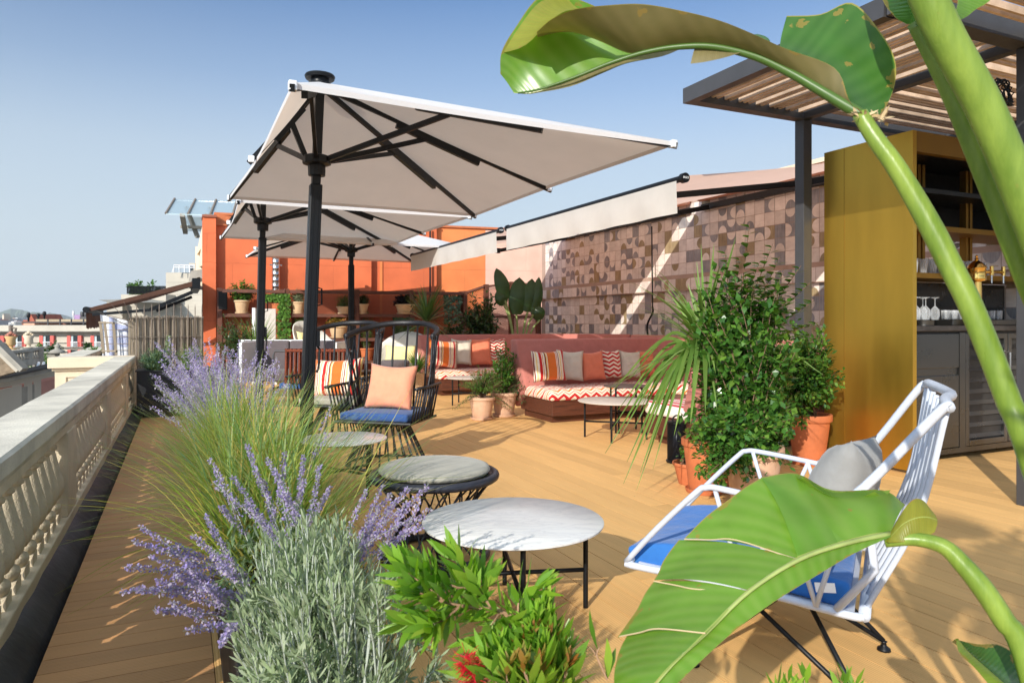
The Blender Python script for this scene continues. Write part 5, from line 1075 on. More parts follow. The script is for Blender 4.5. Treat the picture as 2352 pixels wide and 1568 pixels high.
# ================================================================= PLANTS ON AND BEFORE THE SHELVES
def shelfpot(name, label, x, w, zb, h, r, mat, ctr, rad, fm, ns=36, nl=22, ll=.05, lw=.02, dy=-.17, **kw):
    p = rk(x, dy); p.z = zb; return potted(name, label, 'plant', p, r, h, mat, p + V((0, 0, ctr)), rad, ns, nl, ll, lw, fm, **kw)
SG = None
shelfpot('potted_ivy', 'buff pot with a tall ivy shoot, leftmost on the upper shelf', 554, 0, 1.366, .28, .17, BUFF, .48, (.30, .16, .24), G_IVY, 44, 26, .06, .045)
shelfpot('potted_lavender', 'buff pot of silver foliage on the upper shelf, right of the hanging ivy', 682, 0, 1.366, .26, .16, BUFF, .40, (.17, .14, .17), G_SILV, 60, 30, .045, .012)
shelfpot('potted_fern', 'buff pot of feathery green fern on the upper shelf beside the rear parasol pole', 786, 0, 1.366, .16, .17, BUFF, .28, (.22, .15, .20), G_MID, 50, 34, .04, .010, dy=-.2)
shelfpot('potted_herb', 'buff pot with dark small leaved plant just right of the rear parasol pole', 827, 0, 1.366, .22, .16, BUFF, .32, (.18, .14, .13), G_DARK, 44, 24, .04, .022)
shelfpot('potted_heuchera', 'wide buff bowl of near black ruffled leaves on the upper shelf', 926, 0, 1.366, .22, .24, BUFF, .30, (.27, .18, .14), PURP, 60, 22, .085, .075, bend=.6)
shelfpot('potted_heuchera', 'wide buff bowl of bronze and yellow leaves on the middle shelf', 774, 0, .836, .26, .22, BUFF, .36, (.28, .18, .17), H_LEAF, 50, 20, .08, .07, bend=.5)
shelfpot('potted_fern', 'buff pot of fresh green fern on the middle shelf near the yellow pillow', 690, 0, .836, .2, .16, BUFF, .34, (.26, .16, .18), G_MID, 50, 26, .05, .014)
shelfpot('potted_laurel', 'dark green bushy plant on the lower shelf under the bronze leaves', 782, 0, .336, .18, .15, TERRA2, .38, (.19, .16, .19), G_DARK, 40, 24, .06, .028)
shelfpot('potted_cypress', 'tall bright green conifer in an orange pot on the lowest shelf', 837, 0, .336, .27, .19, TERRA2, .75, (.20, .16, .50), G_MID, 90, 34, .05, .008, t0=.1)
def hanging(label, x0, x1, y0, y1, fm, n, ll=.07, lw=.06, dy=-.3, name='hanging_ivy'):
    p = rk((x0 + x1) / 2, dy); t = thing(name, label, 'plant', p); S = MB(); F = MB()
    for i in range(n):
        x = x0 + (x1 - x0) * R(); a, b = rk(x, dy), rk(x, dy); Z = a.x * SA + a.y * CA; q = PZ(x, y0 + (y1 - y0) * R() ** 1.1, Z) + V((0, U(-.06, .06), 0)); F.leaf(q, V((U(-.5, .5), -.6, -.6)).normalized(), V((U(-.3, .3), -1, .4)).normalized(), ll * U(.6, 1.2), lw * U(.6, 1.2), .3, 3, .4)
    for k in range(9):
        x = x0 + (x1 - x0) * (k + .5) / 9; a = rk(x, dy); Z = a.x * SA + a.y * CA; S.tube(crv([PZ(x, y0 + 3, Z), PZ(x + U(-4, 4), (y0 + y1) / 2, Z), PZ(x + U(-5, 5), y1 - U(0, 30), Z)], 4), .004, 4, cap=False)
    S.build('stems', STEM, t); F.build('foliage', fm, t); return t
hanging('curtain of bright ivy hanging down the shelves beside the fabric screen', 606, 664, 674, 690, G_IVY, 420)
hanging('long narrow ivy strand falling from the upper shelf to the floor', 638, 666, 680, 790, G_IVY, 700)
hanging('dark ivy mass hanging from the middle shelf under the black leaved bowl', 903, 950, 728, 778, G_DARK, 620)
hanging('ivy hanging at the right end of the shelves', 1020, 1058, 677, 740, G_EUPH, 480)
for x, y, lab in ((634, 683, 'small terracotta pot half hidden in the ivy on the upper shelf'), (1036, 690, 'small terracotta pot half hidden in ivy at the right end of the shelves')):
    p = rk(x, -.2); t = thing('terracotta_pot', lab, 'pot', (p.x, p.y, 1.366)); pot(V((p.x, p.y, 1.366 if x < 700 else 1.40)), .13, .22, TERRA2, t, False)
# yucca
c = PZ(980, 741, 12.7); t = thing('yucca', 'spiky green yucca on a stem between the white shell chair and the rear sofa', 'plant', (c.x, c.y, 0)); F = MB(); rosette(F, c, 150, .74, .034, .5, -.25, 6); F.build('foliage', G_YUC, t); MB().tube([V((c.x, c.y, .3)), c], [.04, .035], 8).build('trunk', STEM, t); pot(V((c.x, c.y, 0)), .2, .34, TERRA2, t)
c = PZ(945, 880, 11.8); t = thing('potted_grass', 'arching green grass in a woven basket pot beside the rear sofa', 'plant', (c.x, c.y, 0)); pc = V((PZ(959, 890, 11.6).x, PZ(959, 890, 11.6).y, .005)); F = MB(); rosette(F, pc + UP * .36, 150, .46, .016, .8, .25, 5); F.build('foliage', G_MID, t); MB().lathe([(.10, 0), (.13, .02), (.14, .2), (.135, .36), (.12, .36), (.11, .3)], pc, 24).build('basket', WOV, t, smooth=True, angle=40); MB().lathe([(.13, -.004), (.17, 0), (.175, .025), (.165, .025)], pc, 24).build('saucer', BUFF, t)
c = PZ(1105, 725, 13.3); mound('broadleaf_shrub', 'dark broad leaved shrub above the back of the rear sofa', (c.x, c.y, c.z - .12), (.42, .35, .62), 90, 26, .12, .045, G_DARK, cat='shrub', sm=STEM, surf=.35, bend=.5)
c = PZ(1045, 760, 13.3); mound('broadleaf_shrub', 'low dark shrub at the left of the rear sofa back', (c.x, c.y, c.z - .1), (.34, .3, .35), 50, 22, .11, .04, G_DARK, cat='shrub', sm=STEM, surf=.35, bend=.5)
G_BIG = lm('paddle_leaf', [(.02, .06, .015), (.03, .085, .02)], .35, .12)
c = PZ(1192, 800, 13.2); t = thing('bird_of_paradise', 'upright paddle leaved plant in the corner by the tiled wall', 'plant', (c.x, c.y, 0)); S = MB()
for (x0, y0), (x1, y1), w, nm in (((1160, 690), (1140, 616), .13, 0), ((1186, 722), (1193, 637), .19, 0), ((1212, 716), (1222, 640), .15, 0), ((1225, 722), (1238, 636), .10, 0), ((1240, 735), (1228, 700), .12, 0), ((1158, 700), (1140, 670), .12, 0)):
    a, b = PZ(x0, y0, 13.2), PZ(x1, y1, 13.2); mb = MB(); mid = crv([a, a.lerp(b, .5) + V((0, -.05, 0)), b], 5); sd = (b - a).cross(V((SA, CA, .1))).normalized(); rows = []
    for i, p in enumerate(mid): f = i / (len(mid) - 1); ww = w * sin(pi * min(1, f * .92 + .08)) ** .65 + .004; rows.append([p - sd * ww + V((SA, CA, 0)) * .5 * ww, p, p + sd * ww + V((SA, CA, 0)) * .5 * ww])
    mb.grid(rows).build('leaf', G_BIG, t, smooth=True); S.tube(crv([V((c.x, c.y, .3)), c.lerp(a, .6), a], 5), .018, 6)
S.build('stems', GSTEM, t); pot(V((c.x, c.y, 0)), .2, .34, TERRA2, t)
# ================================================================= BIRD OF PARADISE IN THE FOREGROUND (right)
def blade_mat(name, top, vein, rough=.32, trans=.42, edge=(.35, .30, .08), under=None):
    m, t, out = nt(name); uv = N(t, 'ShaderNodeUVMap'); sx = N(t, 'ShaderNodeSeparateXYZ'); L(t, uv.outputs[0], sx.inputs[0]); tc = N(t, 'ShaderNodeTexCoord')
    a = MA(t, 'ABSOLUTE', MA(t, 'SUBTRACT', sx.outputs[1], .5))
    u = MA(t, 'ADD', sx.outputs[0], MA(t, 'MULTIPLY', a, -.12)); n0 = N(t, 'ShaderNodeTexNoise', i_Scale=3.0, i_Detail=3.0); L(t, tc.outputs['Object'], n0.inputs['Vector'])
    w = MA(t, 'SINE', MA(t, 'MULTIPLY', MA(t, 'ADD', u, MA(t, 'MULTIPLY', n0.outputs[0], .02)), 150.0)); w2 = MA(t, 'SINE', MA(t, 'MULTIPLY', u, 47.0))
    n1 = N(t, 'ShaderNodeTexNoise', i_Scale=11.0, i_Detail=5.0); L(t, tc.outputs['Object'], n1.inputs['Vector'])
    col = ramp(t, n1.outputs[0], [(.3, tuple(v * .8 for v in top)), (.7, tuple(v * 1.15 for v in top))])
    col = mixc(t, MA(t, 'MULTIPLY_ADD', w, .10, .10), col, vein); col = mixc(t, MA(t, 'MULTIPLY_ADD', w2, .08, .08), col, tuple(v * .6 for v in top))
    mid = MA(t, 'LESS_THAN', a, .012); col = mixc(t, mid, col, (.42, .50, .14)); n9 = N(t, 'ShaderNodeTexNoise', i_Scale=26.0, i_Detail=5.0); L(t, tc.outputs['Object'], n9.inputs['Vector']); col = mixc(t, MA(t, 'MULTIPLY', MA(t, 'GREATER_THAN', MA(t, 'ADD', n9.outputs[0], MA(t, 'MULTIPLY', MA(t, 'MAXIMUM', MA(t, 'SUBTRACT', a, .40), 0.0), 1.6)), .70), .6), col, (.34, .22, .05)); ed = MA(t, 'GREATER_THAN', a, .493); col = mixc(t, MA(t, 'MULTIPLY', ed, .8), col, edge)
    b = N(t, 'ShaderNodeBsdfPrincipled', i_Roughness=rough); L(t, col, b.inputs['Base Color']); bp = N(t, 'ShaderNodeBump', i_Strength=.2, i_Distance=.0008); L(t, MA(t, 'ADD', w, MA(t, 'MULTIPLY', w2, .8)), bp.inputs['Height']); L(t, bp.outputs[0], b.inputs['Normal'])
    tr = N(t, 'ShaderNodeBsdfTranslucent'); mu = N(t, 'ShaderNodeMix', data_type='RGBA', blend_type='MULTIPLY'); mu.inputs[0].default_value = 1; L(t, col, mu.inputs[6]); mu.inputs[7].default_value = (1.15, 1.3, .35, 1); L(t, mu.outputs[2], tr.inputs[0])
    mx = N(t, 'ShaderNodeMixShader', i_0=trans); L(t, b.outputs[0], mx.inputs[1]); L(t, tr.outputs[0], mx.inputs[2]); L(t, mx.outputs[0], out.inputs[0]); return m
BL = blade_mat('paddle_blade', (.16, .34, .04), (.34, .46, .14), .27); BLB = blade_mat('paddle_blade_underside', (.20, .17, .07), (.30, .24, .12), .5, .22); BLD = blade_mat('dark_paddle_blade', (.045, .14, .02), (.12, .24, .06), .25, .3)
BLY = blade_mat('yellowing_blade', (.30, .32, .04), (.45, .30, .05), .4, .45, (.5, .2, .03)); BLG = blade_mat('pale_green_blade', (.24, .38, .05), (.32, .42, .10), .35, .5)
def sheet(name, A, B, mat, parent, sub=8, nu=5, bulge=0.0, u0=0, u1=1, v0=0, v1=1, thick=.0012, ns=5):
    """surface between two edge curves of equal point count"""
    A = crv(A, ns); B = crv(B, ns); n = len(A); mb = MB(); rows = []
    for i in range(n):
        r = []; d = B[i] - A[i]; tn = (A[min(n - 1, i + 1)] - A[max(0, i - 1)]); nn = d.cross(tn); nn = nn.normalized() if nn.length > 1e-9 else V((0, 0, 1))
        for k in range(sub + 1): f = k / sub; r.append(A[i] + d * f + nn * bulge * d.length * sin(pi * f))
        rows.append(r)
    mb.grid(rows); o = mb.build(name, mat, parent, smooth=True); me = o.data; uv = me.uv_layers.new(name='UVMap'); m_ = sub + 1
    for lp in me.loops: i, k = divmod(lp.vertex_index, m_); uv.data[lp.index].uv = (u0 + (u1 - u0) * i / (n - 1), v0 + (v1 - v0) * k / sub)
    return o
t = thing('bird_of_paradise', 'giant bird of paradise plant with huge paddle leaves close on the right', 'plant', (1.40, .52, 0))
PB = V((1.40, .52, 0)); pot(PB, .24, .42, TERRA2, t)
STK = pm('paddle_stalk', (.17, .30, .035), .33, var=.3, sc=9, c2=(.27, .38, .06), trans=.12, stretch=(3, 3, .5), bump=.07, bs=40)
_t = STK.node_tree; _b = [n for n in _t.nodes if n.type == 'BSDF_PRINCIPLED'][0]; _c = _b.inputs['Base Color'].links[0].from_socket; _tc = N(_t, 'ShaderNodeTexCoord'); _n = N(_t, 'ShaderNodeTexNoise', i_Scale=16.0, i_Detail=6.0, i_Roughness=.7); L(_t, _tc.outputs['Object'], _n.inputs['Vector'])
L(_t, mixc(_t, ramp(_t, _n.outputs[0], [(.64, (0, 0, 0)), (.76, (.6, .6, .6))]), _c, (.38, .24, .06)), _b.inputs['Base Color'])
def tp(l, Z): return [PZ(x, y, z) for (x, y), z in zip(l, Z)]
# --- leaf crossing the lower right
q = lambda x, y: (1378 + .4509 * x, 861.3 + .4509 * y)
def QL(l, z0, z1): n = len(l) - 1; return [PZ(*q(x, y), z0 + (z1 - z0) * i / n) for i, (x, y) in enumerate(l)]
M1 = [(1480, 800), (1380, 815), (1250, 850), (1130, 890), (1010, 935)]; E1 = [(1552, 665), (1490, 585), (1330, 592), (1060, 510), (450, 815)]
E1 = [(1552, 665), (1400, 592), (1130, 540), (840, 520), (430, 830)]; MZ = lambda l, a, b: QL(l, a, b)
sheet('leaf_blade', QL(M1, 1.22, 1.14), QL([(1555, 660), (1440, 585), (1180, 585), (1000, 500), (820, 520)], 1.34, 1.32), BL, t, u0=0, u1=.2, v0=.5, v1=1, bulge=.07)
sheet('leaf_blade', QL([(1250, 850), (1170, 878), (1100, 900), (1050, 918), (1010, 935)], 1.178, 1.14), QL([(825, 519), (740, 570), (660, 630), (540, 720), (430, 830)], 1.32, 1.25), BL, t, u0=.12, u1=.32, v0=.5, v1=1, bulge=.05)
sheet('leaf_blade', QL([(1008, 937), (950, 972), (890, 1010), (830, 1050), (760, 1095)], 1.14, 1.08), QL([(402, 838), (360, 890), (320, 950), (300, 1000), (275, 1043)], 1.26, 1.19), BL, t, u0=.33, u1=.5, v0=.5, v1=1, bulge=.05)
sheet('leaf_blade', QL([(758, 1099), (700, 1152), (650, 1200), (600, 1252), (540, 1310)], 1.08, 1.02), QL([(272, 1052), (230, 1110), (190, 1190), (140, 1262), (88, 1336)], 1.20, 1.12), BL, t, u0=.51, u1=.68, v0=.5, v1=1, bulge=.05)
sheet('leaf_blade', QL([(538, 1314), (450, 1400), (370, 1470), (280, 1568), (190, 1690)], 1.02, .94), QL([(158, 1292), (108, 1380), (80, 1470), (72, 1570), (100, 1760)], 1.13, 1.0), BL, t, u0=.69, u1=1, v0=.5, v1=1, bulge=.05)
sheet('leaf_blade', QL([(1480, 802), (1250, 853), (1010, 938), (760, 1098), (540, 1313), (370, 1473), (190, 1692)], 1.22, .94), QL([(1482, 822), (1300, 905), (1120, 1010), (900, 1145), (700, 1290), (520, 1450), (250, 1710)], 1.20, .95), BL, t, u0=0, u1=1, v0=.5, v1=0, bulge=-.05)
sheet('curled_edge', QL([(1000, 500), (1090, 552), (1200, 588), (1340, 598), (1480, 584)], 1.315, 1.33), QL([(1040, 520), (1120, 588), (1200, 622), (1310, 626), (1400, 592)], 1.28, 1.30), BLG, t, bulge=-.2)
sheet('leaf_base', QL([(1452, 846), (1500, 762), (1556, 672), (1602, 630), (1650, 640), (1690, 690)], 1.21, 1.24), QL([(1470, 852), (1520, 850), (1560, 845), (1610, 835), (1660, 822), (1704, 800)], 1.19, 1.19), BLY, t, bulge=.12)
MB().tube(crv(QL([(1484, 805), (1250, 856), (1010, 940), (760, 1100), (540, 1314), (370, 1474), (190, 1694)], 1.215, .935), 5), [.0065 - .0055 * i / 30 for i in range(31)], 7, flat=.6).build('midrib', pm('pale_midrib', (.42, .50, .16), .45, var=.15, sc=20, trans=.2), t, smooth=True)
pts = QL([(1450, 848), (1600, 835), (1750, 872), (1850, 965), (1950, 1085), (2060, 1250), (2165, 1430)], 1.21, 1.12) + [V((1.22, .60, .42)), V((1.36, .54, .36))]
MB().tube(crv(pts, 5), [.0095 + .0075 * min(1, i / 20) for i in range(41)], 12).build('stalk', STK, t, smooth=True)
for a_, b_, c_ in (((430, 835), (700, 840), (1005, 940)), ((275, 1048), (500, 1090), (755, 1100)), ((100, 1330), (300, 1290), (538, 1313))):
    l = [q(*a_), q((a_[0] + b_[0]) / 2, (a_[1] + b_[1]) / 2), q(*b_), q(*c_)]; z = 1.25 if a_[1] < 900 else (1.19 if a_[1] < 1200 else 1.12)
    MB().tube(crv([PZ(x, y, z - .012 - .03 * i) for i, (x, y) in enumerate(l)], 5), .0011, 5).build('torn_edge', pm('dry_edge', (.55, .42, .24), .8), t)
# --- leaf arching over the top
def TL_(l, z0, z1): n = len(l) - 1; return [PZ(x, y, z0 + (z1 - z0) * i / n) for i, (x, y) in enumerate(l)]
MR = [(1985, 268), (1930, 236), (1880, 206), (1815, 168), (1734, 130), (1640, 108), (1560, 108), (1480, 121), (1400, 146), (1320, 178), (1240, 205), (1190, 214)]
ER = [(1966, 254), (1948, 225), (1916, 156), (1804, 112), (1729, 78), (1654, 48), (1573, 27), (1477, 10), (1391, 13), (1320, 22), (1268, 44), (1233, 74)]
sheet('leaf_blade', TL_(MR[:8] + [(1440, 122), (1370, 92), (1310, 74), (1236, 78)], 1.16, 1.34), TL_(ER, 1.15, 1.24), BLB, t, sub=10, u0=0, u1=.8, v0=.5, v1=1, bulge=.07)
sheet('leaf_tip', TL_([(1560, 110), (1480, 122), (1400, 147), (1320, 179), (1250, 206), (1214, 216), (1180, 214)], 1.30, 1.34), TL_([(1470, 70), (1400, 30), (1300, -10), (1238, -6), (1185, 62), (1152, 120), (1149, 170)], 1.31, 1.33), BL, t, sub=10, u0=.5, u1=1, v0=.5, v1=1, bulge=-.08)
sheet('leaf_tip', TL_([(1300, -10), (1238, -6), (1185, 62), (1152, 122)], 1.325, 1.33), TL_([(1345, 22), (1300, 26), (1262, 50), (1235, 78)], 1.27, 1.26), BLY, t, sub=5, v0=.6, v1=.9, bulge=.1)
sheet('leaf_blade', TL_([(1570, 109), (1500, 116), (1420, 139), (1360, 162), (1300, 186), (1217, 214)], 1.30, 1.34), TL_([(1568, 111), (1520, 130), (1440, 146), (1385, 168), (1310, 199), (1215, 217)], 1.27, 1.32), BLB, t, sub=4, v0=.5, v1=.2)
sheet('torn_flap', TL_([(1598, 106), (1630, 106), (1665, 108), (1700, 112)], 1.26, 1.24), TL_([(1586, 147), (1618, 143), (1660, 134), (1700, 122)], 1.24, 1.22), BLB, t, sub=4, v0=.5, v1=.2, bulge=.1)
sheet('leaf_lobe', TL_([(1802, 122), (1835, 142), (1870, 170), (1905, 202), (1935, 236), (1958, 258), (1972, 268), (1984, 273)], 1.24, 1.17), TL_([(1807, 37), (1885, 33), (1957, 7), (2018, 68), (2054, 132), (2056, 190), (2036, 244), (2010, 274)], 1.36, 1.24), BLD, t, sub=10, u0=0, u1=.5, v0=.5, v1=1, bulge=.12)
sheet('torn_flap', TL_([(1700, 92), (1720, 102), (1745, 108), (1770, 106)], 1.24, 1.22), TL_([(1728, 80), (1742, 79), (1762, 86), (1772, 100)], 1.30, 1.27), BLD, t, sub=3, v0=.5, v1=.7)
MB().tube(crv(TL_(MR, 1.155, 1.335), 5), [.010 - .0085 * i / 55 for i in range(56)], 8).build('midrib', pm('dark_midrib', (.08, .16, .03), .4, trans=.2), t, smooth=True)
pts = TL_([(1975, 262), (2010, 318), (2054, 378), (2104, 460), (2148, 540), (2189, 622), (2226, 695), (2273, 808), (2318, 925), (2380, 1090)], 1.16, 1.06) + [V((1.33, .55, .36))]
MB().tube(crv(pts, 5), [.0125 + .005 * min(1, i / 20) for i in range(46)], 14).build('stalk', STK, t, smooth=True)
mb = MB()
for k in range(26):
    a = PZ(1968 + k * 2.6 + U(-4, 4), 262 + k * .8 + U(-4, 4), 1.15); mb.leaf(a, (rdir() + V((0, 0, .3))).normalized(), rdir(), U(.012, .03), .007, .8, 3)
mb.build('dry_husk', pm('dry_edge', (.55, .42, .24), .8), t)
# --- two thick stalks at the far right and their leaves above the frame
MB().tube(crv(TL_([(2112, -60), (2133, 0), (2175, 90), (2213, 158), (2255, 235), (2305, 345), (2360, 480), (2420, 640), (2500, 850), (2570, 1100)], .97, .98) + [V((1.38, .51, .36))], 5), [.0232] * 51, 16).build('stalk', STK, t, smooth=True)
MB().tube(crv(TL_([(2100, 52), (2135, 116), (2178, 200), (2218, 290), (2262, 400), (2300, 495), (2340, 600), (2420, 800), (2500, 1050), (2540, 1180)], 1.05, 1.03) + [V((1.36, .52, .36))], 5), [.0105 + .0045 * min(1, i / 15) for i in range(51)], 14).build('stalk', STK, t, smooth=True)
sheet('leaf_blade', TL_([(2104, 62), (2098, 20), (2086, -60), (2070, -200), (2060, -380)], 1.03, 1.12), TL_([(2082, 56), (2052, 36), (2020, -20), (1990, -180), (2030, -380)], 1.12, 1.22), BLD, t, v0=.5, v1=1, bulge=.08)
sheet('leaf_blade', TL_([(2104, 62), (2110, 20), (2100, -60), (2085, -200), (2062, -380)], 1.03, 1.12), TL_([(2116, 54), (2128, 10), (2170, -60), (2140, -200), (2080, -380)], 1.05, 1.12), BLD, t, v0=.5, v1=0)
sheet('leaf_blade', TL_([(2190, 40), (2200, 0), (2190, -80), (2170, -300)], 1.10, 1.2), TL_([(2200, 50), (2236, 26), (2285, -40), (2220, -300)], 1.12, 1.2), BL, t, v0=.5, v1=0)
# --- dark leaf in the lower right corner
sheet('leaf_blade', TL_([(2193, 1467), (2225, 1500), (2270, 1540), (2330, 1590), (2420, 1660)], 1.20, 1.10), TL_([(2196, 1468), (2245, 1478), (2300, 1482), (2360, 1530), (2430, 1640)], 1.26, 1.20), BLD, t, v0=.5, v1=1, bulge=.1)
sheet('leaf_blade', TL_([(2193, 1467), (2225, 1500), (2270, 1540), (2330, 1590), (2420, 1660)], 1.20, 1.10), TL_([(2196, 1475), (2206, 1502), (2236, 1530), (2270, 1570), (2340, 1660)], 1.15, 1.08), BLG, t, v0=.5, v1=0, bulge=.1)
MB().tube(crv(TL_([(2400, 1650), (2480, 1720)], 1.12, 1.08) + [V((1.36, .56, .36))], 5), .008, 8).build('stalk', STK, t, smooth=True)

# ================================================================= BOTTLEBRUSH IN THE FOREGROUND
t = thing('bottlebrush_shrub', 'bright green bottlebrush shrub with a crimson flower at the bottom foreground', 'shrub', (.60, .93, 0)); PBB = V((.60, .93, 0)); pot(PBB, .17, .34, TERRA, t)
S = MB(); F = MB(); F2 = MB(); w_ = lambda x, y: ((1500 + x / 2.476) * .5742, (2150 + y / 2.476) * .5742)
def branch(pl, z0, z1, n, r0=.003, lf=F, ll=(.046, .074), lw=(.013, .019), f0=0.0, tuft=8, out=.95):
    n_ = len(pl) - 1; P = crv([PZ(*w_(x, y), z0 + (z1 - z0) * i / n_) for i, (x, y) in enumerate(pl)], 6); m = len(P) - 1; S.tube(P, [r0 * (1 - .7 * i / m) for i in range(m + 1)], 6, cap=False)
    for k in range(n):
        f = f0 + (1 - f0) * k / n; g = min(f * m, m - .01); a = P[int(g)].lerp(P[int(g) + 1], g % 1); ax = (P[int(g) + 1] - P[int(g)]).normalized(); an = k * 2.4 + U(-.3, .3); s1 = ax.orthogonal().normalized(); s2 = ax.cross(s1); o = s1 * cos(an) + s2 * sin(an)
        d = (o * out + ax * U(.5, 1.1)).normalized(); lf.leaf(a, d, (ax - o * .4).normalized(), U(*ll), U(*lw), U(-.5, .3), 6, .5)
    for k in range(tuft): a = P[-1]; ax = (P[-1] - P[-2]).normalized(); d = (ax * 1.2 + rdir() * .7).normalized(); lf.leaf(a, d, rdir(), U(*ll) * .9, U(*lw), .1, 5, .5)
main = [(2000, 1900), (1900, 1438), (1640, 1100), (1530, 880), (1240, 730)]
branch([(2060, 2300), (1960, 1750), (1840, 1400), (1640, 1100), (1530, 880)], 1.16, 1.15, 26, .0065, f0=.35, tuft=0)
branch([(1530, 880), (1240, 730), (980, 690), (700, 640), (430, 540)], 1.15, 1.10, 46, .0045, f0=.05)
branch([(1160, 690), (1040, 540), (920, 390), (830, 240)], 1.14, 1.15, 24, .003, f0=.1); branch([(1030, 520), (760, 470), (500, 330)], 1.14, 1.12, 26, .0026, f0=.15)
branch([(600, 740), (480, 780), (370, 830)], 1.11, 1.08, 16, .0024); branch([(700, 640), (560, 520), (300, 330)], 1.11, 1.10, 26, .0025, f0=.2); branch([(860, 660), (700, 800), (560, 860)], 1.12, 1.07, 20, .0024, f0=.15); branch([(950, 680), (1010, 560), (1060, 430)], 1.13, 1.16, 14, .0022)
branch([(1240, 730), (1170, 840), (1080, 960)], 1.14, 1.10, 10, .0022, ll=(.05, .07), lw=(.012, .017)); branch([(1300, 760), (1330, 860), (1400, 960)], 1.14, 1.10, 10, .0022, ll=(.05, .075), lw=(.014, .019)); branch([(1420, 800), (1430, 620), (1560, 520)], 1.14, 1.16, 10, .0022, ll=(.05, .075), lw=(.012, .016))
for tx, ty, z, k in ((1640, 760, 1.15, 12), (1700, 900, 1.14, 13), (1780, 1000, 1.14, 13), (1860, 1180, 1.13, 18), (1560, 900, 1.12, 16), (1500, 1080, 1.10, 20), (1440, 1180, 1.08, 20), (1360, 1250, 1.06, 18), (1230, 1160, 1.06, 16), (1650, 1180, 1.08, 18), (1750, 1260, 1.08, 18), (1300, 1380, 1.02, 18), (1120, 1300, 1.03, 16), (1500, 1350, 1.02, 18), (1620, 1340, 1.03, 18), (1880, 1340, 1.08, 16), (1000, 1400, 1.03, 14), (1720, 1080, 1.11, 16), (1580, 1010, 1.12, 16)):
    orange_ = ty > 900 and R() < .7; k = int(k * .7); branch([(1700 + (tx - 1700) * .35, ty + 420), (tx + (1700 - tx) * .25, ty + 210), (tx, ty)], z - .02, z, k, .0028, f0=.15, tuft=4); 
    branch([(tx + 4, ty + 60), (tx + U(-20, 20), ty - 20), (tx + U(-30, 30), ty - 90)], z, z, 8 if orange_ else 6, .0018, lf=F2 if orange_ else F, ll=(.025, .04), lw=(.007, .010), tuft=6, out=.5)
for x in (2060, 2160): branch([(2300, 1400), (2200, 1180), (x + 60, 1080), (x, 1170)], 1.10, 1.12, 2, .0016, ll=(.06, .075), lw=(.015, .018), tuft=1)
for tx, ty in ((1810, 1545), (1850, 1535), (1935, 1545), (1960, 1555), (1785, 1562)):
    c = PZ(tx, ty + 110, 1.02); e = PZ(tx, ty + 22, 1.04); S.tube([PBB + V((.05, .02, .35)), c.lerp(PBB + V((0, 0, .5)), .3), c, e], .002, 5)
    for k in range(9): F.leaf(e.lerp(c, k / 12), (UP + rdir() * .6).normalized(), rdir(), U(.03, .045), .009, .1, 4)
for k in range(7): S.tube(crv([PBB + UP * .3, PBB + V((U(-.05, .05), U(-.03, .06), .42)), PZ(*w_(2050 - k * 90, 2100 - k * 40), 1.12)], 4), .006, 6)
S.build('branches', pm('pale_twig', (.34, .20, .12), .75, var=.3, sc=40), t); F.build('foliage', G_BUD, t, smooth=True); F2.build('young_foliage', G_TIP, t, smooth=True)
mb = MB(); a = PZ(*w_(985, 1400), 1.03); ax = V((-.3, .2, .9)).normalized()
for k in range(420): b = a + ax * U(-.035, .035); d = rdir(); d = (d - ax * d.dot(ax) * .7).normalized(); mb.tube([b, b + d * U(.018, .028)], .0005, 3, cap=False)
mb.build('flower', R_FLO, t)
# ================================================================= PLANTS BEHIND THE CAMERA (their shade falls on the deck)
t = thing('fan_palm', 'potted fan palm whose fingered shade falls across the deck at lower right', 'plant', (.25, -.62, 0)); c = V((.25, -.62, 0)); pot(c, .2, .4, TERRA2, t); MB().tube([c + UP * .35, c + UP * 1.0], .05, 10).build('trunk', STEM, t); F = MB()
for (dx, dy, dz, sc_) in ((-.18, .0, 1.72, .42), (-.12, -.1, 1.95, .42), (.22, -.2, 1.62, .40), (-.05, -.06, 2.2, .42), (-.4, -.2, 2.05, .42), (-.35, -.1, 1.8, .4)):
    h = c + V((dx, dy, dz)); F.tube(crv([c + UP * .95, c.lerp(h, .5) + V((0, 0, .3)), h], 4), .006, 5); ax = V((dx, dy + .1, .25)).normalized(); s1 = ax.cross(V((.66, .58, -.4)).normalized()).normalized(); s2 = V((.66, .58, -.4)).normalized()
    for k in range(19): an = (k - 9) * .16; F.leaf(h, (ax * cos(an) + s1 * sin(an)).normalized(), s2, sc_ * (1 - .25 * abs(k - 9) / 9), .036, .25, 5, .45)
F.build('foliage', G_DARK, t)
t = thing('potted_tree', 'leafy potted tree standing behind the viewpoint, shading the deck by the bar', 'tree', (-.3, -1.55, 0)); c = V((-.3, -1.55, 0)); pot(c, .25, .45, TERRA2, t); S, F = stems_leaves(c + UP * 1.2, c + V((0, .05, 2.4)), (.72, .42, .42), 90, 26, .12, .06, surf=.3); S.tube([c + UP * .4, c + UP * 1.3], .03, 8); S.build('trunk', STEM, t); F.build('foliage', G_DARK, t)
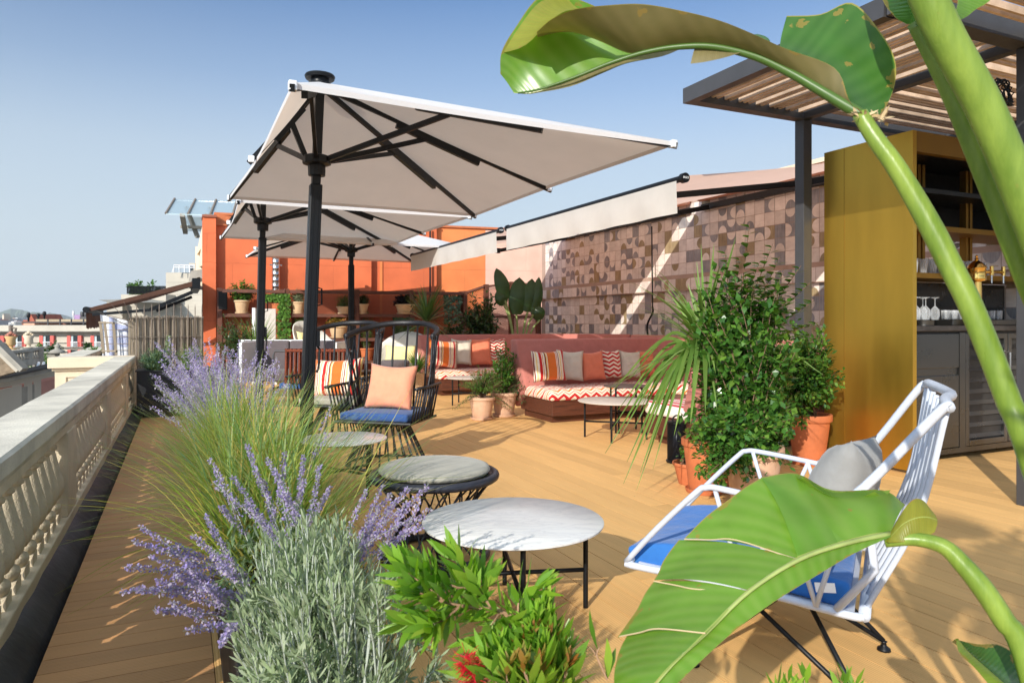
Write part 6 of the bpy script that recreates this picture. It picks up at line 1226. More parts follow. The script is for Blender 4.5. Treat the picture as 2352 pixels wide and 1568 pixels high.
# ================================================================= NEIGHBOURS AND CITY
IRON = pm('rusty_iron', (.20, .16, .13), .8, var=.4, sc=20); LIME = pm('limestone_blocks', (.47, .43, .36), .9, var=.12, sc=.4, bump=.1); LIME2 = pm('old_grey_stone', (.31, .29, .25), .9, var=.3, sc=1.2)
REDS = pm('red_shutter', (.55, .11, .09), .7, var=.08); DKG = pm('dark_window_glass', (.02, .03, .035), .15, var=.1); CURT = pm('pale_curtain', (.42, .50, .52), .8, var=.2, sc=3); ROOFD = pm('dark_roof_felt', (.05, .045, .042), .8, var=.3, sc=.5); PUR = pm('lilac_paint', (.34, .22, .40), .8); BRICK = pm('red_brick', (.36, .10, .06), .9, var=.25, sc=2); AWB = pm('brown_awning_cloth', (.10, .045, .028), .85, var=.15, sc=4, trans=.15)
def reedm():
    m, t, out = nt('dry_reed'); tc = N(t, 'ShaderNodeTexCoord'); g = N(t, 'ShaderNodeNewGeometry'); n = N(t, 'ShaderNodeTexNoise', i_Scale=4.0, i_Detail=3.0); L(t, tc.outputs['Object'], n.inputs['Vector'])
    col = ramp(t, g.outputs['Random Per Island'], [(.0, (.16, .12, .08)), (.35, (.34, .27, .19)), (.7, (.50, .42, .31)), (1, (.28, .23, .19))]); h = N(t, 'ShaderNodeHueSaturation'); L(t, col, h.inputs['Color']); L(t, MA(t, 'MULTIPLY_ADD', n.outputs[0], .8, .6), h.inputs['Value'])
    b = N(t, 'ShaderNodeBsdfPrincipled', i_Roughness=.9); L(t, h.outputs[0], b.inputs['Base Color']); L(t, b.outputs[0], out.inputs[0]); return m
REED = reedm()
# reed screen with iron spikes
t = thing('reed_fence', 'dry reed screen tied to a spiked iron railing on the party wall', 'fence', (-.2, 11.25, 0)); A_ = V((-.66, 11.1, 0)); B_ = V((.30, 11.45, 0)); fb = lambda f, z, dy=0: A_.lerp(B_, f) + V((0, dy, z))
MB().hexa([fb(0, -.2, .03), fb(1, -.2, .03), fb(1, -.2, .05), fb(0, -.2, .05)], [fb(0, 1.24, .03), fb(1, 1.26, .03), fb(1, 1.26, .05), fb(0, 1.24, .05)]).build('backing', pm('dark_reed_mat', (.10, .08, .06), .95, var=.5, sc=30), t)  # dark brown sheet behind the reeds
mb = MB()
for i in range(620):
    f = R(); z1 = 1.27 + U(-.05, .02) - (.10 * max(0, .06 - f) / .06 if f < .06 else 0); p = fb(f, .15 + U(-.1, .3) * (R() < .15), U(-.012, .02)); q_ = fb(min(1, max(0, f + U(-.006, .006))), z1 - (U(.3, .8) if R() < .3 else 0), U(-.012, .02)); mb.tube([p, p.lerp(q_, .5) + V((U(-.004, .004), 0, 0)), q_], U(.0022, .004), 3, cap=False)
mb.build('reeds', REED, t)
for i in range(10):
    f = .105 + .097 * i; MB().tube([fb(f, .1, -.03), fb(f, 1.40, -.03), fb(f, 1.455, -.03)], [.007, .007, .001], 6).build('spike', IRON, t)
for (f0, z0, f1, z1) in ((.02, 1.18, -.20, 1.43), (.04, 1.22, -.05, 1.47), (.0, 1.14, -.36, 1.33)): MB().tube([fb(f0, z0, -.03), fb(f1, z1, -.08)], [.007, .002], 6).build('spike', IRON, t)
for z in (.35, .7, .98, 1.255): MB().tube([fb(.0, z, -.03), fb(1, z, -.03)], .005, 5).build('cross_wire', IRON, t)
# hanging cloth and lattice
def mandala():
    m, t, out = nt('printed_cotton'); uv = N(t, 'ShaderNodeUVMap'); sx = N(t, 'ShaderNodeSeparateXYZ'); L(t, uv.outputs[0], sx.inputs[0]); dx = MA(t, 'SUBTRACT', sx.outputs[0], .80); dy = MA(t, 'MULTIPLY', MA(t, 'SUBTRACT', sx.outputs[1], .42), 1.35)
    d = MA(t, 'SQRT', MA(t, 'ADD', MA(t, 'MULTIPLY', dx, dx), MA(t, 'MULTIPLY', dy, dy))); rings = MA(t, 'MULTIPLY', MA(t, 'LESS_THAN', d, .24), MA(t, 'MULTIPLY_ADD', MA(t, 'SINE', MA(t, 'MULTIPLY', d, 110.0)), .35, .5))
    band = MA(t, 'MULTIPLY', MA(t, 'MULTIPLY', MA(t, 'GREATER_THAN', sx.outputs[0], .30), MA(t, 'LESS_THAN', sx.outputs[0], .46)), 1.0); band2 = MA(t, 'MULTIPLY', MA(t, 'MULTIPLY', MA(t, 'GREATER_THAN', sx.outputs[1], .68), MA(t, 'LESS_THAN', sx.outputs[1], .86)), MA(t, 'GREATER_THAN', sx.outputs[0], .40))
    n = N(t, 'ShaderNodeTexNoise', i_Scale=60.0); L(t, uv.outputs[0], n.inputs['Vector']); bb = MA(t, 'MULTIPLY', MA(t, 'MAXIMUM', band, band2), MA(t, 'MULTIPLY_ADD', MA(t, 'GREATER_THAN', n.outputs[0], .5), .5, .3)); f = MA(t, 'MAXIMUM', bb, rings)
    b = N(t, 'ShaderNodeBsdfPrincipled', i_Roughness=.9); L(t, mixc(t, f, (.60, .61, .64), (.10, .14, .38)), b.inputs['Base Color']); L(t, b.outputs[0], out.inputs[0]); return m
t = thing('hanging_cloth', 'white cotton cloth printed with blue rings and borders, hung beside the reed screen', 'cloth'); mb = MB(); rows = []
for j in range(9):
    f = j / 8; rows.append([PZ(230 + 68 * i / 16 + (8 * (1 - f) if i == 0 else 0), 818 - (818 - (722 + 16 * i / 16)) * f, 10.6 + .04 * sin(i * .8)) for i in range(17)])
o = mb.grid(rows).build('cloth', mandala(), t, smooth=True); uvl = o.data.uv_layers.new(name='UVMap')
for lp in o.data.loops: j, i = divmod(lp.vertex_index, 17); uvl.data[lp.index].uv = (i / 16, j / 8)
t = thing('wooden_lattice', 'weathered wooden crate lattice leaning in front of the printed cloth', 'lattice'); WD2 = pm('weathered_timber', (.30, .24, .17), .9, var=.25, sc=8)
Pz = lambda x, y: PZ(x, y, 10.35)
for (a, b) in (((230, 738), (238, 812)), ((240, 738), (249, 810)), ((260, 740), (267, 815))): MB().beam(Pz(*a), Pz(*b), .035, .02).build('upright', WD2, t)
for (a, b) in (((228, 740), (262, 741)), ((235, 806), (268, 806))): MB().beam(Pz(*a), Pz(*b), .05, .02).build('board', WD2, t)
for y in (743, 758, 773.5, 790, 805): MB().tube([Pz(233, y), Pz(298, y - 1)], .005, 5).build('bar', IRON, t)
MB().tube([PZ(246, 723, 10.3), PZ(297, 737, 10.3)], .006, 5).build('bar', IRON, t)
# neighbour's awning
t = thing('awning', 'brown awning of the neighbouring terrace, folded out low above the reed screen', 'awning', (.2, 15.5, 1.9)); wq = V((.22, 15.5, 1.98)); fq = V((-1.62, 15.5, 1.42)); dd = V((0, 2.6, 0))
MB().grid([[wq + V((0, 0, .02)), wq.lerp(fq, .5) + V((0, 0, -.03)), fq], [wq + dd + V((0, 0, .02)), wq.lerp(fq, .5) + dd + V((0, 0, -.03)), fq + dd]]).build('cloth', AWB, t, smooth=True)
MB().hexa([wq + V((0, -.01, -.08)), fq + V((0, -.01, -.05)), fq + V((0, .0, -.05)), wq + V((0, .0, -.08))], [wq + V((0, -.01, .02)), fq + V((0, -.01, .02)), fq + V((0, .0, .02)), wq + V((0, .0, .02))]).build('side_hem', AWB, t)
MB().tube([fq - V((0, .03, .0)), fq + dd], .06, 10).build('front_bar', BLACK, t); MB().box((wq.x - .02, wq.y - .05, wq.z - .13), (wq.x + .13, wq.y + 2.6, wq.z + .08)).build('wall_box', BLACK, t)
rows = [[fq + dd * (k / 14) + V((.02 * sin(k), 0, -.04 - .30 * j - (.03 * abs(sin(k * 1.57)) if j else 0))) for k in range(15)] for j in range(2)]; MB().grid(rows).build('valance', AWB, t)
e = V((-.55, 15.45, 1.42)); MB().beam(V((.2, 15.45, 1.78)), e, .05, .07).build('arm', BLACK, t); MB().beam(e, fq + V((.1, .0, -.09)), .04, .055).build('forearm', BLACK, t); MB().beam(V((.2, 15.9, 1.70)), e + V((.1, .4, -.01)), .05, .06).build('arm', BLACK, t)
# cornice of the orange building seen edge on
t = thing('cornice', 'cream moulded cornice edge on the street side of the orange building', 'cornice')
slab(449, 466, 566, 664, 16.4, 3.0).build('facade', CREAM, t)
mb = MB(); mb.prism([PZ(x, y, 16.3) for x, y in ((466, 512), (466, 610), (455, 612), (462, 570), (452, 585), (456, 560))], V((SA, CA, 0)) * 1.2); mb.build('broken_edge', CREAM, t); mb = MB(); mb.prism([PZ(x, y, 16.25) for x, y in ((466, 618), (438, 622), (430, 660), (436, 662), (446, 640), (458, 636), (466, 642))], V((SA, CA, 0)) * 2.5); mb.build('moulding', LIME2, t)
# glass canopy on the roof
m, tt, out = nt('pale_blue_glass'); g = N(tt, 'ShaderNodeBsdfPrincipled', i_Roughness=.12); g.inputs['Base Color'].default_value = (.50, .62, .64, 1); g.inputs['Alpha'].default_value = .62; L(tt, g.outputs[0], out.inputs[0]); GB = m
t = thing('glass_canopy', 'tilted pale blue glass canopy on brackets above the orange end pier', 'canopy'); a, b, c, d = PZ(381, 493, 19), PZ(401, 459.5, 21.5), PZ(560, 464, 21.5), PZ(552, 497, 19)
MB().hexa([a, d, c, b], [a + UP * .03, d + UP * .03, c + UP * .03, b + UP * .03]).build('glass', GB, t)
for f in (.0, .30, .60, .9): MB().tube([a.lerp(d, f) + UP * .04, b.lerp(c, f) + UP * .04], .035, 6).build('rib', IRON, t)
for f, x in ((.22, 424), (.55, 466)): p = a.lerp(d, f); MB().beam(p, PZ(x + 2, 534, 20), .12, .10).build('bracket', LIME2, t); MB().beam(p.lerp(b.lerp(c, f), .5), PZ(x + 30, 545, 20), .10, .08).build('bracket', LIME2, t)
MB().beam(PZ(416, 521, 20), PZ(470, 523, 20), .1, .08).build('bracket', LIME2, t)
p0 = PZ(425, 500, 20.2); MB().add([PZ(418, 497, 20.2), PZ(470, 499, 20.2), PZ(470, 532, 20.2), PZ(432, 531, 20.2)], [(0, 1, 2, 3)]).build('side_glass', GB, t)
# stepped stone block beyond
t = thing('stone_building', 'pale stone block rising in steps behind the neighbouring awning', 'building'); slab(381, 470, 626, 900, 38, 12).build('tower', LIME, t); slab(278, 381, 676, 900, 37, 10).build('wall', LIME, t); slab(245, 281, 694, 900, 36.5, 9).build('wall', LIME, t)
mb = MB(); a, b = PZ(225, 689, 34), PZ(300, 691, 34); mb.prism([PZ(225, 688.5, 34), PZ(247, 694, 34), PZ(330, 694, 34), PZ(330, 687, 36), PZ(275, 687, 36)], V((SA, CA, 0)) * 4 + UP * .05); mb.build('canopy_slab', LIME2, t)
mb = MB()
for y in (648, 662, 676, 690, 704, 718): mb.add([PZ(281, y, 36.98), PZ(470, y, 36.98), PZ(470, y + .35, 36.98), PZ(281, y + .35, 36.98)], [(0, 1, 2, 3)]) if y > 676 else mb.add([PZ(382, y, 37.98), PZ(470, y, 37.98), PZ(470, y + .35, 37.98), PZ(382, y + .35, 37.98)], [(0, 1, 2, 3)])
mb.build('joints', LIME2, t)
mb = MB()
for k in range(13): x = 292 + 88 * k / 12; mb.tube([PZ(x, 675, 36.9), PZ(x, 658, 36.9)], .02, 4)
for y in (658, 661, 664, 667, 670, 673): mb.tube([PZ(292, y, 36.9), PZ(380, y, 36.9)], .03, 4)
mb.build('terrace_railing', BLACK, t); slab(434, 448, 604, 630, 42, 2).build('roof_hut', LIME, t); slab(435, 441, 610, 625, 41.9, .05).build('hut_window', DKG, t)
mb = MB(); mb.tube([PZ(396, 626, 37.5), PZ(400, 609, 37.5), PZ(448, 610, 37.5)], .03, 4); mb.tube([PZ(400, 614, 37.5), PZ(448, 615, 37.5)], .03, 4)
for x in (400, 412, 424, 436): mb.tube([PZ(x, 609, 37.5), PZ(x, 626, 37.5)], .03, 4)
mb.build('white_railing', WHITEP, t)
for x, y, r, lab in ((314, 655, .45, 'small roof terrace shrub at the left of the dark railing'), (340, 662, .6, 'yellow green roof terrace shrub in the middle of the dark railing'), (362, 668, .4, 'low roof terrace plant at the right of the dark railing')):
    c = PZ(x, y + 6, 38); mound('terrace_shrub', lab, tuple(c), (r, r, r), 30, 14, .22, .12, G_MID, cat='shrub', surf=.3)
# cream building with red shutters
t = thing('apartment_building', 'long cream building with red shutters across the street', 'building'); Z1 = 46
slab(-60, 262, 760, 1000, Z1, 14).build('facade', LIME, t); slab(-62, 264, 747, 760, Z1 - .3, 14.6).build('parapet', LIME, t); slab(-62, 264, 760, 761.6, Z1 - .7, 1).build('cornice', LIME2, t); slab(-62, 262, 786, 787, Z1 - .15, .5).build('string_course', LIME, t); slab(-62, 262, 796.5, 798.5, Z1 - .2, .5).build('string_course', LIME2, t)
for x in (-8, 42, 106.5, 170, 224):
    w = slab(x - 8, x + 8, 771, 796, Z1 - .1, .3).build('window', DKG, t); slab(x - 16.5, x - 8.2, 770.5, 796, Z1 - .18, .2).build('shutter', REDS, w); slab(x + 8.2, x + 16.5, 770.5, 796, Z1 - .18, .2).build('shutter', REDS, w); slab(x - 7.5, x - 2, 772, 796, Z1 - .14, .05).build('curtain', CURT, w)
    mb = MB()
    for k in range(11): mb.beam(PZ(x - 7.6 + 1.52 * k, 796, Z1 - .3), PZ(x - 7.6 + 1.52 * k, 785, Z1 - .3), .012)
    mb.beam(PZ(x - 8, 785, Z1 - .3), PZ(x + 8, 785, Z1 - .3), .03); mb.build('railing', WHITEP, w)
for x in (106.5, 170): slab(x - 8, x + 8, 803, 830, Z1 - .1, .3).build('window', DKG, t); slab(x - 16, x - 8.2, 803, 830, Z1 - .18, .2).build('shutter', REDS, t); slab(x + 8.2, x + 16, 803, 830, Z1 - .18, .2).build('shutter', REDS, t)
slab(50, 236, 738, 747, Z1 + 6, 8).build('roof_storey', pm('rust_brown_render', (.20, .08, .05), .9, var=.3, sc=.3), t); slab(82, 204, 733, 738.5, Z1 + 3, 12).build('roof_slab', pm('aged_fascia', (.34, .27, .18), .9, var=.2, sc=1), t)
mb = MB(); mb.tube([PZ(52, 740.5, Z1 + 1), PZ(236, 740.5, Z1 + 1)], .05, 5)
for x in (110, 138, 164, 192, 220): mb.tube([PZ(x, 733, Z1 + 1), PZ(x, 747, Z1 + 1)], .05, 5)
mb.build('roof_rail', DKGREY, t); slab(54, 79, 742, 747.5, Z1 + 3, 3).build('roof_hut', pm('salmon_render', (.62, .30, .2), .9), t)
def chim(label, x, w, y0, y1, mat, cowl=True):
    tt_ = thing('chimney', label, 'chimney'); Zc = Z1 + 9; a = PZ(x, y1, Zc); b = PZ(x, y0, Zc); k = Zc / FPX; h = (b - a).length; r = w / 2 * k
    MB().lathe([(r * .5, 0), (r * .5, h * .45), (r, h * .6), (r, h * .85), (r * .6, h)] if cowl else [(r * .8, 0), (r, h * .2), (r, h * .9), (r * .8, h)], a, 12).build('flue', mat, tt_, smooth=True, angle=40); MB().lathe([(r * .9, -.3), (r * .9, 0)], a, 8).build('base', mat, tt_)
chim('bulbous black chimney cowl, left of the pair on the flat roof', 88, 8, 720, 734, BLACK); chim('taller bulbous black chimney cowl on the flat roof', 102, 8, 715, 734, BLACK); chim('thin white chimney pipe with a rounded cap', 168.5, 5, 714, 734, WHITEP); chim('left one of two wide dark chimney pots at the right end of the roof', 189, 8.5, 715.5, 727, DKGREY, False); chim('right one of two wide dark chimney pots at the right end of the roof', 197.5, 8, 715.5, 727, DKGREY, False); chim('dark round chimney cowl by the red brick gable', 65.5, 8, 718, 740, BLACK)
t = thing('roof_block', 'small lilac painted block on the roof between the chimneys', 'block'); slab(171, 185, 723, 733, Z1 + 9, 2).build('wall', PUR, t); slab(183, 202, 727, 734, Z1 + 8.5, 3).build('base', DKGREY, t)
t = thing('brick_gable', 'red brick gable behind the cream building roof', 'building'); MB().prism([PZ(53, 742, 60), PZ(53, 735, 60), PZ(66, 735, 60), PZ(70, 721, 60), (PZ(79, 736, 60)), PZ(79, 742, 60)], V((SA, CA, 0)) * 4).build('wall', BRICK, t)
# distant city blocks
rc = random.Random(5); CM = [pm('city_white', (.62, .62, .62), .9), pm('city_cream', (.58, .50, .40), .9), pm('city_rose', (.50, .30, .24), .9), pm('city_grey', (.38, .40, .42), .9)]
for i in range(46):
    Zc = rc.uniform(110, 420); x = rc.uniform(-40, 240); w = rc.uniform(6, 20) * 130 / Zc + 3; y0 = rc.uniform(728, 741) + (420 - Zc) * .012; nm_, cl_ = rc.choice((('white', 0), ('cream', 1), ('rose', 2), ('grey', 3)))
    a = PZ(x, y0, Zc); g_ = thing('city_block', '%s distant flat roofed block among the rooftops at the far left' % nm_, 'building', (a.x, a.y, -18), group='%s blocks of the distant city' % nm_)
    s0 = slab(x, x + w, y0, HY + (18 + HH) * FPX / Zc, Zc, rc.uniform(8, 16)).build('wall', CM[cl_], g_); hx = x + w * rc.uniform(.1, .5); [slab(x + w * (.12 + .2 * k), x + w * (.12 + .2 * k) + w * .09, y0 + 1.2 + 3.2 * j, y0 + 2.9 + 3.2 * j, Zc - .05, .2).build('window', DKG, g_) for k in range(4) for j in range(2)]; slab(hx, hx + w * .35, y0 - 500 / Zc * .6, y0 + .2, Zc + 2, 4).build('roof_hut', CM[rc.randrange(4)], g_)
t = thing('church_tower', 'slim ochre bell tower among the distant rooftops', 'tower'); slab(5, 9, 727, 760, 300, 4).build('shaft', CM[1], t); MB().prism([PZ(4.5, 727, 300), PZ(9.5, 727, 300), PZ(7, 720, 300)], V((SA, CA, 0)) * 4).build('spire', CM[1], t)
# pedimented building lower left
t = thing('pediment_building', 'old stone building with a carved pediment and pink walls at the lower left', 'building'); Zp = 15.0; D_ = V((SA, CA, 0)); PKW = pm('faded_pink_wall', (.45, .22, .18), .9, var=.15, sc=2); CST = pm('carved_brown_stone', (.24, .18, .12), .95, var=.45, sc=4, bump=1, bs=12)
MB().prism([PZ(x, y, Zp) for x, y in ((-60, 880), (-60, 760), (0, 790), (46, 850))], D_ * .2).build('tympanum', CST, t); P_ = lambda x, y, dz=0: PZ(x, y, Zp + dz)
MB().beam(P_(-60, 735, -.15), P_(56, 849, -.15), .2, .10).build('raking_cornice', LIME2, t); MB().beam(P_(-60, 750, -.06), P_(45, 852, -.06), .16, .06).build('raking_moulding', LIME, t)
a, b = P_(-60, 888, -.1), PZ(103, 834, 17.5)
def band(y0, y1, dz, mat, nm, th=1.0): MB().hexa([PZ(-60, y1 + 14, Zp + dz), PZ(103, y1 - 22 + (dz + .1) * 8, 17.5 + dz), PZ(103, y1 - 22 + (dz + .1) * 8, 17.5 + dz) + D_ * th, PZ(-60, y1 + 14, Zp + dz) + D_ * th], [PZ(-60, y0 + 14, Zp + dz), PZ(103, y0 - 22, 17.5 + dz), PZ(103, y0 - 22, 17.5 + dz) + D_ * th, PZ(-60, y0 + 14, Zp + dz) + D_ * th]).build(nm, mat, t)
band(858, 863, -.3, ROOFD, 'lead_roof'); band(863, 872, -.25, LIME2, 'cornice'); band(872, 884, -.05, LIME, 'frieze'); band(884, 1080, .1, PKW, 'wall', 2.0)
mb = MB()
for k in range(46): f = k / 45; x = -60 + 163 * f; y = 886 - 36 * f; p = PZ(x, y, Zp + 2.5 * f - .28); mb.box((p.x - .03, p.y - .05, p.z - .03), (p.x + .03, p.y + .05, p.z + .04))
mb.build('dentils', LIME2, t)
def lp(x0, x1, y0, y1, dz, mat, nm, par): 
    z = lambda x: Zp + 2.5 * (x + 60) / 163 + dz; sl = lambda x, y: y - 36 * (x - x0) / 163
    return MB().hexa([PZ(x0, y1, z(x0)), PZ(x1, sl(x1, y1), z(x1)), PZ(x1, sl(x1, y1), z(x1)) + D_ * .2, PZ(x0, y1, z(x0)) + D_ * .2], [PZ(x0, y0, z(x0)), PZ(x1, sl(x1, y0), z(x1)), PZ(x1, sl(x1, y0), z(x1)) + D_ * .2, PZ(x0, y0, z(x0)) + D_ * .2]).build(nm, mat, par)
for x0, x1, y0 in ((-30, -22, 900), (-2, 6, 895), (8, 16, 892), (27, 36, 886)): lp(x0, x1, y0, 1050, -.18, LIME, 'pilaster', t)
for x0, x1, y0 in ((-20, -4, 905), (17, 27, 900)): lp(x0, x1, y0, 1050, .04, BLACK, 'opening', t)
for x0, x1, y0 in ((42, 52, 884), (64, 73, 878)): w = lp(x0, x1, y0, 1000, -.08, LIME, 'window_frame', t); lp(x0 + 2, x1 - 2, y0 + 6, 1000, -.12, LIME2, 'pane', w)
for x0, x1, y0 in ((55, 61, 872), (77, 82, 868)): lp(x0, x1, y0, 1000, -.12, LIME, 'pilaster', t)
t = thing('white_terrace', 'pale grey roof terrace with white pipes beyond the pediment building', 'terrace'); slab(81, 122, 859, 1050, 24, 5).build('wall', pm('pale_grey_render', (.52, .50, .46), .9, var=.1, sc=1), t); mb = MB()
for x in (84, 96, 108, 120): mb.tube(crv([PZ(x, 858, 23.8), PZ(x, 848, 23.8), PZ(x + 5, 833, 24.5)], 4), .05, 5)
mb.tube([PZ(84, 846, 23.8), PZ(124, 844, 23.8)], .04, 5); mb.build('pipes', WHITEP, t); slab(86, 124, 850, 858, 25, 3).build('roof_box', pm('salmon_render', (.62, .30, .2), .9), t); slab(80, 118, 912, 1000, 19, 2).build('ledge', ROOFD, t); slab(82, 100, 902, 914, 18.8, .8).build('stone_block', LIME2, t)
# urn balustrade
t = thing('urn_balustrade', 'weathered stone balustrade carrying two urns at the far left', 'balustrade'); mb = MB(); a, b, c, d = PZ(20, 841, 22), PZ(79, 838, 26), PZ(79, 797, 26), PZ(20, 806, 22)
MB().hexa([a, b, b + D_ * .4, a + D_ * .4], [a.lerp(d, .35), b.lerp(c, .35), b.lerp(c, .35) + D_ * .4, a.lerp(d, .35) + D_ * .4]).build('plinth', LIME2, t); MB().hexa([a.lerp(d, .84), b.lerp(c, .84), b.lerp(c, .84) + D_ * .5, a.lerp(d, .84) + D_ * .5], [d, c, c + D_ * .5, d + D_ * .5]).build('rail', LIME2, t)
for k in range(9): f = (k + .5) / 9; p = a.lerp(b, f).lerp(d.lerp(c, f), .35); q_ = a.lerp(b, f).lerp(d.lerp(c, f), .84); h = q_.z - p.z; MB().lathe([(.07, 0), (.10, h * .25), (.05, h * .6), (.08, h)], p + D_ * .2, 8).build('baluster', LIME2, t, smooth=True)
for x in (49, 77): slab(x - 3, x + 3, 799, 842, 24 + (x - 49) * .07, .5).build('pier', LIME2, t)
def urn(label, x, Zc, y0, y1, m1, m2):
    tt_ = thing('urn', label, 'urn', PZ(x, y1, Zc)); c = PZ(x, y1, Zc); h = (y1 - y0) * Zc / FPX; s = h / 1.0
    MB().lathe([(.26 * s, 0), (.26 * s, .06 * s), (.12 * s, .09 * s), (.10 * s, .18 * s), (.24 * s, .28 * s), (.22 * s, .55 * s), (.30 * s, .70 * s), (.29 * s, .74 * s), (.1 * s, .74 * s)], c, 20).build('vase', m1, tt_, smooth=True, angle=60)
    mb = MB(); rr = random.Random(2)
    for k in range(26):
        an = rr.uniform(0, 6.28); q_ = rr.uniform(0, 1); p = c + V((cos(an) * .26 * s * (1 - q_), sin(an) * .26 * s * (1 - q_), (.74 + .2 * q_) * s)); r = .075 * s; mb.lathe([(.01, -r), (r * .8, -r * .5), (r, 0), (r * .8, r * .6), (.01, r)], p, 8)
    mb.build('stone_fruit', m2, tt_, smooth=True)
urn('ochre urn heaped with reddish stone fruit on the left of the balustrade', 25, 22.5, 761, 803, pm('ochre_terracotta', (.62, .40, .18), .9, var=.15, sc=4), pm('red_stone_fruit', (.42, .17, .12), .9, var=.2, sc=6)); urn('cream urn heaped with pale stone fruit on the right pier', 66, 25, 760, 799, pm('cream_stone', (.66, .56, .42), .9, var=.15, sc=4), pm('pale_stone_fruit', (.60, .50, .36), .9, var=.2, sc=6))
t = thing('iron_bracket', 'rusty iron post and arm standing behind the left urn', 'post'); MB().tube([PZ(25, 780, 24), PZ(25, 747, 24)], .07, 6).build('post', IRON, t); MB().tube([PZ(25, 752, 24), PZ(37, 754, 24), PZ(33, 768, 24)], .04, 5).build('arm', IRON, t)
t = thing('distant_balustrade', 'small pale balustrade with a finial below the red shuttered windows', 'balustrade'); slab(77, 145, 808, 811, 33, .4).build('rail', LIME2, t); slab(77, 145, 819, 822, 33, .5).build('plinth', LIME2, t); slab(76, 146, 822, 836, 33.2, .6).build('wall', LIME, t)
for k in range(22): p = PZ(80 + 2.6 * k, 819, 33.2); h = 8 * 33 / FPX; MB().lathe([(.05, 0), (.07, h * .3), (.03, h * .6), (.05, h)], p, 6).build('baluster', LIME2, t)
p = PZ(132, 811, 33); MB().lathe([(.34, 0), (.30, .12), (.12, .2), (.10, .28), (.16, .34), (.05, .42), (.01, .5)], p, 12).build('finial', LIME2, t, smooth=True)
for x, y, r, zc, lab in ((123, 800, .42, 33.5, 'dark round treetop in front of the shuttered building'), (93, 804, .35, 34, 'small yellow green shrub left of the finial'), (203, 795, .25, 33, 'small shrub under the rightmost shuttered window'), (91, 832, .45, 27, 'yellow green bush below the far small balustrade'), (114, 838, .55, 28, 'bright bush behind the white pipes')):
    mound('street_tree', lab, tuple(PZ(x, y, zc)), (r, r, r), 40, 16, .12, .07, G_MID if 'yellow' in lab or 'bright' in lab else G_DARK, cat='tree', surf=.3)
for x, y, r in ((190, 803, .06), (152, 810, .05)): pass
t = thing('terrace_plants', 'little green succulents behind the coping of the neighbouring terrace', 'plant'); F = MB()
for x, y in ((195, 812), (216, 808), (226, 814), (236, 815)):
    c = PZ(x, y, 12.0)
    for k in range(40): F.leaf(c + rdir() * .03, (rdir() + UP).normalized(), rdir(), U(.05, .11), .03, .2, 3)
F.build('foliage', G_MID, t)
# air between here and the hills
m, tt, out = nt('haze'); pv = N(tt, 'ShaderNodeVolumePrincipled'); pv.inputs['Density'].default_value = .00022; pv.inputs['Color'].default_value = (.86, .93, 1, 1); pv.inputs['Anisotropy'].default_value = .1; L(tt, pv.outputs[0], out.inputs['Volume'])
o = MB().box((-2700, -1000, -19.5), (2700, 5300, 140)).build('haze', m); o['kind'] = 'stuff'
SKYS, SUNS, EXPO = .12, 3.4, .70
# ================================================================= CAMERA, SKY, SUN
cam = bpy.data.cameras.new('camera'); co = bpy.data.objects.new('camera', cam); COL.objects.link(co); SC.camera = co
co.location = (0, 0, HH); co.rotation_euler = (radians(90), 0, radians(-25)); cam.sensor_width = 36; cam.lens = 36 * FPX / 2352
cam.shift_y = -(784 - HY) / 2352; cam.clip_start = .05; cam.clip_end = 9000
cam.dof.use_dof = True; cam.dof.focus_distance = 5.5; cam.dof.aperture_fstop = 12
w = bpy.data.worlds.new('World'); SC.world = w; w.use_nodes = True; t = w.node_tree; t.nodes.clear()
SD = V((1, .87, -.60)).normalized(); EL = math.asin(-SD.z)
sky = t.nodes.new('ShaderNodeTexSky'); sky.sky_type = 'NISHITA'; sky.sun_disc = False; sky.sun_elevation = EL
sky.sun_rotation = atan2(-SD.x, -SD.y); sky.altitude = 50; sky.air_density = 1.0; sky.dust_density = .5; sky.ozone_density = 5.0
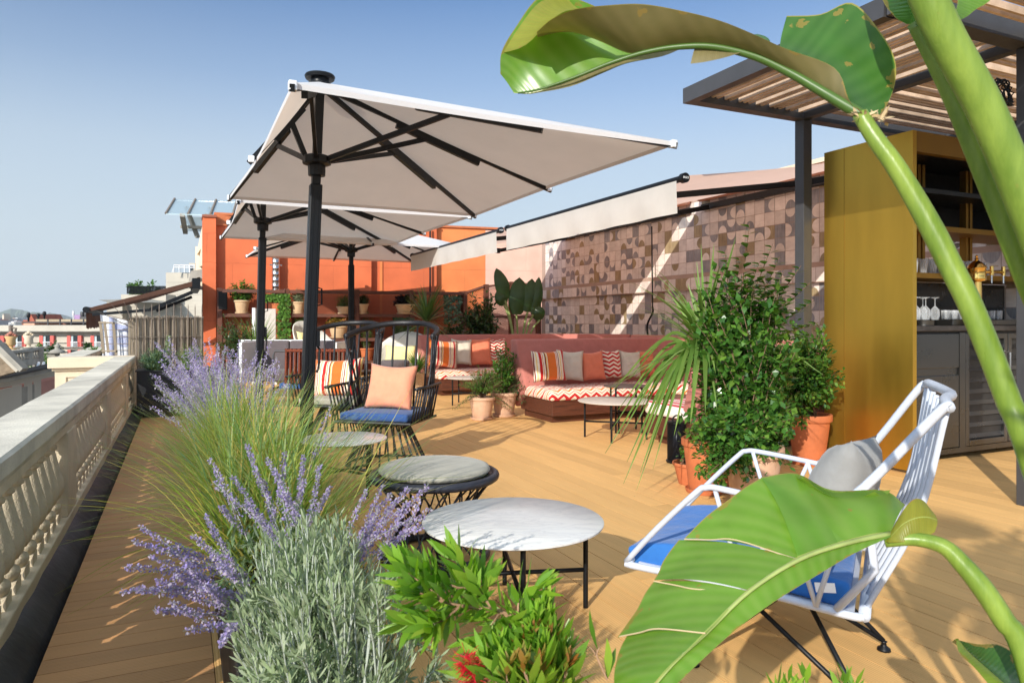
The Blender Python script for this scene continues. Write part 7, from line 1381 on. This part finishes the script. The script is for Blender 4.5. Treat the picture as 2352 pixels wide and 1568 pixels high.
bg = t.nodes.new('ShaderNodeBackground'); bg.inputs[1].default_value = SKYS; wo = t.nodes.new('ShaderNodeOutputWorld')
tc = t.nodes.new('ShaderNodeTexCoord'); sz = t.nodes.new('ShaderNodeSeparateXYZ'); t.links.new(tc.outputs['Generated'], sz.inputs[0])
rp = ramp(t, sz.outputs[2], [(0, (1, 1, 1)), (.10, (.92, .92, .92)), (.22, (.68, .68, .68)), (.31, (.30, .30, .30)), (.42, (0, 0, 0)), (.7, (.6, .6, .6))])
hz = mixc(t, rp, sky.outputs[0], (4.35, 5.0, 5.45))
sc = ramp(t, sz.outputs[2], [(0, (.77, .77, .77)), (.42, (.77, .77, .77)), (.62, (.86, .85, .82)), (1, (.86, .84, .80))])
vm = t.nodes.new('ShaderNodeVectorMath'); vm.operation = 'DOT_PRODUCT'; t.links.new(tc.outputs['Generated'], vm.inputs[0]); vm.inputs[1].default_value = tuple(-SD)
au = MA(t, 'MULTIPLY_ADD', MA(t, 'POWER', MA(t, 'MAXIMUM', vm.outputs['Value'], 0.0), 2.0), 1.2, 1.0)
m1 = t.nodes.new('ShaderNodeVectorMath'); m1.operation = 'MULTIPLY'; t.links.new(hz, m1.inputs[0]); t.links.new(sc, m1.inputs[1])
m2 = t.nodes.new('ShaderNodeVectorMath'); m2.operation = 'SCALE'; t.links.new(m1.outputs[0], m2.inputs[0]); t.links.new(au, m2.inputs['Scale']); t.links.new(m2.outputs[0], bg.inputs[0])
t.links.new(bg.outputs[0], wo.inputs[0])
ld = bpy.data.lights.new('sun', 'SUN'); ld.energy = SUNS; ld.angle = radians(.5); ld.color = (1, .94, .83)
lo = bpy.data.objects.new('sun', ld); COL.objects.link(lo); lo.rotation_euler = SD.to_track_quat('-Z', 'Y').to_euler(); lo.location = (-10, -9, 12)
SC.view_settings.view_transform = 'Standard'; SC.view_settings.look = 'None'; SC.view_settings.exposure = EXPO; SC.view_settings.gamma = 1
SC.cycles.max_bounces = 7; SC.cycles.diffuse_bounces = 4; SC.cycles.transmission_bounces = 6; SC.cycles.transparent_max_bounces = 12
